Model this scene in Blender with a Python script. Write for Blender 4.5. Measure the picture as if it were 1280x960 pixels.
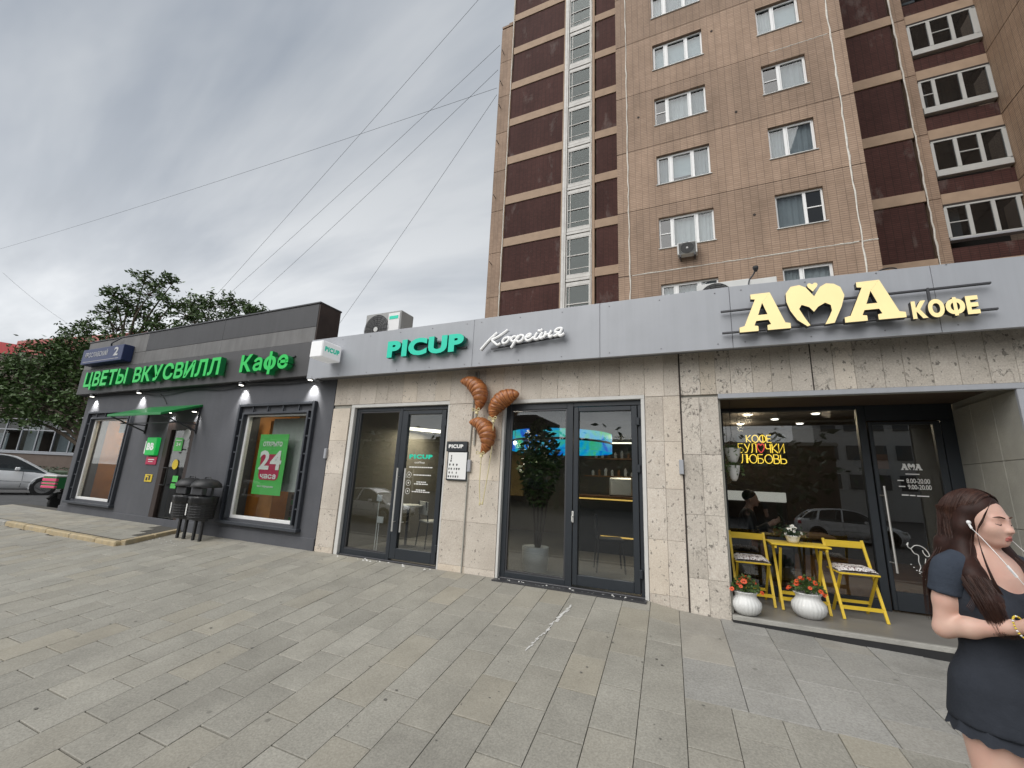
import bpy, math, random
import numpy as np
from mathutils import Vector, Matrix

sc = bpy.context.scene
for o in list(bpy.data.objects):
    bpy.data.objects.remove(o)
COL = sc.collection
rnd = random.Random(7)

# ------------------------------------------------------------------ camera
CAM_H = 1.2605
CAM_Y = -5.5
cam = bpy.data.cameras.new("camera")
cam.sensor_width = 36.0
cam.lens = 532.1 / 1280 * 36.0
cam.clip_start = 0.05
cam.clip_end = 2000
camo = bpy.data.objects.new("camera", cam)
COL.objects.link(camo)
R_ = Vector((0.91311325, 0.4053599, 0.04367545))
U_ = Vector((0.05140824, -0.22074309, 0.97397622))
F_ = Vector((-0.40445196, 0.88710531, 0.22240228))
camo.matrix_world = Matrix(((R_.x, U_.x, -F_.x, 0.0), (R_.y, U_.y, -F_.y, CAM_Y),
                            (R_.z, U_.z, -F_.z, CAM_H), (0, 0, 0, 1)))
sc.camera = camo

# ------------------------------------------------------------------ sky, sun, exposure
SUN_EL, SUN_AZ = math.radians(44), math.radians(203)      # azimuth clockwise from +Y
world = bpy.data.worlds.new("World")
sc.world = world
world.use_nodes = True
wn, wl = world.node_tree.nodes, world.node_tree.links
wn.clear()
def N(t, nodes=None, **kw):
    n = (wn if nodes is None else nodes).new(t)
    for k, v in kw.items():
        setattr(n, k, v)
    return n
def build_sky():
    out = N('ShaderNodeOutputWorld')
    sky = N('ShaderNodeTexSky', sky_type='NISHITA', sun_disc=False, sun_elevation=SUN_EL, sun_rotation=SUN_AZ)
    bg1 = N('ShaderNodeBackground'); bg1.inputs[1].default_value = 0.05
    wl.new(sky.outputs[0], bg1.inputs[0])
    tc = N('ShaderNodeTexCoord'); sep = N('ShaderNodeSeparateXYZ'); wl.new(tc.outputs['Generated'], sep.inputs[0])
    def math_(op, a, b=None, clamp=False):
        n = N('ShaderNodeMath', operation=op, use_clamp=clamp)
        for i, q in enumerate((a, b)):
            if q is None: continue
            if isinstance(q, (int, float)): n.inputs[i].default_value = q
            else: wl.new(q, n.inputs[i])
        return n.outputs[0]
    zc = math_('MAXIMUM', sep.outputs[2], 0.0)
    den = math_('ADD', zc, 0.14)
    comb = N('ShaderNodeCombineXYZ')
    wl.new(math_('DIVIDE', sep.outputs[0], den), comb.inputs[0]); wl.new(math_('DIVIDE', sep.outputs[1], den), comb.inputs[1])
    def noise(scale, detail, rough, rot, stretch, dist=0.0):
        mp = N('ShaderNodeMapping'); mp.inputs['Rotation'].default_value = (0, 0, math.radians(rot)); mp.inputs['Scale'].default_value = (stretch, 1, 1)
        wl.new(comb.outputs[0], mp.inputs[0])
        nz = N('ShaderNodeTexNoise'); nz.inputs['Scale'].default_value = scale; nz.inputs['Detail'].default_value = detail
        nz.inputs['Roughness'].default_value = rough; nz.inputs['Distortion'].default_value = dist
        wl.new(mp.outputs[0], nz.inputs[0])
        return nz.outputs[0]
    n1 = noise(0.85, 6, 0.55, 58, 0.38, 0.5)
    n2 = noise(2.6, 5, 0.5, 40, 0.3, 0.2)
    s = math_('ADD', math_('MULTIPLY', n1, 0.74), math_('MULTIPLY', n2, 0.26))
    ramp = N('ShaderNodeValToRGB'); e = ramp.color_ramp.elements
    e[0].position = 0.38; e[0].color = (0.160, 0.180, 0.208, 1)
    e[1].position = 0.62; e[1].color = (0.33, 0.345, 0.362, 1)
    m = e.new(0.49); m.color = (0.198, 0.220, 0.252, 1)
    wl.new(s, ramp.inputs[0])
    # air near the horizon: brighter cloud base further away
    hz = math_('POWER', math_('SUBTRACT', 1.0, zc), 3.6)
    hz = math_('MULTIPLY', hz, math_('ADD', math_('MULTIPLY', s, 4.4), -0.98), True)
    mix = N('ShaderNodeMixRGB'); wl.new(hz, mix.inputs[0]); wl.new(ramp.outputs[0], mix.inputs[1]); mix.inputs[2].default_value = (0.76, 0.765, 0.76, 1)
    bg2 = N('ShaderNodeBackground'); bg2.inputs[1].default_value = 1.0
    wl.new(mix.outputs[0], bg2.inputs[0])
    ms = N('ShaderNodeMixShader'); ms.inputs[0].default_value = 0.93
    wl.new(bg1.outputs[0], ms.inputs[1]); wl.new(bg2.outputs[0], ms.inputs[2]); wl.new(ms.outputs[0], out.inputs[0])
build_sky()
sun = bpy.data.lights.new("sun", 'SUN')
sun.energy = 1.5
sun.angle = math.radians(55)
sun.color = (1.0, 0.975, 0.94)
suno = bpy.data.objects.new("sun", sun)
COL.objects.link(suno)
sdir = Vector((math.sin(SUN_AZ) * math.cos(SUN_EL), math.cos(SUN_AZ) * math.cos(SUN_EL), math.sin(SUN_EL)))
suno.rotation_euler = sdir.to_track_quat('Z', 'Y').to_euler()
suno.location = (0, -20, 30)
vs = sc.view_settings
vs.view_transform = 'Standard'; vs.look = 'None'; vs.exposure = 0.9; vs.gamma = 1.0; vs.use_curve_mapping = False
sc.cycles.use_denoising = True
sc.cycles.max_bounces = 10
sc.cycles.transparent_max_bounces = 16
sc.cycles.caustics_reflective = False
sc.cycles.caustics_refractive = False
# ------------------------------------------------------------------ glyphs (made while the scene is still empty)
_GL = {}
def glyph(ch, bold=0.0):
    k = (ch, bold)
    if ch in 'Фф' and k not in _GL:                 # a widened o with a bar through it
        v, f, fr = glyph('О' if ch == 'Ф' else 'о', bold); v = v.copy(); cx = (v[:, 0].min() + v[:, 0].max()) / 2; y0, y1 = v[:, 1].min(), v[:, 1].max()
        v[:, 0] = (v[:, 0] - cx) * 1.16; cy = (y0 + y1) / 2
        if ch == 'Ф': v[:, 1] = cy + (v[:, 1] - cy) * .84
        w_ = .052 + bold * .6; b0, b1 = (y0 - .0, y1 + .0) if ch == 'Ф' else (y0 - .19, y1 + .20)
        bv = np.array([(x, y, z) for z in (-.512, .512) for x, y in ((-w_, b0), (w_, b0), (w_, b1), (-w_, b1))]); n = len(v)
        bf = [(3, 2, 1, 0), (4, 5, 6, 7), (0, 1, 5, 4), (1, 2, 6, 5), (2, 3, 7, 6), (3, 0, 4, 7)]
        _GL[k] = (np.concatenate([v, bv]), list(f) + [tuple(i + n for i in q) for q in bf], list(fr) + [True, True, False, False, False, False])
    if k not in _GL:
        c = bpy.data.curves.new('glyph', 'FONT'); c.body = ch; c.size = 1.0; c.extrude = 0.5; c.offset = bold; c.resolution_u = 4
        o = bpy.data.objects.new('glyph', c); COL.objects.link(o)
        me = bpy.data.meshes.new_from_object(o.evaluated_get(bpy.context.evaluated_depsgraph_get()))
        v = np.array([p.co[:] for p in me.vertices]) if len(me.vertices) else np.zeros((0, 3))
        f = [tuple(p.vertices) for p in me.polygons]
        fr = [abs(p.normal.z) > 0.6 for p in me.polygons]
        _GL[k] = (v, f, fr)
        bpy.data.objects.remove(o); bpy.data.curves.remove(c); bpy.data.meshes.remove(me)
    return _GL[k]
for _b, _s in ((0.03, 'ЦВЕТЫКУСИЛафеФО24часОТКРЫТОАМ'), (0.0, '0123456789.-ВБЯРОСЛАВСКИЙAMсдоезпрывачсmenucoffeинаPICUP2'), (0.055, 'PICUПКОФЕ'), (0.045, 'BВ')):
    for _c in _s:
        glyph(_c, _b)

# ------------------------------------------------------------------ mesh helpers
WL = {}            # where a thing stands: its parts' vertices are stored relative to it
class MB:
    def __init__(s):
        s.v, s.f, s.m = [], [], []
    def add(s, vs_, fs, mi=0):
        b = len(s.v); s.v += [tuple(map(float, p)) for p in vs_]
        for f in fs:
            s.f.append(tuple(i + b for i in f)); s.m.append(mi)
        return s
    def box(s, x0, x1, y0, y1, z0, z1, mi=0):
        return s.add([(x0, y0, z0), (x1, y0, z0), (x1, y1, z0), (x0, y1, z0), (x0, y0, z1), (x1, y0, z1), (x1, y1, z1), (x0, y1, z1)],
                     [(3, 2, 1, 0), (4, 5, 6, 7), (0, 1, 5, 4), (1, 2, 6, 5), (2, 3, 7, 6), (3, 0, 4, 7)], mi)
    def cbox(s, x0, x1, y0, y1, z0, z1, c=0.004, mi=0):
        """box with chamfered edges"""
        c = min(c, (x1 - x0) * .45, (y1 - y0) * .45, (z1 - z0) * .45)
        X, Y, Z = (x0, x1), (y0, y1), (z0, z1); V = []; ix = {}
        for i in (0, 1):
            for j in (0, 1):
                for k in (0, 1):
                    sx, sy, sz = (1 - 2 * i) * c, (1 - 2 * j) * c, (1 - 2 * k) * c
                    for a, d in enumerate(((0, sy, sz), (sx, 0, sz), (sx, sy, 0))):
                        ix[i, j, k, a] = len(V); V.append((X[i] + d[0], Y[j] + d[1], Z[k] + d[2]))
        Fs = []
        g = lambda i, j, k, a: ix[i, j, k, a]
        for i in (0, 1):
            q = [g(i, 0, 0, 0), g(i, 1, 0, 0), g(i, 1, 1, 0), g(i, 0, 1, 0)]; Fs.append(q if i else q[::-1])
            q = [g(0, i, 0, 1), g(0, i, 1, 1), g(1, i, 1, 1), g(1, i, 0, 1)]; Fs.append(q if i else q[::-1])
            q = [g(0, 0, i, 2), g(1, 0, i, 2), g(1, 1, i, 2), g(0, 1, i, 2)]; Fs.append(q if i else q[::-1])
        for a in (0, 1):
            for b in (0, 1):
                par = (a == b)
                q = [g(0, a, b, 1), g(1, a, b, 1), g(1, a, b, 2), g(0, a, b, 2)]; Fs.append(q if not par else q[::-1])
                q = [g(a, 0, b, 0), g(a, 1, b, 0), g(a, 1, b, 2), g(a, 0, b, 2)]; Fs.append(q if par else q[::-1])
                q = [g(a, b, 0, 0), g(a, b, 1, 0), g(a, b, 1, 1), g(a, b, 0, 1)]; Fs.append(q if not par else q[::-1])
        for i in (0, 1):
            for j in (0, 1):
                for k in (0, 1):
                    q = [g(i, j, k, 0), g(i, j, k, 1), g(i, j, k, 2)]
                    Fs.append(q if (i + j + k) % 2 else q[::-1])
        return s.add(V, Fs, mi)
    def beam(s, p, q, w, h, up=(0, 0, 1), mi=0):
        p, q = Vector(p), Vector(q); d = (q - p).normalized(); u = Vector(up)
        if abs(d.dot(u)) > .98: u = Vector((0, 1, 0))
        a = d.cross(u).normalized() * (w / 2); b = a.normalized().cross(d).normalized() * (h / 2)
        V = [p - a - b, p + a - b, p + a + b, p - a + b, q - a - b, q + a - b, q + a + b, q - a + b]
        return s.add(V, [(3, 2, 1, 0), (4, 5, 6, 7), (0, 1, 5, 4), (1, 2, 6, 5), (2, 3, 7, 6), (3, 0, 4, 7)], mi)
    def tube(s, pts, r, n=6, mi=0, closed=False, flat=1.0):
        P = [Vector(p) for p in pts]; m = len(P)
        rr = list(r) if isinstance(r, (list, tuple)) else [r] * m
        V = []; prev = None
        for i in range(m):
            if closed: t = P[(i + 1) % m] - P[i - 1]
            else: t = P[min(i + 1, m - 1)] - P[max(i - 1, 0)]
            t = t.normalized() if t.length > 1e-9 else Vector((0, 0, 1))
            if prev is None:
                u = Vector((0, 0, 1)) if abs(t.z) < .9 else Vector((1, 0, 0))
                a = t.cross(u).normalized()
            else:
                a = prev - t * prev.dot(t)
                a = a.normalized() if a.length > 1e-6 else t.orthogonal().normalized()
            b = t.cross(a); prev = a
            for k in range(n):
                th = 2 * math.pi * k / n
                V.append(P[i] + a * math.cos(th) * rr[i] + b * math.sin(th) * rr[i] * flat)
        Fs = []
        for i in range(m if closed else m - 1):
            j = (i + 1) % m
            for k in range(n):
                l = (k + 1) % n
                Fs.append((i * n + k, i * n + l, j * n + l, j * n + k))
        if not closed:
            Fs.append(tuple(range(n))[::-1]); Fs.append(tuple((m - 1) * n + k for k in range(n)))
        return s.add(V, Fs, mi)
    def lathe(s, prof, c=(0, 0, 0), n=16, mi=0, axis='z', ribs=0, ramp=0.0):
        V = []; m = len(prof)
        for r, z in prof:
            for k in range(n):
                th = 2 * math.pi * k / n
                q = r * (1 + (ramp * math.cos(ribs * th) if ribs else 0))
                x, y = q * math.cos(th), q * math.sin(th)
                p = (x, y, z) if axis == 'z' else ((x, -z, y) if axis == 'y' else (z, x, y))
                V.append((c[0] + p[0], c[1] + p[1], c[2] + p[2]))
        Fs = []
        for i in range(m - 1):
            for k in range(n):
                l = (k + 1) % n
                Fs.append((i * n + k, i * n + l, (i + 1) * n + l, (i + 1) * n + k))
        Fs.append(tuple(range(n))[::-1]); Fs.append(tuple((m - 1) * n + k for k in range(n)))
        return s.add(V, Fs, mi)
    def prism(s, poly, y0, y1, mi=0, mside=None):
        n = len(poly)
        V = [(x, y0, z) for x, z in poly] + [(x, y1, z) for x, z in poly]
        ar = sum(poly[i][0] * poly[(i + 1) % n][1] - poly[(i + 1) % n][0] * poly[i][1] for i in range(n))
        fr = tuple(range(n)); bk = tuple(range(n, 2 * n))[::-1]
        sd = [(i, i + n, (i + 1) % n + n, (i + 1) % n) for i in range(n)]
        if ar < 0: fr, bk, sd = fr[::-1], bk[::-1], [q[::-1] for q in sd]
        s.add(V, [fr], mi); b = len(s.v) - 2 * n
        for f in [bk] + sd:
            s.f.append(tuple(i + b for i in f)); s.m.append(mi if mside is None else mside)
        return s
    def text(s, txt, x0, x1, z0, z1, yf, depth, bold=0.0, mi=0, mside=None, space=0.09, ref='Н', each=None):
        """letters facing -Y, fitted to x0..x1, cap height z0..z1; each(): one MB per letter"""
        rv = glyph(ref, bold)[0]; b0, b1 = rv[:, 1].min(), rv[:, 1].max(); cap = b1 - b0
        pen = 0; items = []
        for ch in txt:
            if ch == ' ':
                pen += 0.33; continue
            if bold and ch in 'ВЫБЬЯРвбЪЮйыьBbЦа':
                v0, f0, fr0 = glyph(ch, 0.0); v, f, fr = [], [], []; q = bold * .9
                for i, (ox, oy) in enumerate(((0, 0), (q, 0), (-q, 0), (0, q), (0, -q), (q * .7, q * .7), (-q * .7, q * .7), (q * .7, -q * .7), (-q * .7, -q * .7))):
                    k = len(v); v += [(p[0] + ox, p[1] + oy, p[2] - .004 * i * (1 if p[2] > 0 else -1)) for p in v0]; f += [tuple(j + k for j in t_) for t_ in f0]; fr += fr0
                v = np.array(v)
            else: v, f, fr = glyph(ch, bold)
            a, b = v[:, 0].min(), v[:, 0].max()
            items.append((v, f, fr, pen - a)); pen += b - a + space
        pen -= space
        sx = (x1 - x0) / pen; sz = (z1 - z0) / cap; out = []
        for v, f, fr, dx in items:
            t = each() if each else s
            V = [(x0 + (p[0] + dx) * sx, yf + (0.5 - p[2]) * depth, z0 + (p[1] - b0) * sz) for p in v]
            base = len(t.v); t.v += V
            for q, isf in zip(f, fr):
                t.f.append(tuple(i + base for i in q)); t.m.append(mi if (isf or mside is None) else mside)
            out.append(t)
        return out if each else s
    def xf(s, M):
        s.v = [tuple(M @ Vector(p)) for p in s.v]; return s
    def build(s, name, mats, parent=None, smooth=False, loc=None, bevel=0, sub=0):
        me = bpy.data.meshes.new(name)
        off = WL.get(parent.name, (0, 0, 0)) if parent else (loc or (0, 0, 0))
        A = np.array(s.v, dtype=float).reshape(-1, 3) - np.array(off)
        me.from_pydata(A.tolist(), [], s.f)
        mats = mats if isinstance(mats, (list, tuple)) else [mats]
        for m in mats: me.materials.append(m)
        if len(mats) > 1: me.polygons.foreach_set('material_index', s.m)
        if smooth: me.polygons.foreach_set('use_smooth', [True] * len(s.f))
        me.update()
        o = bpy.data.objects.new(name, me); COL.objects.link(o)
        if parent: o.parent = parent; WL[o.name] = off
        else: o.location = off; WL[o.name] = off
        if bevel:
            md = o.modifiers.new('bevel', 'BEVEL'); md.width = bevel; md.segments = 2; md.limit_method = 'ANGLE'
        return o
def thing(name, label, cat, loc=(0, 0, 0), group=None, local=False):
    o = bpy.data.objects.new(name, None); COL.objects.link(o); o.location = loc; o.empty_display_size = .2
    o['label'] = label; o['category'] = cat
    if group: o['group'] = group
    WL[o.name] = (0, 0, 0) if local else tuple(loc)
    return o
def tag(o, label, cat, group=None):
    o['label'] = label; o['category'] = cat
    if group: o['group'] = group
    return o
def struct(o, kind='structure'):
    o['kind'] = kind; return o
def kids(o):
    return [c for c in bpy.data.objects if c.parent is o]
def dup(root, loc, rotz=0.0, label=None):
    def cp(o, par):
        c = o.copy(); COL.objects.link(c)
        if par: c.parent = par
        for k in kids(o): cp(k, c)
        return c
    r = cp(root, None); r.location = loc; r.rotation_euler = (0, 0, rotz)
    if label: r['label'] = label
    return r
def catmull(pts, k=6, closed=False):
    P = [Vector(p) for p in pts]; n = len(P); out = []
    for i in range(n if closed else n - 1):
        g = lambda j: P[j % n] if closed else P[max(0, min(n - 1, j))]
        a, b, c, d = g(i - 1), g(i), g(i + 1), g(i + 2)
        for t in range(k):
            u = t / k
            out.append(0.5 * ((2 * b) + (c - a) * u + (2 * a - 5 * b + 4 * c - d) * u * u + (3 * b - a - 3 * c + d) * u ** 3))
    if not closed: out.append(P[-1])
    return out
def grid_mesh(xs, ys, zf):
    m = MB(); nx, ny = len(xs), len(ys)
    m.v = [(float(x), float(y), float(zf(x, y))) for y in ys for x in xs]
    m.f = [(j * nx + i, j * nx + i + 1, (j + 1) * nx + i + 1, (j + 1) * nx + i) for j in range(ny - 1) for i in range(nx - 1)]
    m.m = [0] * len(m.f); return m

# ------------------------------------------------------------------ materials
def nm(name):
    m = bpy.data.materials.new(name); m.use_nodes = True
    nt = m.node_tree; return m, nt, nt.nodes, nt.links, nt.nodes['Principled BSDF']
def rgba(c): return (c[0], c[1], c[2], 1)
def mat(name, col, rough=.55, metal=0.0, var=0.0, vs=5.0, bump=0.0, bs=60.0, emit=0.0, ecol=None, rand=0.0, spec=.5, dirt=0.0, dcol=(.12, .1, .08), ds=1.6, coat=0.0, rvar=0.0, streak=0.0):
    m, nt, nd, lk, p = nm(name)
    p.inputs['Roughness'].default_value = rough; p.inputs['Metallic'].default_value = metal
    p.inputs['Specular IOR Level'].default_value = spec; p.inputs['Coat Weight'].default_value = coat
    p.inputs['Base Color'].default_value = rgba(col)
    tc = N('ShaderNodeTexCoord', nd); cur = None
    if var or dirt or rand or bump or rvar or streak:
        rgb = N('ShaderNodeRGB', nd); rgb.outputs[0].default_value = rgba(col); cur = rgb.outputs[0]
        def noise(sc_, det=5, ro=.6):
            n = N('ShaderNodeTexNoise', nd); n.inputs['Scale'].default_value = sc_; n.inputs['Detail'].default_value = det; n.inputs['Roughness'].default_value = ro
            lk.new(tc.outputs['Object'], n.inputs[0]); return n.outputs[0]
        def mul(c, fac_out, lo, hi):
            mr = N('ShaderNodeMapRange', nd); mr.inputs[1].default_value = .25; mr.inputs[2].default_value = .75
            mr.inputs[3].default_value = lo; mr.inputs[4].default_value = hi; lk.new(fac_out, mr.inputs[0])
            x = N('ShaderNodeVectorMath', nd, operation='SCALE'); lk.new(c, x.inputs[0]); lk.new(mr.outputs[0], x.inputs['Scale']); return x.outputs[0]
        if var: cur = mul(cur, noise(vs), 1 - var, 1 + var)
        if streak:
            mp = N('ShaderNodeMapping', nd); mp.inputs['Scale'].default_value = (9, 9, .35); lk.new(tc.outputs['Object'], mp.inputs[0])
            ns = N('ShaderNodeTexNoise', nd); ns.inputs['Scale'].default_value = 1.0; ns.inputs['Detail'].default_value = 6; ns.inputs['Roughness'].default_value = .7; lk.new(mp.outputs[0], ns.inputs[0]); cur = mul(cur, ns.outputs[0], 1 - streak, 1 + streak * .6)
        if rand:
            oi = N('ShaderNodeObjectInfo', nd); mr = N('ShaderNodeMapRange', nd); mr.inputs[3].default_value = 1 - rand; mr.inputs[4].default_value = 1 + rand
            lk.new(oi.outputs['Random'], mr.inputs[0]); x = N('ShaderNodeVectorMath', nd, operation='SCALE'); lk.new(cur, x.inputs[0]); lk.new(mr.outputs[0], x.inputs['Scale']); cur = x.outputs[0]
        if dirt:
            rp = N('ShaderNodeValToRGB', nd); rp.color_ramp.elements[0].position = .52; rp.color_ramp.elements[1].position = .75
            lk.new(noise(ds, 8, .65), rp.inputs[0]); mm = N('ShaderNodeMath', nd, operation='MULTIPLY'); lk.new(rp.outputs[0], mm.inputs[0]); mm.inputs[1].default_value = dirt
            mx = N('ShaderNodeMixRGB', nd); lk.new(mm.outputs[0], mx.inputs[0]); lk.new(cur, mx.inputs[1]); mx.inputs[2].default_value = rgba(dcol); cur = mx.outputs[0]
        lk.new(cur, p.inputs['Base Color'])
        if rvar:
            mr = N('ShaderNodeMapRange', nd); mr.inputs[1].default_value = .3; mr.inputs[2].default_value = .7; mr.inputs[3].default_value = max(.02, rough - rvar); mr.inputs[4].default_value = min(1, rough + rvar)
            lk.new(noise(vs * 1.7), mr.inputs[0]); lk.new(mr.outputs[0], p.inputs['Roughness'])
        if bump:
            b = N('ShaderNodeBump', nd); b.inputs['Strength'].default_value = bump; b.inputs['Distance'].default_value = .01
            lk.new(noise(bs, 6), b.inputs['Height']); lk.new(b.outputs[0], p.inputs['Normal'])
    if emit:
        p.inputs['Emission Color'].default_value = rgba(ecol or col); p.inputs['Emission Strength'].default_value = emit
    return m
def glassmat(name, tint=(.9, .93, .92), ior=1.5, base=0.0, rough=0.0):
    m = bpy.data.materials.new(name); m.use_nodes = True; nd, lk = m.node_tree.nodes, m.node_tree.links; nd.clear()
    out = N('ShaderNodeOutputMaterial', nd); tr = N('ShaderNodeBsdfTransparent', nd); tr.inputs[0].default_value = rgba(tint)
    gl = N('ShaderNodeBsdfGlossy', nd); gl.inputs['Roughness'].default_value = rough; gl.inputs[0].default_value = (1, 1, 1, 1)
    f0 = ((ior - 1) / (ior + 1)) ** 2 + base * .5
    lw = N('ShaderNodeLayerWeight', nd); lw.inputs[0].default_value = .5
    pw = N('ShaderNodeMath', nd, operation='POWER'); lk.new(lw.outputs['Facing'], pw.inputs[0]); pw.inputs[1].default_value = 5
    ad = N('ShaderNodeMath', nd, operation='MULTIPLY_ADD', use_clamp=True); lk.new(pw.outputs[0], ad.inputs[0]); ad.inputs[1].default_value = 1 - f0; ad.inputs[2].default_value = f0
    mx = N('ShaderNodeMixShader', nd); lk.new(ad.outputs[0], mx.inputs[0]); lk.new(tr.outputs[0], mx.inputs[1]); lk.new(gl.outputs[0], mx.inputs[2]); lk.new(mx.outputs[0], out.inputs[0])
    return m
def stonemat(name, c1, c2, island=False, rand=.13, pits=.6, scale=1.0, stain=0.0, rough=.75, pt=(.635, .675), veins=0.0):
    """natural stone: per-piece tone, cloudy veins, small dark pits, fine grain"""
    m, nt, nd, lk, p = nm(name); tc = N('ShaderNodeTexCoord', nd)
    if island: rv = N('ShaderNodeNewGeometry', nd).outputs['Random Per Island']
    else: rv = N('ShaderNodeObjectInfo', nd).outputs['Random']
    off = N('ShaderNodeVectorMath', nd, operation='SCALE'); off.inputs[0].default_value = (37, 19, 53); lk.new(rv, off.inputs['Scale'])
    ad = N('ShaderNodeVectorMath', nd, operation='ADD'); lk.new(tc.outputs['Object'], ad.inputs[0]); lk.new(off.outputs[0], ad.inputs[1])
    def noise(s_, d=6, r=.6, st=None):
        n = N('ShaderNodeTexNoise', nd); n.inputs['Scale'].default_value = s_ * scale; n.inputs['Detail'].default_value = d; n.inputs['Roughness'].default_value = r
        if st:
            mp = N('ShaderNodeMapping', nd); mp.inputs['Scale'].default_value = st; lk.new(ad.outputs[0], mp.inputs[0]); lk.new(mp.outputs[0], n.inputs[0])
        else: lk.new(ad.outputs[0], n.inputs[0])
        return n.outputs[0]
    def ramp(f, a, b, ca=(0, 0, 0, 1), cb=(1, 1, 1, 1)):
        r = N('ShaderNodeValToRGB', nd); e = r.color_ramp.elements; e[0].position = a; e[1].position = b; e[0].color = ca; e[1].color = cb; lk.new(f, r.inputs[0]); return r.outputs[0]
    def mix(f, a, b, bt='MIX'):
        x = N('ShaderNodeMixRGB', nd, blend_type=bt)
        for i, q in enumerate((f, a, b)):
            if isinstance(q, (int, float)): x.inputs[i].default_value = q
            elif isinstance(q, tuple): x.inputs[i].default_value = rgba(q)
            else: lk.new(q, x.inputs[i])
        return x.outputs[0]
    base = mix(ramp(noise(2.2, 7, .62), .3, .7), c1, c2)
    grain = noise(75, 3, .7); base = mix(.22, base, ramp(grain, .3, .7), 'OVERLAY')
    t = N('ShaderNodeMapRange', nd); t.inputs[3].default_value = 1 - rand; t.inputs[4].default_value = 1 + rand; lk.new(rv, t.inputs[0])
    x = N('ShaderNodeVectorMath', nd, operation='SCALE'); lk.new(base, x.inputs[0]); lk.new(t.outputs[0], x.inputs['Scale']); base = x.outputs[0]
    warm = N('ShaderNodeMath', nd, operation='FRACT'); w0 = N('ShaderNodeMath', nd, operation='MULTIPLY'); lk.new(rv, w0.inputs[0]); w0.inputs[1].default_value = 17.3; lk.new(w0.outputs[0], warm.inputs[0])
    wr = ramp(warm.outputs[0], .62, 1.0); wm = N('ShaderNodeMath', nd, operation='MULTIPLY'); lk.new(wr, wm.inputs[0]); wm.inputs[1].default_value = .30
    base = mix(wm.outputs[0], base, tuple(q * k for q, k in zip(c2, (1.12, 1.0, .8))))
    h = grain
    if pits:
        pz = ramp(noise(30, 3, .55, (1, 1, .7)), *pt); pm = N('ShaderNodeMath', nd, operation='MULTIPLY'); lk.new(pz, pm.inputs[0]); pm.inputs[1].default_value = pits
        base = mix(pm.outputs[0], base, tuple(q * .27 for q in c1))
        sb = N('ShaderNodeMath', nd, operation='SUBTRACT'); lk.new(grain, sb.inputs[0]); lk.new(pz, sb.inputs[1]); h = sb.outputs[0]
    if veins:
        vn = N('ShaderNodeMath', nd, operation='ABSOLUTE'); v0 = N('ShaderNodeMath', nd, operation='SUBTRACT'); lk.new(noise(5.5, 7, .62, (1, 1, .6)), v0.inputs[0]); v0.inputs[1].default_value = .5; lk.new(v0.outputs[0], vn.inputs[0])
        vm = N('ShaderNodeMath', nd, operation='MULTIPLY'); lk.new(ramp(vn.outputs[0], .004, .016, (1, 1, 1, 1), (0, 0, 0, 1)), vm.inputs[0]); lk.new(ramp(noise(3.1, 3, .5), .45, .62), vm.inputs[1])
        vk = N('ShaderNodeMath', nd, operation='MULTIPLY'); lk.new(vm.outputs[0], vk.inputs[0]); vk.inputs[1].default_value = veins; base = mix(vk.outputs[0], base, tuple(q * .3 for q in c1))
    if stain:
        n2 = N('ShaderNodeTexNoise', nd); n2.inputs['Scale'].default_value = .8; n2.inputs['Detail'].default_value = 9; n2.inputs['Roughness'].default_value = .68; lk.new(tc.outputs['Object'], n2.inputs[0])
        sm = N('ShaderNodeMath', nd, operation='MULTIPLY'); lk.new(ramp(n2.outputs[0], .5, .72), sm.inputs[0]); sm.inputs[1].default_value = stain
        base = mix(sm.outputs[0], base, tuple(q * .5 for q in c1))
        n3 = N('ShaderNodeTexVoronoi', nd); n3.inputs['Scale'].default_value = 2.1; lk.new(tc.outputs['Object'], n3.inputs[0])
        sp = ramp(n3.outputs[0], .03, .05, (1, 1, 1, 1), (0, 0, 0, 1)); s2 = N('ShaderNodeMath', nd, operation='MULTIPLY'); lk.new(sp, s2.inputs[0]); s2.inputs[1].default_value = .5
        base = mix(s2.outputs[0], base, tuple(q * .35 for q in c1))
    lk.new(base, p.inputs['Base Color']); p.inputs['Roughness'].default_value = rough
    b = N('ShaderNodeBump', nd); b.inputs['Strength'].default_value = .35; b.inputs['Distance'].default_value = .006; lk.new(h, b.inputs['Height']); lk.new(b.outputs[0], p.inputs['Normal'])
    return m
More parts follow.
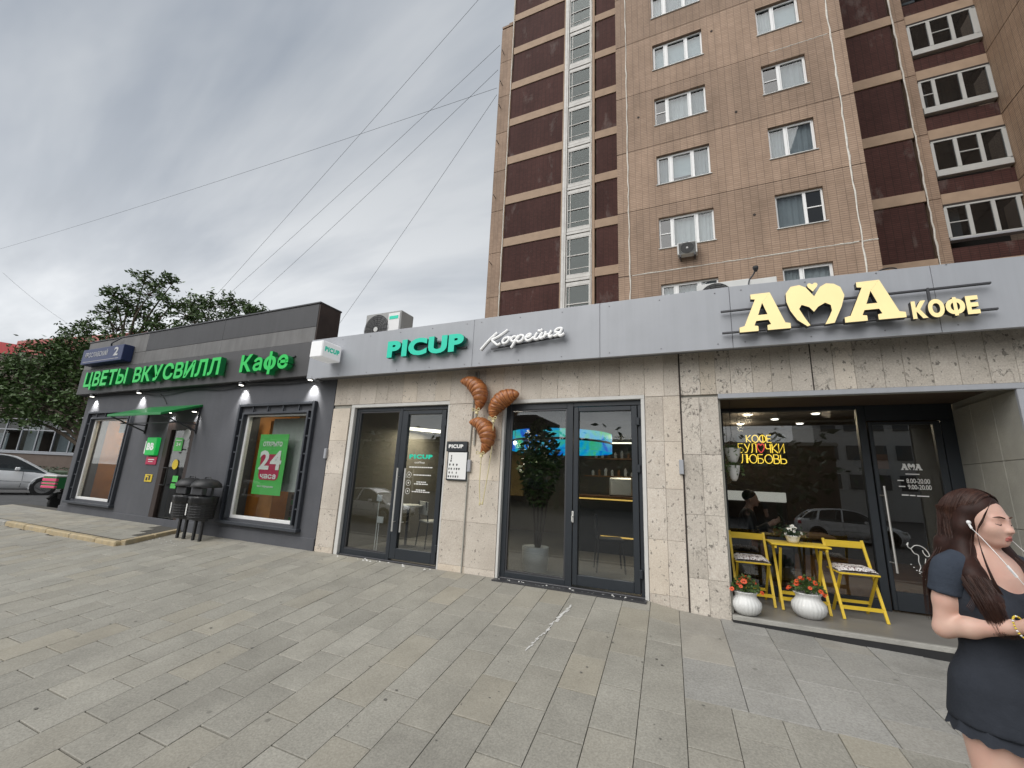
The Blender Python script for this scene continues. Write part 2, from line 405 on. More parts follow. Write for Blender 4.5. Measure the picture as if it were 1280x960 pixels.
def tilemat(name, c1, c2, mortar, bw=.26, rh=.085, side=False, msize=.011, spec=.5, bloom=0.0):
    m, nt, nd, lk, p = nm(name); tc = N('ShaderNodeTexCoord', nd); sep = N('ShaderNodeSeparateXYZ', nd); lk.new(tc.outputs['Object'], sep.inputs[0])
    cb = N('ShaderNodeCombineXYZ', nd); lk.new(sep.outputs[1 if side else 0], cb.inputs[0]); lk.new(sep.outputs[2], cb.inputs[1])
    br = N('ShaderNodeTexBrick', nd); br.offset = 0.0; br.inputs['Scale'].default_value = 1; br.inputs['Brick Width'].default_value = bw; br.inputs['Row Height'].default_value = rh
    br.inputs['Mortar Size'].default_value = msize; br.inputs['Mortar Smooth'].default_value = .3
    br.inputs['Color1'].default_value = rgba(c1); br.inputs['Color2'].default_value = rgba(c2); br.inputs['Mortar'].default_value = rgba(mortar); lk.new(cb.outputs[0], br.inputs[0])
    def noise(s_, d, st):
        mp = N('ShaderNodeMapping', nd); mp.inputs['Scale'].default_value = st; lk.new(tc.outputs['Object'], mp.inputs[0])
        n = N('ShaderNodeTexNoise', nd); n.inputs['Scale'].default_value = s_; n.inputs['Detail'].default_value = d; n.inputs['Roughness'].default_value = .65; lk.new(mp.outputs[0], n.inputs[0]); return n.outputs[0]
    cur = br.outputs[0]
    for s_, st, lo, hi in ((.8, (1, 1, .35), .74, 1.18), (5, (1, 1, .15), .9, 1.08)):
        mr = N('ShaderNodeMapRange', nd); mr.inputs[1].default_value = .28; mr.inputs[2].default_value = .72; mr.inputs[3].default_value = lo; mr.inputs[4].default_value = hi; lk.new(noise(s_, 7, st), mr.inputs[0])
        x = N('ShaderNodeVectorMath', nd, operation='SCALE'); lk.new(cur, x.inputs[0]); lk.new(mr.outputs[0], x.inputs['Scale']); cur = x.outputs[0]
    oi = N('ShaderNodeObjectInfo', nd); mr = N('ShaderNodeMapRange', nd); mr.inputs[3].default_value = .9; mr.inputs[4].default_value = 1.1; lk.new(oi.outputs['Random'], mr.inputs[0])
    x = N('ShaderNodeVectorMath', nd, operation='SCALE'); lk.new(cur, x.inputs[0]); lk.new(mr.outputs[0], x.inputs['Scale']); cur = x.outputs[0]
    if bloom:
        rp = N('ShaderNodeValToRGB', nd); rp.color_ramp.elements[0].position = .58; rp.color_ramp.elements[1].position = .78; lk.new(noise(1.1, 8, (1, 1, .45)), rp.inputs[0])
        mm = N('ShaderNodeMath', nd, operation='MULTIPLY'); lk.new(rp.outputs[0], mm.inputs[0]); mm.inputs[1].default_value = bloom
        mx = N('ShaderNodeMixRGB', nd); lk.new(mm.outputs[0], mx.inputs[0]); lk.new(cur, mx.inputs[1]); mx.inputs[2].default_value = (.30, .27, .25, 1); cur = mx.outputs[0]
    lk.new(cur, p.inputs['Base Color']); p.inputs['Roughness'].default_value = .75; p.inputs['Specular IOR Level'].default_value = spec
    b = N('ShaderNodeBump', nd); b.invert = True; b.inputs['Strength'].default_value = .6; b.inputs['Distance'].default_value = .01; lk.new(br.outputs['Fac'], b.inputs['Height']); lk.new(b.outputs[0], p.inputs['Normal'])
    return m

M = dict(
    glass_stair=glassmat('old stair glass', (.52, .62, .60), 1.40, 0),
    soffitbrown=mat('dark stained soffit', (.075, .05, .034), .7, var=.2, vs=2),
    gum=mat('old gum spot', (.16, .152, .135), .9),
    boxgreen=mat('green box', (.02, .22, .06), .5), pinkbright=mat('pink stripe', (.75, .10, .22), .5), kioskwall=mat('brown plaster', (.15, .115, .095), .85, var=.15, vs=2), redroof=mat('red metal roof', (.42, .022, .022), .5, var=.1, vs=2), redroofpale=mat('faded red roof', (.48, .15, .13), .55, var=.1, vs=2), brickdark=mat('dark brick facade', (.10, .075, .06), .9, var=.2, vs=1), windowdark=mat('dark window', (.04, .05, .055), .2),
    reflectglow=mat('glowing reflection panel', (.8, .8, .75), .4, emit=.28, ecol=(1, .97, .88)), goldline=mat('gold edge light', (.8, .6, .2), .4, emit=.55, ecol=(1, .62, .14)), goldboard=mat('ochre board', (.30, .20, .07), .7, var=.3, vs=3),  # first one: a pale window reflection given as a glowing face
    lightbox=mat('light box acrylic', (.8, .8, .8), .35, emit=.10, ecol=(1, 1, 1)),
    stairwhite=mat('weathered white frame', (.60, .59, .56), .6, var=.14, vs=3, dirt=.35, dcol=(.3, .27, .23), ds=4), loggiawhite=mat('loggia white frame', (.46, .46, .44), .5, var=.06, vs=3),
    glass_loggia=glassmat('loggia glass', (.5, .53, .55), 1.5, .03), acroof=mat('grey ac case', (.33, .33, .32), .5, var=.08, vs=4),
    asphalt=mat('asphalt', (.075, .075, .075), .9, var=.25, vs=3, bump=.5, bs=150, dirt=.4, dcol=(.05, .05, .05), ds=.5),
    joint=mat('joint sand', (.075, .07, .06), .95, var=.3, vs=20),
    paver=stonemat('granite paving', (.262, .248, .212), (.345, .328, .282), rand=.075, pits=.0, scale=.9, stain=.34),
    paver_far=stonemat('granite paving field', (.262, .248, .212), (.345, .328, .282), island=True, rand=.075, pits=0, scale=.9, stain=.34),
    apron=stonemat('smooth granite', (.27, .262, .24), (.35, .34, .315), rand=.05, pits=0, scale=.8, stain=.5, rough=.6),
    travertine_rough=stonemat('pitted travertine', (.46, .415, .355), (.61, .555, .485), rand=.10, pits=.8, scale=.85, pt=(.62, .67), veins=.75),
    travertine=stonemat('travertine', (.515, .455, .385), (.66, .595, .515), rand=.10, pits=.75, scale=1.0),
    concrete=mat('concrete', (.36, .35, .31), .85, var=.14, vs=3, bump=.4, bs=40, dirt=.35, dcol=(.2, .19, .16)),
    kerb=mat('kerb stone', (.33, .32, .29), .85, var=.2, vs=6, bump=.5, bs=60),
    kerbyellow=mat('kerb with worn yellow paint', (.43, .345, .21), .8, var=.2, vs=8, bump=.5, bs=60, dirt=.95, dcol=(.30, .28, .24), ds=6),
    fascia=mat('grey composite panel', (.365, .378, .405), .38, streak=.07, var=.035, vs=1.2, rvar=.08, dirt=.12, dcol=(.2, .2, .21), ds=2),
    fasciaedge=mat('panel edge', (.2, .2, .21), .5),
    soffit=mat('soffit', (.06, .06, .06), .8),
    anthracite=mat('anthracite aluminium', (.022, .027, .033), .42, var=.12, vs=4),
    reveal=mat('white reveal trim', (.62, .61, .58), .6, var=.08, vs=6),
    steel=mat('brushed steel', (.72, .71, .68), .48, metal=1.0),
    darksteel=mat('dark steel', (.08, .08, .085), .45, metal=.6),
    greywall=mat('grey stucco', (.088, .091, .102), .8, streak=.06, var=.14, vs=1.4, bump=.35, bs=30, dirt=.25, dcol=(.13, .13, .135), ds=2.2),
    greybox=mat('dark grey sign box', (.066, .064, .067), .5, streak=.12, var=.08, vs=2),
    greylight=mat('weathered light grey sheet', (.155, .152, .15), .6, streak=.25, var=.16, vs=2.5, dirt=.4, dcol=(.12, .11, .1), ds=2),
    greydark=mat('graphite sheet', (.052, .052, .056), .55, streak=.15, var=.12, vs=2),
    rust=mat('brown end sheet', (.05, .035, .03), .8, var=.3, vs=5),
    grille=mat('slate painted steel', (.042, .047, .057), .5, var=.1, vs=6),
    white=mat('white plastic', (.78, .78, .77), .4, var=.03, vs=4),
    brownframe=mat('brown door frame', (.035, .022, .018), .45, var=.15, vs=6),
    black=mat('black plastic', (.018, .018, .019), .5, var=.2, vs=8),
    bag=mat('black bin bag', (.012, .012, .013), .3, var=.3, vs=14, bump=1.0, bs=18),
    greenled=mat('lit green letter', (.010, .36, .06), .4, emit=.12, ecol=(.015, .85, .14)),
    greenside=mat('green letter side', (.008, .12, .045), .4, emit=.03, ecol=(.01, .5, .1)),
    teal=mat('teal letter face', (.0, .52, .36), .45, emit=.08, ecol=(0, .8, .52)),
    tealside=mat('teal letter side', (.0, .14, .11), .45),
    whitelit=mat('white letter face', (.85, .85, .84), .4, emit=.10, ecol=(1, 1, 1)),
    whiteside=mat('white letter side', (.45, .46, .48), .5),
    warmlit=mat('warm lit letter face', (.80, .66, .34), .45, emit=.20, ecol=(1, .78, .36), var=.06, vs=5),
    darkside=mat('letter side return', (.05, .048, .045), .5),
    neon=mat('yellow neon tube', (.9, .75, .2), .4, emit=1.15, ecol=(1, .68, .08)),
    neonred=mat('red neon tube', (.9, .1, .1), .4, emit=.75, ecol=(1, .10, .10)),
    lamp=mat('lamp lens', (.9, .9, .85), .4, emit=4.0, ecol=(1, .95, .85)),
    tubelight=mat('linear light', (.9, .9, .85), .4, emit=1.7, ecol=(1, .93, .72)),
    bluesign=mat('blue enamel', (.016, .03, .105), .4, var=.08, vs=4),
    green=mat('green paint', (.01, .20, .045), .42, var=.1, vs=4),
    posterg=mat('poster green', (.10, .52, .11), .45, var=.04, vs=3),
    red=mat('red print', (.45, .02, .05), .5), pinkred=mat('raspberry print', (.48, .03, .09), .5),
    yellow=mat('yellow print', (.7, .52, .04), .5, var=.1, vs=9),
    print_white=mat('white print', (.82, .82, .8), .5), print_grey=mat('pale print', (.5, .5, .5), .5),
    print_dark=mat('dark print', (.04, .035, .035), .5),
    glass=glassmat('shop glass', (.90, .92, .91), 1.5, .04), glass_dark=glassmat('dark shop glass', (.76, .78, .78), 1.5, .10),
    glass_tower=glassmat('flat window glass', (.80, .83, .84), 1.44, 0), carglass=glassmat('car glass', (.25, .28, .28), 1.5, .02),
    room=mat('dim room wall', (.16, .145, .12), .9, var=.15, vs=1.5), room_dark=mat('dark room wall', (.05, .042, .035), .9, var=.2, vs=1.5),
    floor=mat('cafe floor', (.20, .19, .175), .45, var=.12, vs=2), wood=mat('warm wood', (.42, .17, .03), .55, var=.25, vs=3, bump=.2, bs=12),
    woodbrown=mat('brown wood', (.20, .10, .045), .6, var=.25, vs=4),
    curtain=mat('white curtain', (.46, .47, .47), .9, var=.08, vs=3), curtain2=mat('grey curtain', (.28, .30, .31), .9, var=.12, vs=3),
    blind=mat('roller blind', (.40, .41, .40), .85, var=.06, vs=3),
    tan=tilemat('tan ceramic tile', (.385, .274, .200), (.340, .238, .170), (.235, .168, .124), spec=.25),
    tanside=tilemat('tan ceramic tile side', (.40, .275, .185), (.35, .235, .155), (.17, .12, .09), side=True),
    maroon=tilemat('maroon ceramic tile', (.082, .036, .031), (.068, .030, .026), (.044, .024, .021), spec=.15, bloom=.42),
    band=mat('tan concrete band', (.37, .265, .185), .8, var=.14, vs=2, bump=.3, bs=30),
    sealant=mat('white joint sealant', (.66, .63, .57), .7, var=.2, vs=9), seam=mat('dark joint', (.045, .035, .03), .9),
    yellowpaint=mat('yellow painted wood', (.68, .47, .03), .55, var=.16, vs=9, bump=.25, bs=30, dirt=.30, dcol=(.34, .22, .03), ds=9),
    pot=mat('white glazed pot', (.70, .70, .68), .4, var=.06, vs=8, dirt=.25, dcol=(.42, .40, .36), ds=6),
    leaf=mat('leaf', (.062, .112, .026), .55, var=.4, vs=9), leafdark=mat('dark leaf', (.022, .05, .018), .55, var=.4, vs=9),
    orange=mat('orange petal', (.62, .075, .015), .5, var=.25, vs=30), whitepetal=mat('white petal', (.82, .82, .78), .5),
    croissantline=mat('dark printed crust line', (.17, .045, .012), .36, var=.4, vs=9, bump=.3, bs=26), croissant=mat('baked foil', (.36, .13, .038), .40, var=.42, vs=7, bump=.3, bs=26, rvar=.12),
    cream=mat('cream ribbon', (.68, .60, .34), .5), soil=mat('soil', (.04, .03, .02), .95),
    bark=mat('bark', (.09, .07, .05), .9, var=.3, vs=6, bump=.6, bs=20),
    silver=mat('silver car paint', (.85, .86, .86), .25, metal=.0, coat=.6, var=.02), whitecar=mat('white car paint', (.72, .72, .72), .25, coat=.6),
    tyre=mat('tyre rubber', (.02, .02, .02), .85, bump=.3, bs=80), rim=mat('alloy rim', (.45, .45, .46), .3, metal=.9),
    acwhite=mat('air conditioner case', (.60, .60, .58), .5, var=.06, vs=5, dirt=.2, dcol=(.35, .33, .3)), acgrille=mat('fan grille', (.10, .10, .098), .6),
    cable=mat('black cable', (.02, .02, .022), .6),
)
def sheet(m, x0, x1, z0, z1, y): return m.add([(x0, y, z0), (x1, y, z0), (x1, y, z1), (x0, y, z1)], [(0, 1, 2, 3)])
# ------------------------------------------------------------------ ground
GS = 0.119
def sstep(a, b, x):
    t = min(1, max(0, (x - a) / (b - a))); return t * t * (3 - 2 * t)
def gz(x, y):
    """height of the paving: it climbs towards the shop fronts and dips beside the right-hand entrance"""
    yy = max(-6.4, min(0.0, y))
    z = GS * yy
    z -= 0.075 * sstep(-.75, -.1, x) * sstep(-1.3, 0, yy) + .028 * max(0, x - .2) * sstep(-3.0, 0, yy)
    return z
def yard(x, y):
    """ground sheet: under the paving in front, level asphalt behind and to the left, road level in front"""
    zf = gz(x, y) - .05
    if y > 0: zf = -.14
    if y < -6.4: zf = GS * -6.4 - .05 - .14 * sstep(-7.0, -7.1, y)
    k = sstep(-15.5, -21, x)
    zl = -.10 - .014 * max(0, -y) if y > -9 else -.24
    return zf * (1 - k) + zl * k
xs = [-900, -400, -200, -120, -80, -60, -45, -35] + list(np.linspace(-28, 4, 65)) + [6, 9, 14, 25, 50, 120, 400, 900]
ys = [-900, -300, -120, -60, -30, -18, -12, -9, -7.6, -7.1, -7.0] + list(np.linspace(-6.4, 0, 27)) + [.02, 1, 3, 6, 12, 25, 50, 120, 300, 900]
g = grid_mesh(xs, ys, yard).build('ground', M['asphalt'], smooth=False); struct(g)

# paving: joint bed with granite slabs laid in columns that run up to the shop fronts
TA = math.tan(math.radians(4.0))
CW, CL, GAP = 0.302, 0.515, 0.006
def col_x(i, y): return -0.345 + CW * i - TA * y
bx = list(np.linspace(-15.6, 3.6, 49)); by = list(np.linspace(-6.4, 0, 27))
pave = grid_mesh(bx, by, lambda x, y: gz(x, y) - .012).build('pavement', M['joint']); struct(pave)
camP = Vector((0, CAM_Y, CAM_H))
def px(p):
    d = Vector(p) - camP; k = d.dot(F_)
    if k < .05: return None
    return 640 + 532.1 * d.dot(R_) / k, 480 - 532.1 * d.dot(U_) / k
APX, APY = 0, -1.757          # the smoother apron lies right of column line 0 and above this y
def clip_poly(p, fn):
    out = []
    for i in range(len(p)):
        a, b = p[i], p[(i + 1) % len(p)]; fa, fb = fn(a), fn(b)
        if fa >= 0: out.append(a)
        if fa * fb < 0:
            t = fa / (fa - fb); out.append((a[0] + (b[0] - a[0]) * t, a[1] + (b[1] - a[1]) * t))
    return out
def slab_mesh(mb, poly, dz, mi=0):
    n = len(poly); cx = sum(p[0] for p in poly) / n; cy = sum(p[1] for p in poly) / n
    ins = [(cx + (p[0] - cx) * .988, cy + (p[1] - cy) * .988) for p in poly]
    tilt = rnd.uniform(-.003, .003), rnd.uniform(-.003, .003)
    zt = lambda p: gz(*p) + dz + (p[0] - cx) * tilt[0] + (p[1] - cy) * tilt[1]
    V = [(p[0], p[1], zt(p) - .03) for p in poly] + [(p[0], p[1], zt(p) - .003) for p in poly] + [(p[0], p[1], zt(p)) for p in ins]
    Fs = [tuple(range(2 * n, 3 * n))]
    for k in (0, n):
        Fs += [(k + i, k + (i + 1) % n, k + n + (i + 1) % n, k + n + i) for i in range(n)]
    mb.add(V, Fs, mi)
slabs = []
for i in range(-52, 14):
    off = (.5 if i % 2 else 0) * CL + rnd.uniform(-.06, .06); y = -6.4 - off
    while y < 0:
        y0, y1 = y + .0045, y + CL - .0045; y += CL
        pieces = []
        if i >= APX:
            if y0 < APY:
                pieces.append((y0, min(y1, APY - GAP / 2), 'paver'))
        else: pieces.append((y0, min(y1, -.004), 'paver'))
        for a, b, kind in pieces:
            a = max(a, -6.4)
            if b - a < .04: continue
            x0, x1 = .002, CW - .002
            slabs.append(([(col_x(i, a) + x0, a), (col_x(i, a) + x1, a), (col_x(i, b) + x1, b), (col_x(i, b) + x0, b)], kind))
AW, AL = .41, .60
for i in range(0, 10):
    y = APY - (.3 if i % 2 else 0)
    while y < 0:
        a, b = max(y, APY) + .002, min(y + AL, 0) - .002; y += AL
        if b - a < .05: continue
        g_ = lambda k, yy: -0.345 - TA * yy + AW * k
        slabs.append(([(g_(i, a) + .002, a), (g_(i + 1, a) - .002, a), (g_(i + 1, b) - .002, b), (g_(i, b) + .002, b)], 'apron'))
def plat(p): return min(-p[1] - 1.2 + .0, 1)      # the raised walk at the left covers y > -1.2 there
ready = []
for poly, kind in slabs:
    c = (sum(p[0] for p in poly) / len(poly), sum(p[1] for p in poly) / len(poly))
    if c[0] < -9.55 and c[1] > -.95: continue
    P = [px((p[0], p[1], gz(*p))) for p in poly]
    if any(q is None for q in P): ready.append((0, poly, kind)); continue
    area = abs(sum(P[k][0] * P[(k + 1) % len(P)][1] - P[(k + 1) % len(P)][0] * P[k][1] for k in range(len(P)))) / 2
    vis = any(-30 < q[0] < 1310 and 0 < q[1] < 990 for q in P)
    ready.append((area if vis else 0, poly, kind))
ready.sort(key=lambda r: -r[0])
rest = MB()
for k, (ar, poly, kind) in enumerate(ready):
    dz = rnd.uniform(-.002, .002)
    if k < 300 and ar > 0:
        mb = MB(); slab_mesh(mb, poly, dz); mb.build('paving_slab', M[kind], pave)
    else: slab_mesh(rest, poly, dz, 0 if kind == 'paver' else 1)
struct(rest.build('paving_slab_field', [M['paver_far'], M['apron']], pave), 'stuff')

# raised walk with kerb in front of the grey shop
walk = MB()
px0, px1 = -17.5, -9.4
pol = [(px0, -1.02), (px1, -1.02), (-9.62, -.005), (-14.9, -.005), (-14.9, .3), (px0, .3)]
def wz(y): return .05 + .10 * min(0, y)
V = [(x, y, wz(y)) for x, y in pol] + [(x, y, -.3) for x, y in pol]; n = len(pol)
walk.add(V, [tuple(range(n))] + [(i, i + n, (i + 1) % n + n, (i + 1) % n) for i in range(n)])
wk = struct(walk.build('raised_walk', M['joint']))
x = px0
for k in range(9):
    L = .93; y0, y1 = -1.15, -1.025
    mb = MB(); mb.cbox(x + .006, min(x + L, px1 + .02) - .006, y0, y1, -.32, -.052 + rnd.uniform(-.006, .006), .02)
    mb.build('kerb_stone', M['kerbyellow'] if k >= 4 else M['kerb'], wk); x += L
e0, e1 = Vector((px1 + .05, -1.06, -.10)), Vector((-9.58, -.05, -.005))
for k in range(2):
    a, b = e0.lerp(e1, k * .5 + .01), e0.lerp(e1, k * .5 + .49); mb = MB(); mb.beam(a, b, .11, .12); mb.build('kerb_stone', M['kerbyellow'], wk, bevel=.012)
for j in range(4):
    for i in range(17):
        a = px0 + .5 * i + (.25 if j % 2 else 0); y0 = -1.01 + .25 * j; b = a + .494; y1 = y0 + .245
        if b > px1 - .5 * (j / 4) - .1: continue
        mb = MB(); c = .004
        V = [(a, y0, wz(y0) - .02), (b, y0, wz(y0) - .02), (b, y1, wz(y1) - .02), (a, y1, wz(y1) - .02), (a + c, y0 + c, wz(y0) + .008), (b - c, y0 + c, wz(y0) + .008), (b - c, y1 - c, wz(y1) + .008), (a + c, y1 - c, wz(y1) + .008)]
        mb.add(V, [(4, 5, 6, 7), (0, 1, 5, 4), (1, 2, 6, 5), (2, 3, 7, 6), (3, 0, 4, 7)]); mb.build('paving_slab', M['paver'], wk)
# road in front (seen in the shop glass)
rk = MB(); rk.box(-60, 60, -7.06, -6.9, -1.1, GS * -6.4 - .045); struct(rk.build('road_kerb', M['kerb']))
# ------------------------------------------------------------------ cafe row: stone-clad low building with grey fascia
cafe = thing('cafe_building', 'low travertine clad cafe row with glazed doors under one long grey fascia', 'building', (0, 0, 0))
core = MB()
def wallbox(x0, x1, z0, z1, y0=.03, y1=.3): core.box(x0, x1, y0, y1, z0, z1)
wallbox(-5.955, -5.53, -.2, 3.5); wallbox(-5.53, -3.50, 2.44, 3.5); wallbox(-3.50, -2.64, -.2, 3.5); wallbox(-2.64, -.66, 2.41, 3.5)
wallbox(-.66, .185, -.3, 3.5); wallbox(.185, 2.75, 2.36, 3.5); wallbox(2.75, 7.0, -.3, 3.5, .03, 1.6)
core.box(-6.2, 7.2, .3, 10.7, 3.42, 3.55)                                   # flat roof
core.box(-5.97, -5.80, .3, 10.7, -.2, 3.42); core.box(7.0, 7.2, .03, 10.7, -.2, 3.5); core.box(-5.8, 7.0, 10.5, 10.7, -.2, 3.42)
core.build('wall', M['concrete'], cafe)
def stone(x0, x1, z0, z1, y=0.0, m_=None):
    d = rnd.uniform(-.002, .002); mb = MB(); mb.cbox(x0 + .0012, x1 - .0012, y + d, y + .03 + d, z0 + .0012, z1 - .0012, .002); mb.build('stone_slab', M[m_ or ('travertine' if x0 < -.24 else 'travertine_rough')], cafe)
rows = [-.04, .08, .672, 1.252, 1.812, 2.372]
def pier(xs_, zrows):
    for a, b in zip(xs_[:-1], xs_[1:]):
        for c, d in zip(zrows[:-1], zrows[1:]): stone(a, b, c, d)
pier([-5.95, -5.56], rows); pier([-3.545, -3.115, -2.64], rows); pier([-.655, -.44, -.243], [-.14] + rows[1:])
pier([-.228, -.03, .178], [-.16, .30, .98, 1.66, 2.345])
def header(x0, x1, z0, z1, w):
    n = max(1, round((x1 - x0) / w)); x = x0
    for k in range(n):
        x2 = x1 if k == n - 1 else x0 + (x1 - x0) * (k + 1) / n + rnd.uniform(-.03, .03); stone(x, x2, z0, z1); x = x2
header(-5.95, -3.55, 2.43, 3.0, .31); header(-3.55, -2.64, 2.375, 3.0, .3); header(-2.64, -.655, 2.40, 3.0, .3); header(-.655, -.243, 2.375, 3.0, .21)
header(-.228, 1.13, 2.375, 2.95, .185); header(1.14, 2.76, 2.375, 2.95, .2); header(2.76, 6.9, 2.375, 2.95, .3)
pier([2.76, 3.2, 3.62, 4.1, 4.6], [-.25, .3, .98, 1.66, 2.375])
seam = MB(); seam.box(-.243, -.228, -.004, .01, -.14, 3.0); seam.box(1.13, 1.14, .0, .01, 2.375, 2.95); seam.build('movement_joint', M['seam'], cafe)
# fascia made of composite panels
FY = -.30
def ftop(x): return 3.59 - .03 * max(0, x - .5)
fx = [-6.375, -5.02, -3.03, -1.155, .22, 1.55, 3.2, 5.2, 7.2]
fx = [-6.375, -3.03, -1.155, .36, 2.15, 4.2, 7.2]
for a, b in zip(fx[:-1], fx[1:]):
    mb = MB(); a += .002; b -= .002; d = rnd.uniform(-.002, .002)
    zb = lambda x: 2.868 - .004 * (x + 6.3)
    V = [(a, FY + d, zb(a)), (b, FY + d, zb(b)), (b, FY + d, ftop(b)), (a, FY + d, ftop(a))]; V += [(x, FY + .05 + d, z) for x, y, z in V]
    mb.add(V, [(0, 1, 2, 3), (1, 5, 6, 2), (3, 2, 6, 7), (4, 0, 3, 7), (4, 5, 1, 0), (7, 6, 5, 4)])
    mb.build('fascia_panel', M['fascia'], cafe, bevel=.003)
    rv = MB()
    for xx in np.arange(a + .12, b, .62):
        for zz in (2.90, 3.53): rv.lathe([(.008, 0), (.008, .004), (.003, .006)], (xx, FY + d, zz), 6, axis='y')
    rv.build('rivet_row', M['fasciaedge'], cafe)
fr = MB(); fr.box(-6.37, 7.2, FY + .055, .3, 3.42, 3.53); fr.box(-6.37, 7.2, FY + .055, .03, 2.905, 2.93); fr.box(-6.365, -6.30, FY + .055, .3, 2.88, 3.52); fr.build('fascia_frame', M['fasciaedge'], cafe)
le = MB(); le.box(-6.378, -6.37, FY + .002, .1, 2.872, 3.588); le.build('fascia_end', M['fascia'], cafe)

def glazed(name, x0, x1, z0, z1, split0, split1, y, leaf, glassL, glassR):
    """aluminium shop door: fixed light + door leaf; leaf = 'R'"""
    f = MB(); d0, d1 = y, y + .09
    f.cbox(x0, glassL[0], d0, d1, z0, z1, .004); f.cbox(glassL[1], split1, d0, d1, z0, z1, .004)
    f.cbox(glassL[0], glassL[1], d0, d1, z0, glassL[2], .004); f.cbox(glassL[0], glassL[1], d0, d1, glassL[3], z1, .004)
    f.cbox(split1, x1, d0 + .0, d1, glassR[3] + .07, z1 - .001, .004); f.cbox(x1 - .05, x1, d0 + .003, d1, z0, glassR[3] + .07, .004)
    fo = f.build('door_frame', M['anthracite'], cafe)
    p = MB(); p.box(glassL[0], glassL[1], d0 + .04, d0 + .048, glassL[2], glassL[3]); p.build('pane', M['glass_dark'], fo)
    b = MB()
    for rect in ((glassL[0], glassL[0] + .02, glassL[2], glassL[3]), (glassL[1] - .02, glassL[1], glassL[2], glassL[3]), (glassL[0] + .02, glassL[1] - .02, glassL[2], glassL[2] + .02), (glassL[0] + .02, glassL[1] - .02, glassL[3] - .02, glassL[3])):
        b.box(rect[0], rect[1], d0 + .012, d0 + .037, rect[2], rect[3])
    b.build('glazing_bead', M['darksteel'], fo)
    l = MB(); lx0, lx1, lz0, lz1 = split1 + .012, x1 - .056, z0 + .025, glassR[3] + .062; e0, e1 = y - .012, y + .06
    l.cbox(lx0, glassR[0], e0, e1, lz0, lz1, .005); l.cbox(glassR[1], lx1, e0, e1, lz0, lz1, .005)
    l.cbox(glassR[0], glassR[1], e0 + .001, e1, lz0, glassR[2], .005); l.cbox(glassR[0], glassR[1], e0 + .001, e1, glassR[3], lz1, .005)
    lo = l.build('door_leaf', M['anthracite'], cafe)
    p = MB(); p.box(glassR[0], glassR[1], e0 + .035, e0 + .043, glassR[2], glassR[3]); p.build('pane', M['glass_dark'], lo)
    h = MB()
    for zz in (z0 + .25, (z0 + z1) / 2 + .3, z1 - .28): h.cbox(lx1 - .012, lx1 + .03, e0 - .028, e0 + .01, zz - .05, zz + .05, .006)
    h.build('hinge', M['anthracite'], lo)
    th = MB(); th.cbox(x0, x1, y - .03, y + .1, z0 - .045, z0 + .002, .008); th.build('threshold', M['darksteel'], cafe)
    return lo, fo
d1l, d1f = glazed('d1', -5.46, -3.57, .012, 2.372, -4.52, -4.47, .06, 'R', (-5.385, -4.53, .095, 2.31), (-4.345, -3.705, .195, 2.24))
d2l, d2f = glazed('d2', -2.60, -.705, .012, 2.35, -1.67, -1.60, .06, 'R', (-2.525, -1.69, .08, 2.265), (-1.525, -.835, .16, 2.215))
for x0, x1, zt in ((-5.535, -3.545, 2.372), (-2.635, -.66, 2.35)):
    r = MB(); a, b = (-5.46, -3.57) if x0 < -5 else (-2.60, -.705)
    r.cbox(x0 + .0, a, .002, .13, -.04, zt + .001, .004); r.cbox(b, x1, .002, .13, -.04, zt + .001, .004); r.cbox(x0, x1, .002, .13, zt + .002, zt + .055, .004)
    r.build('white_reveal', M['reveal'], cafe)
for lx, par in ((-4.405, None), (-4.255, None)):
    h = MB(); h.tube([(lx + .005, -.02, 1.385), (lx + .01, -.02, .44)], .013, 8)
    for zz in (1.25, .58): h.tube([(lx + .006, -.02, zz), (lx + .006, .06, zz)], .007, 6)
    h.build('pull_handle', M['steel'], cafe)
h = MB(); h.cbox(-1.60, -1.573, .03, .05, .78, .92, .004); h.tube([(-1.585, .03, .86), (-1.585, -.01, .86), (-1.585, -.012, .80)], .007, 6); h.build('door_handle', M['steel'], d2l)
# broken mortar strip under door
mo = MB()
for k in range(90):
    xx = rnd.uniform(-2.62, -.68) if k < 70 else rnd.uniform(-5.4, -3.6); s_ = rnd.uniform(.008, .03)
    yy = rnd.uniform(-.10, -.02); zz = gz(xx, yy) + .004
    mo.add([(xx - s_, yy, zz - .01), (xx, yy - s_ * .6, zz - .01), (xx + s_ * 1.3, yy, zz - .01), (xx, yy + s_ * .5, zz - .01), (xx, yy, zz + s_ * .5)], [(0, 1, 4), (1, 2, 4), (2, 3, 4), (3, 0, 4)])
struct(mo.build('mortar_rubble', M['reveal']), 'stuff')
mo = MB(); mo.box(-2.62, -.68, -.125, -.012, -.03, .0025); mo.build('mortar_bed', M['darksteel'], cafe)

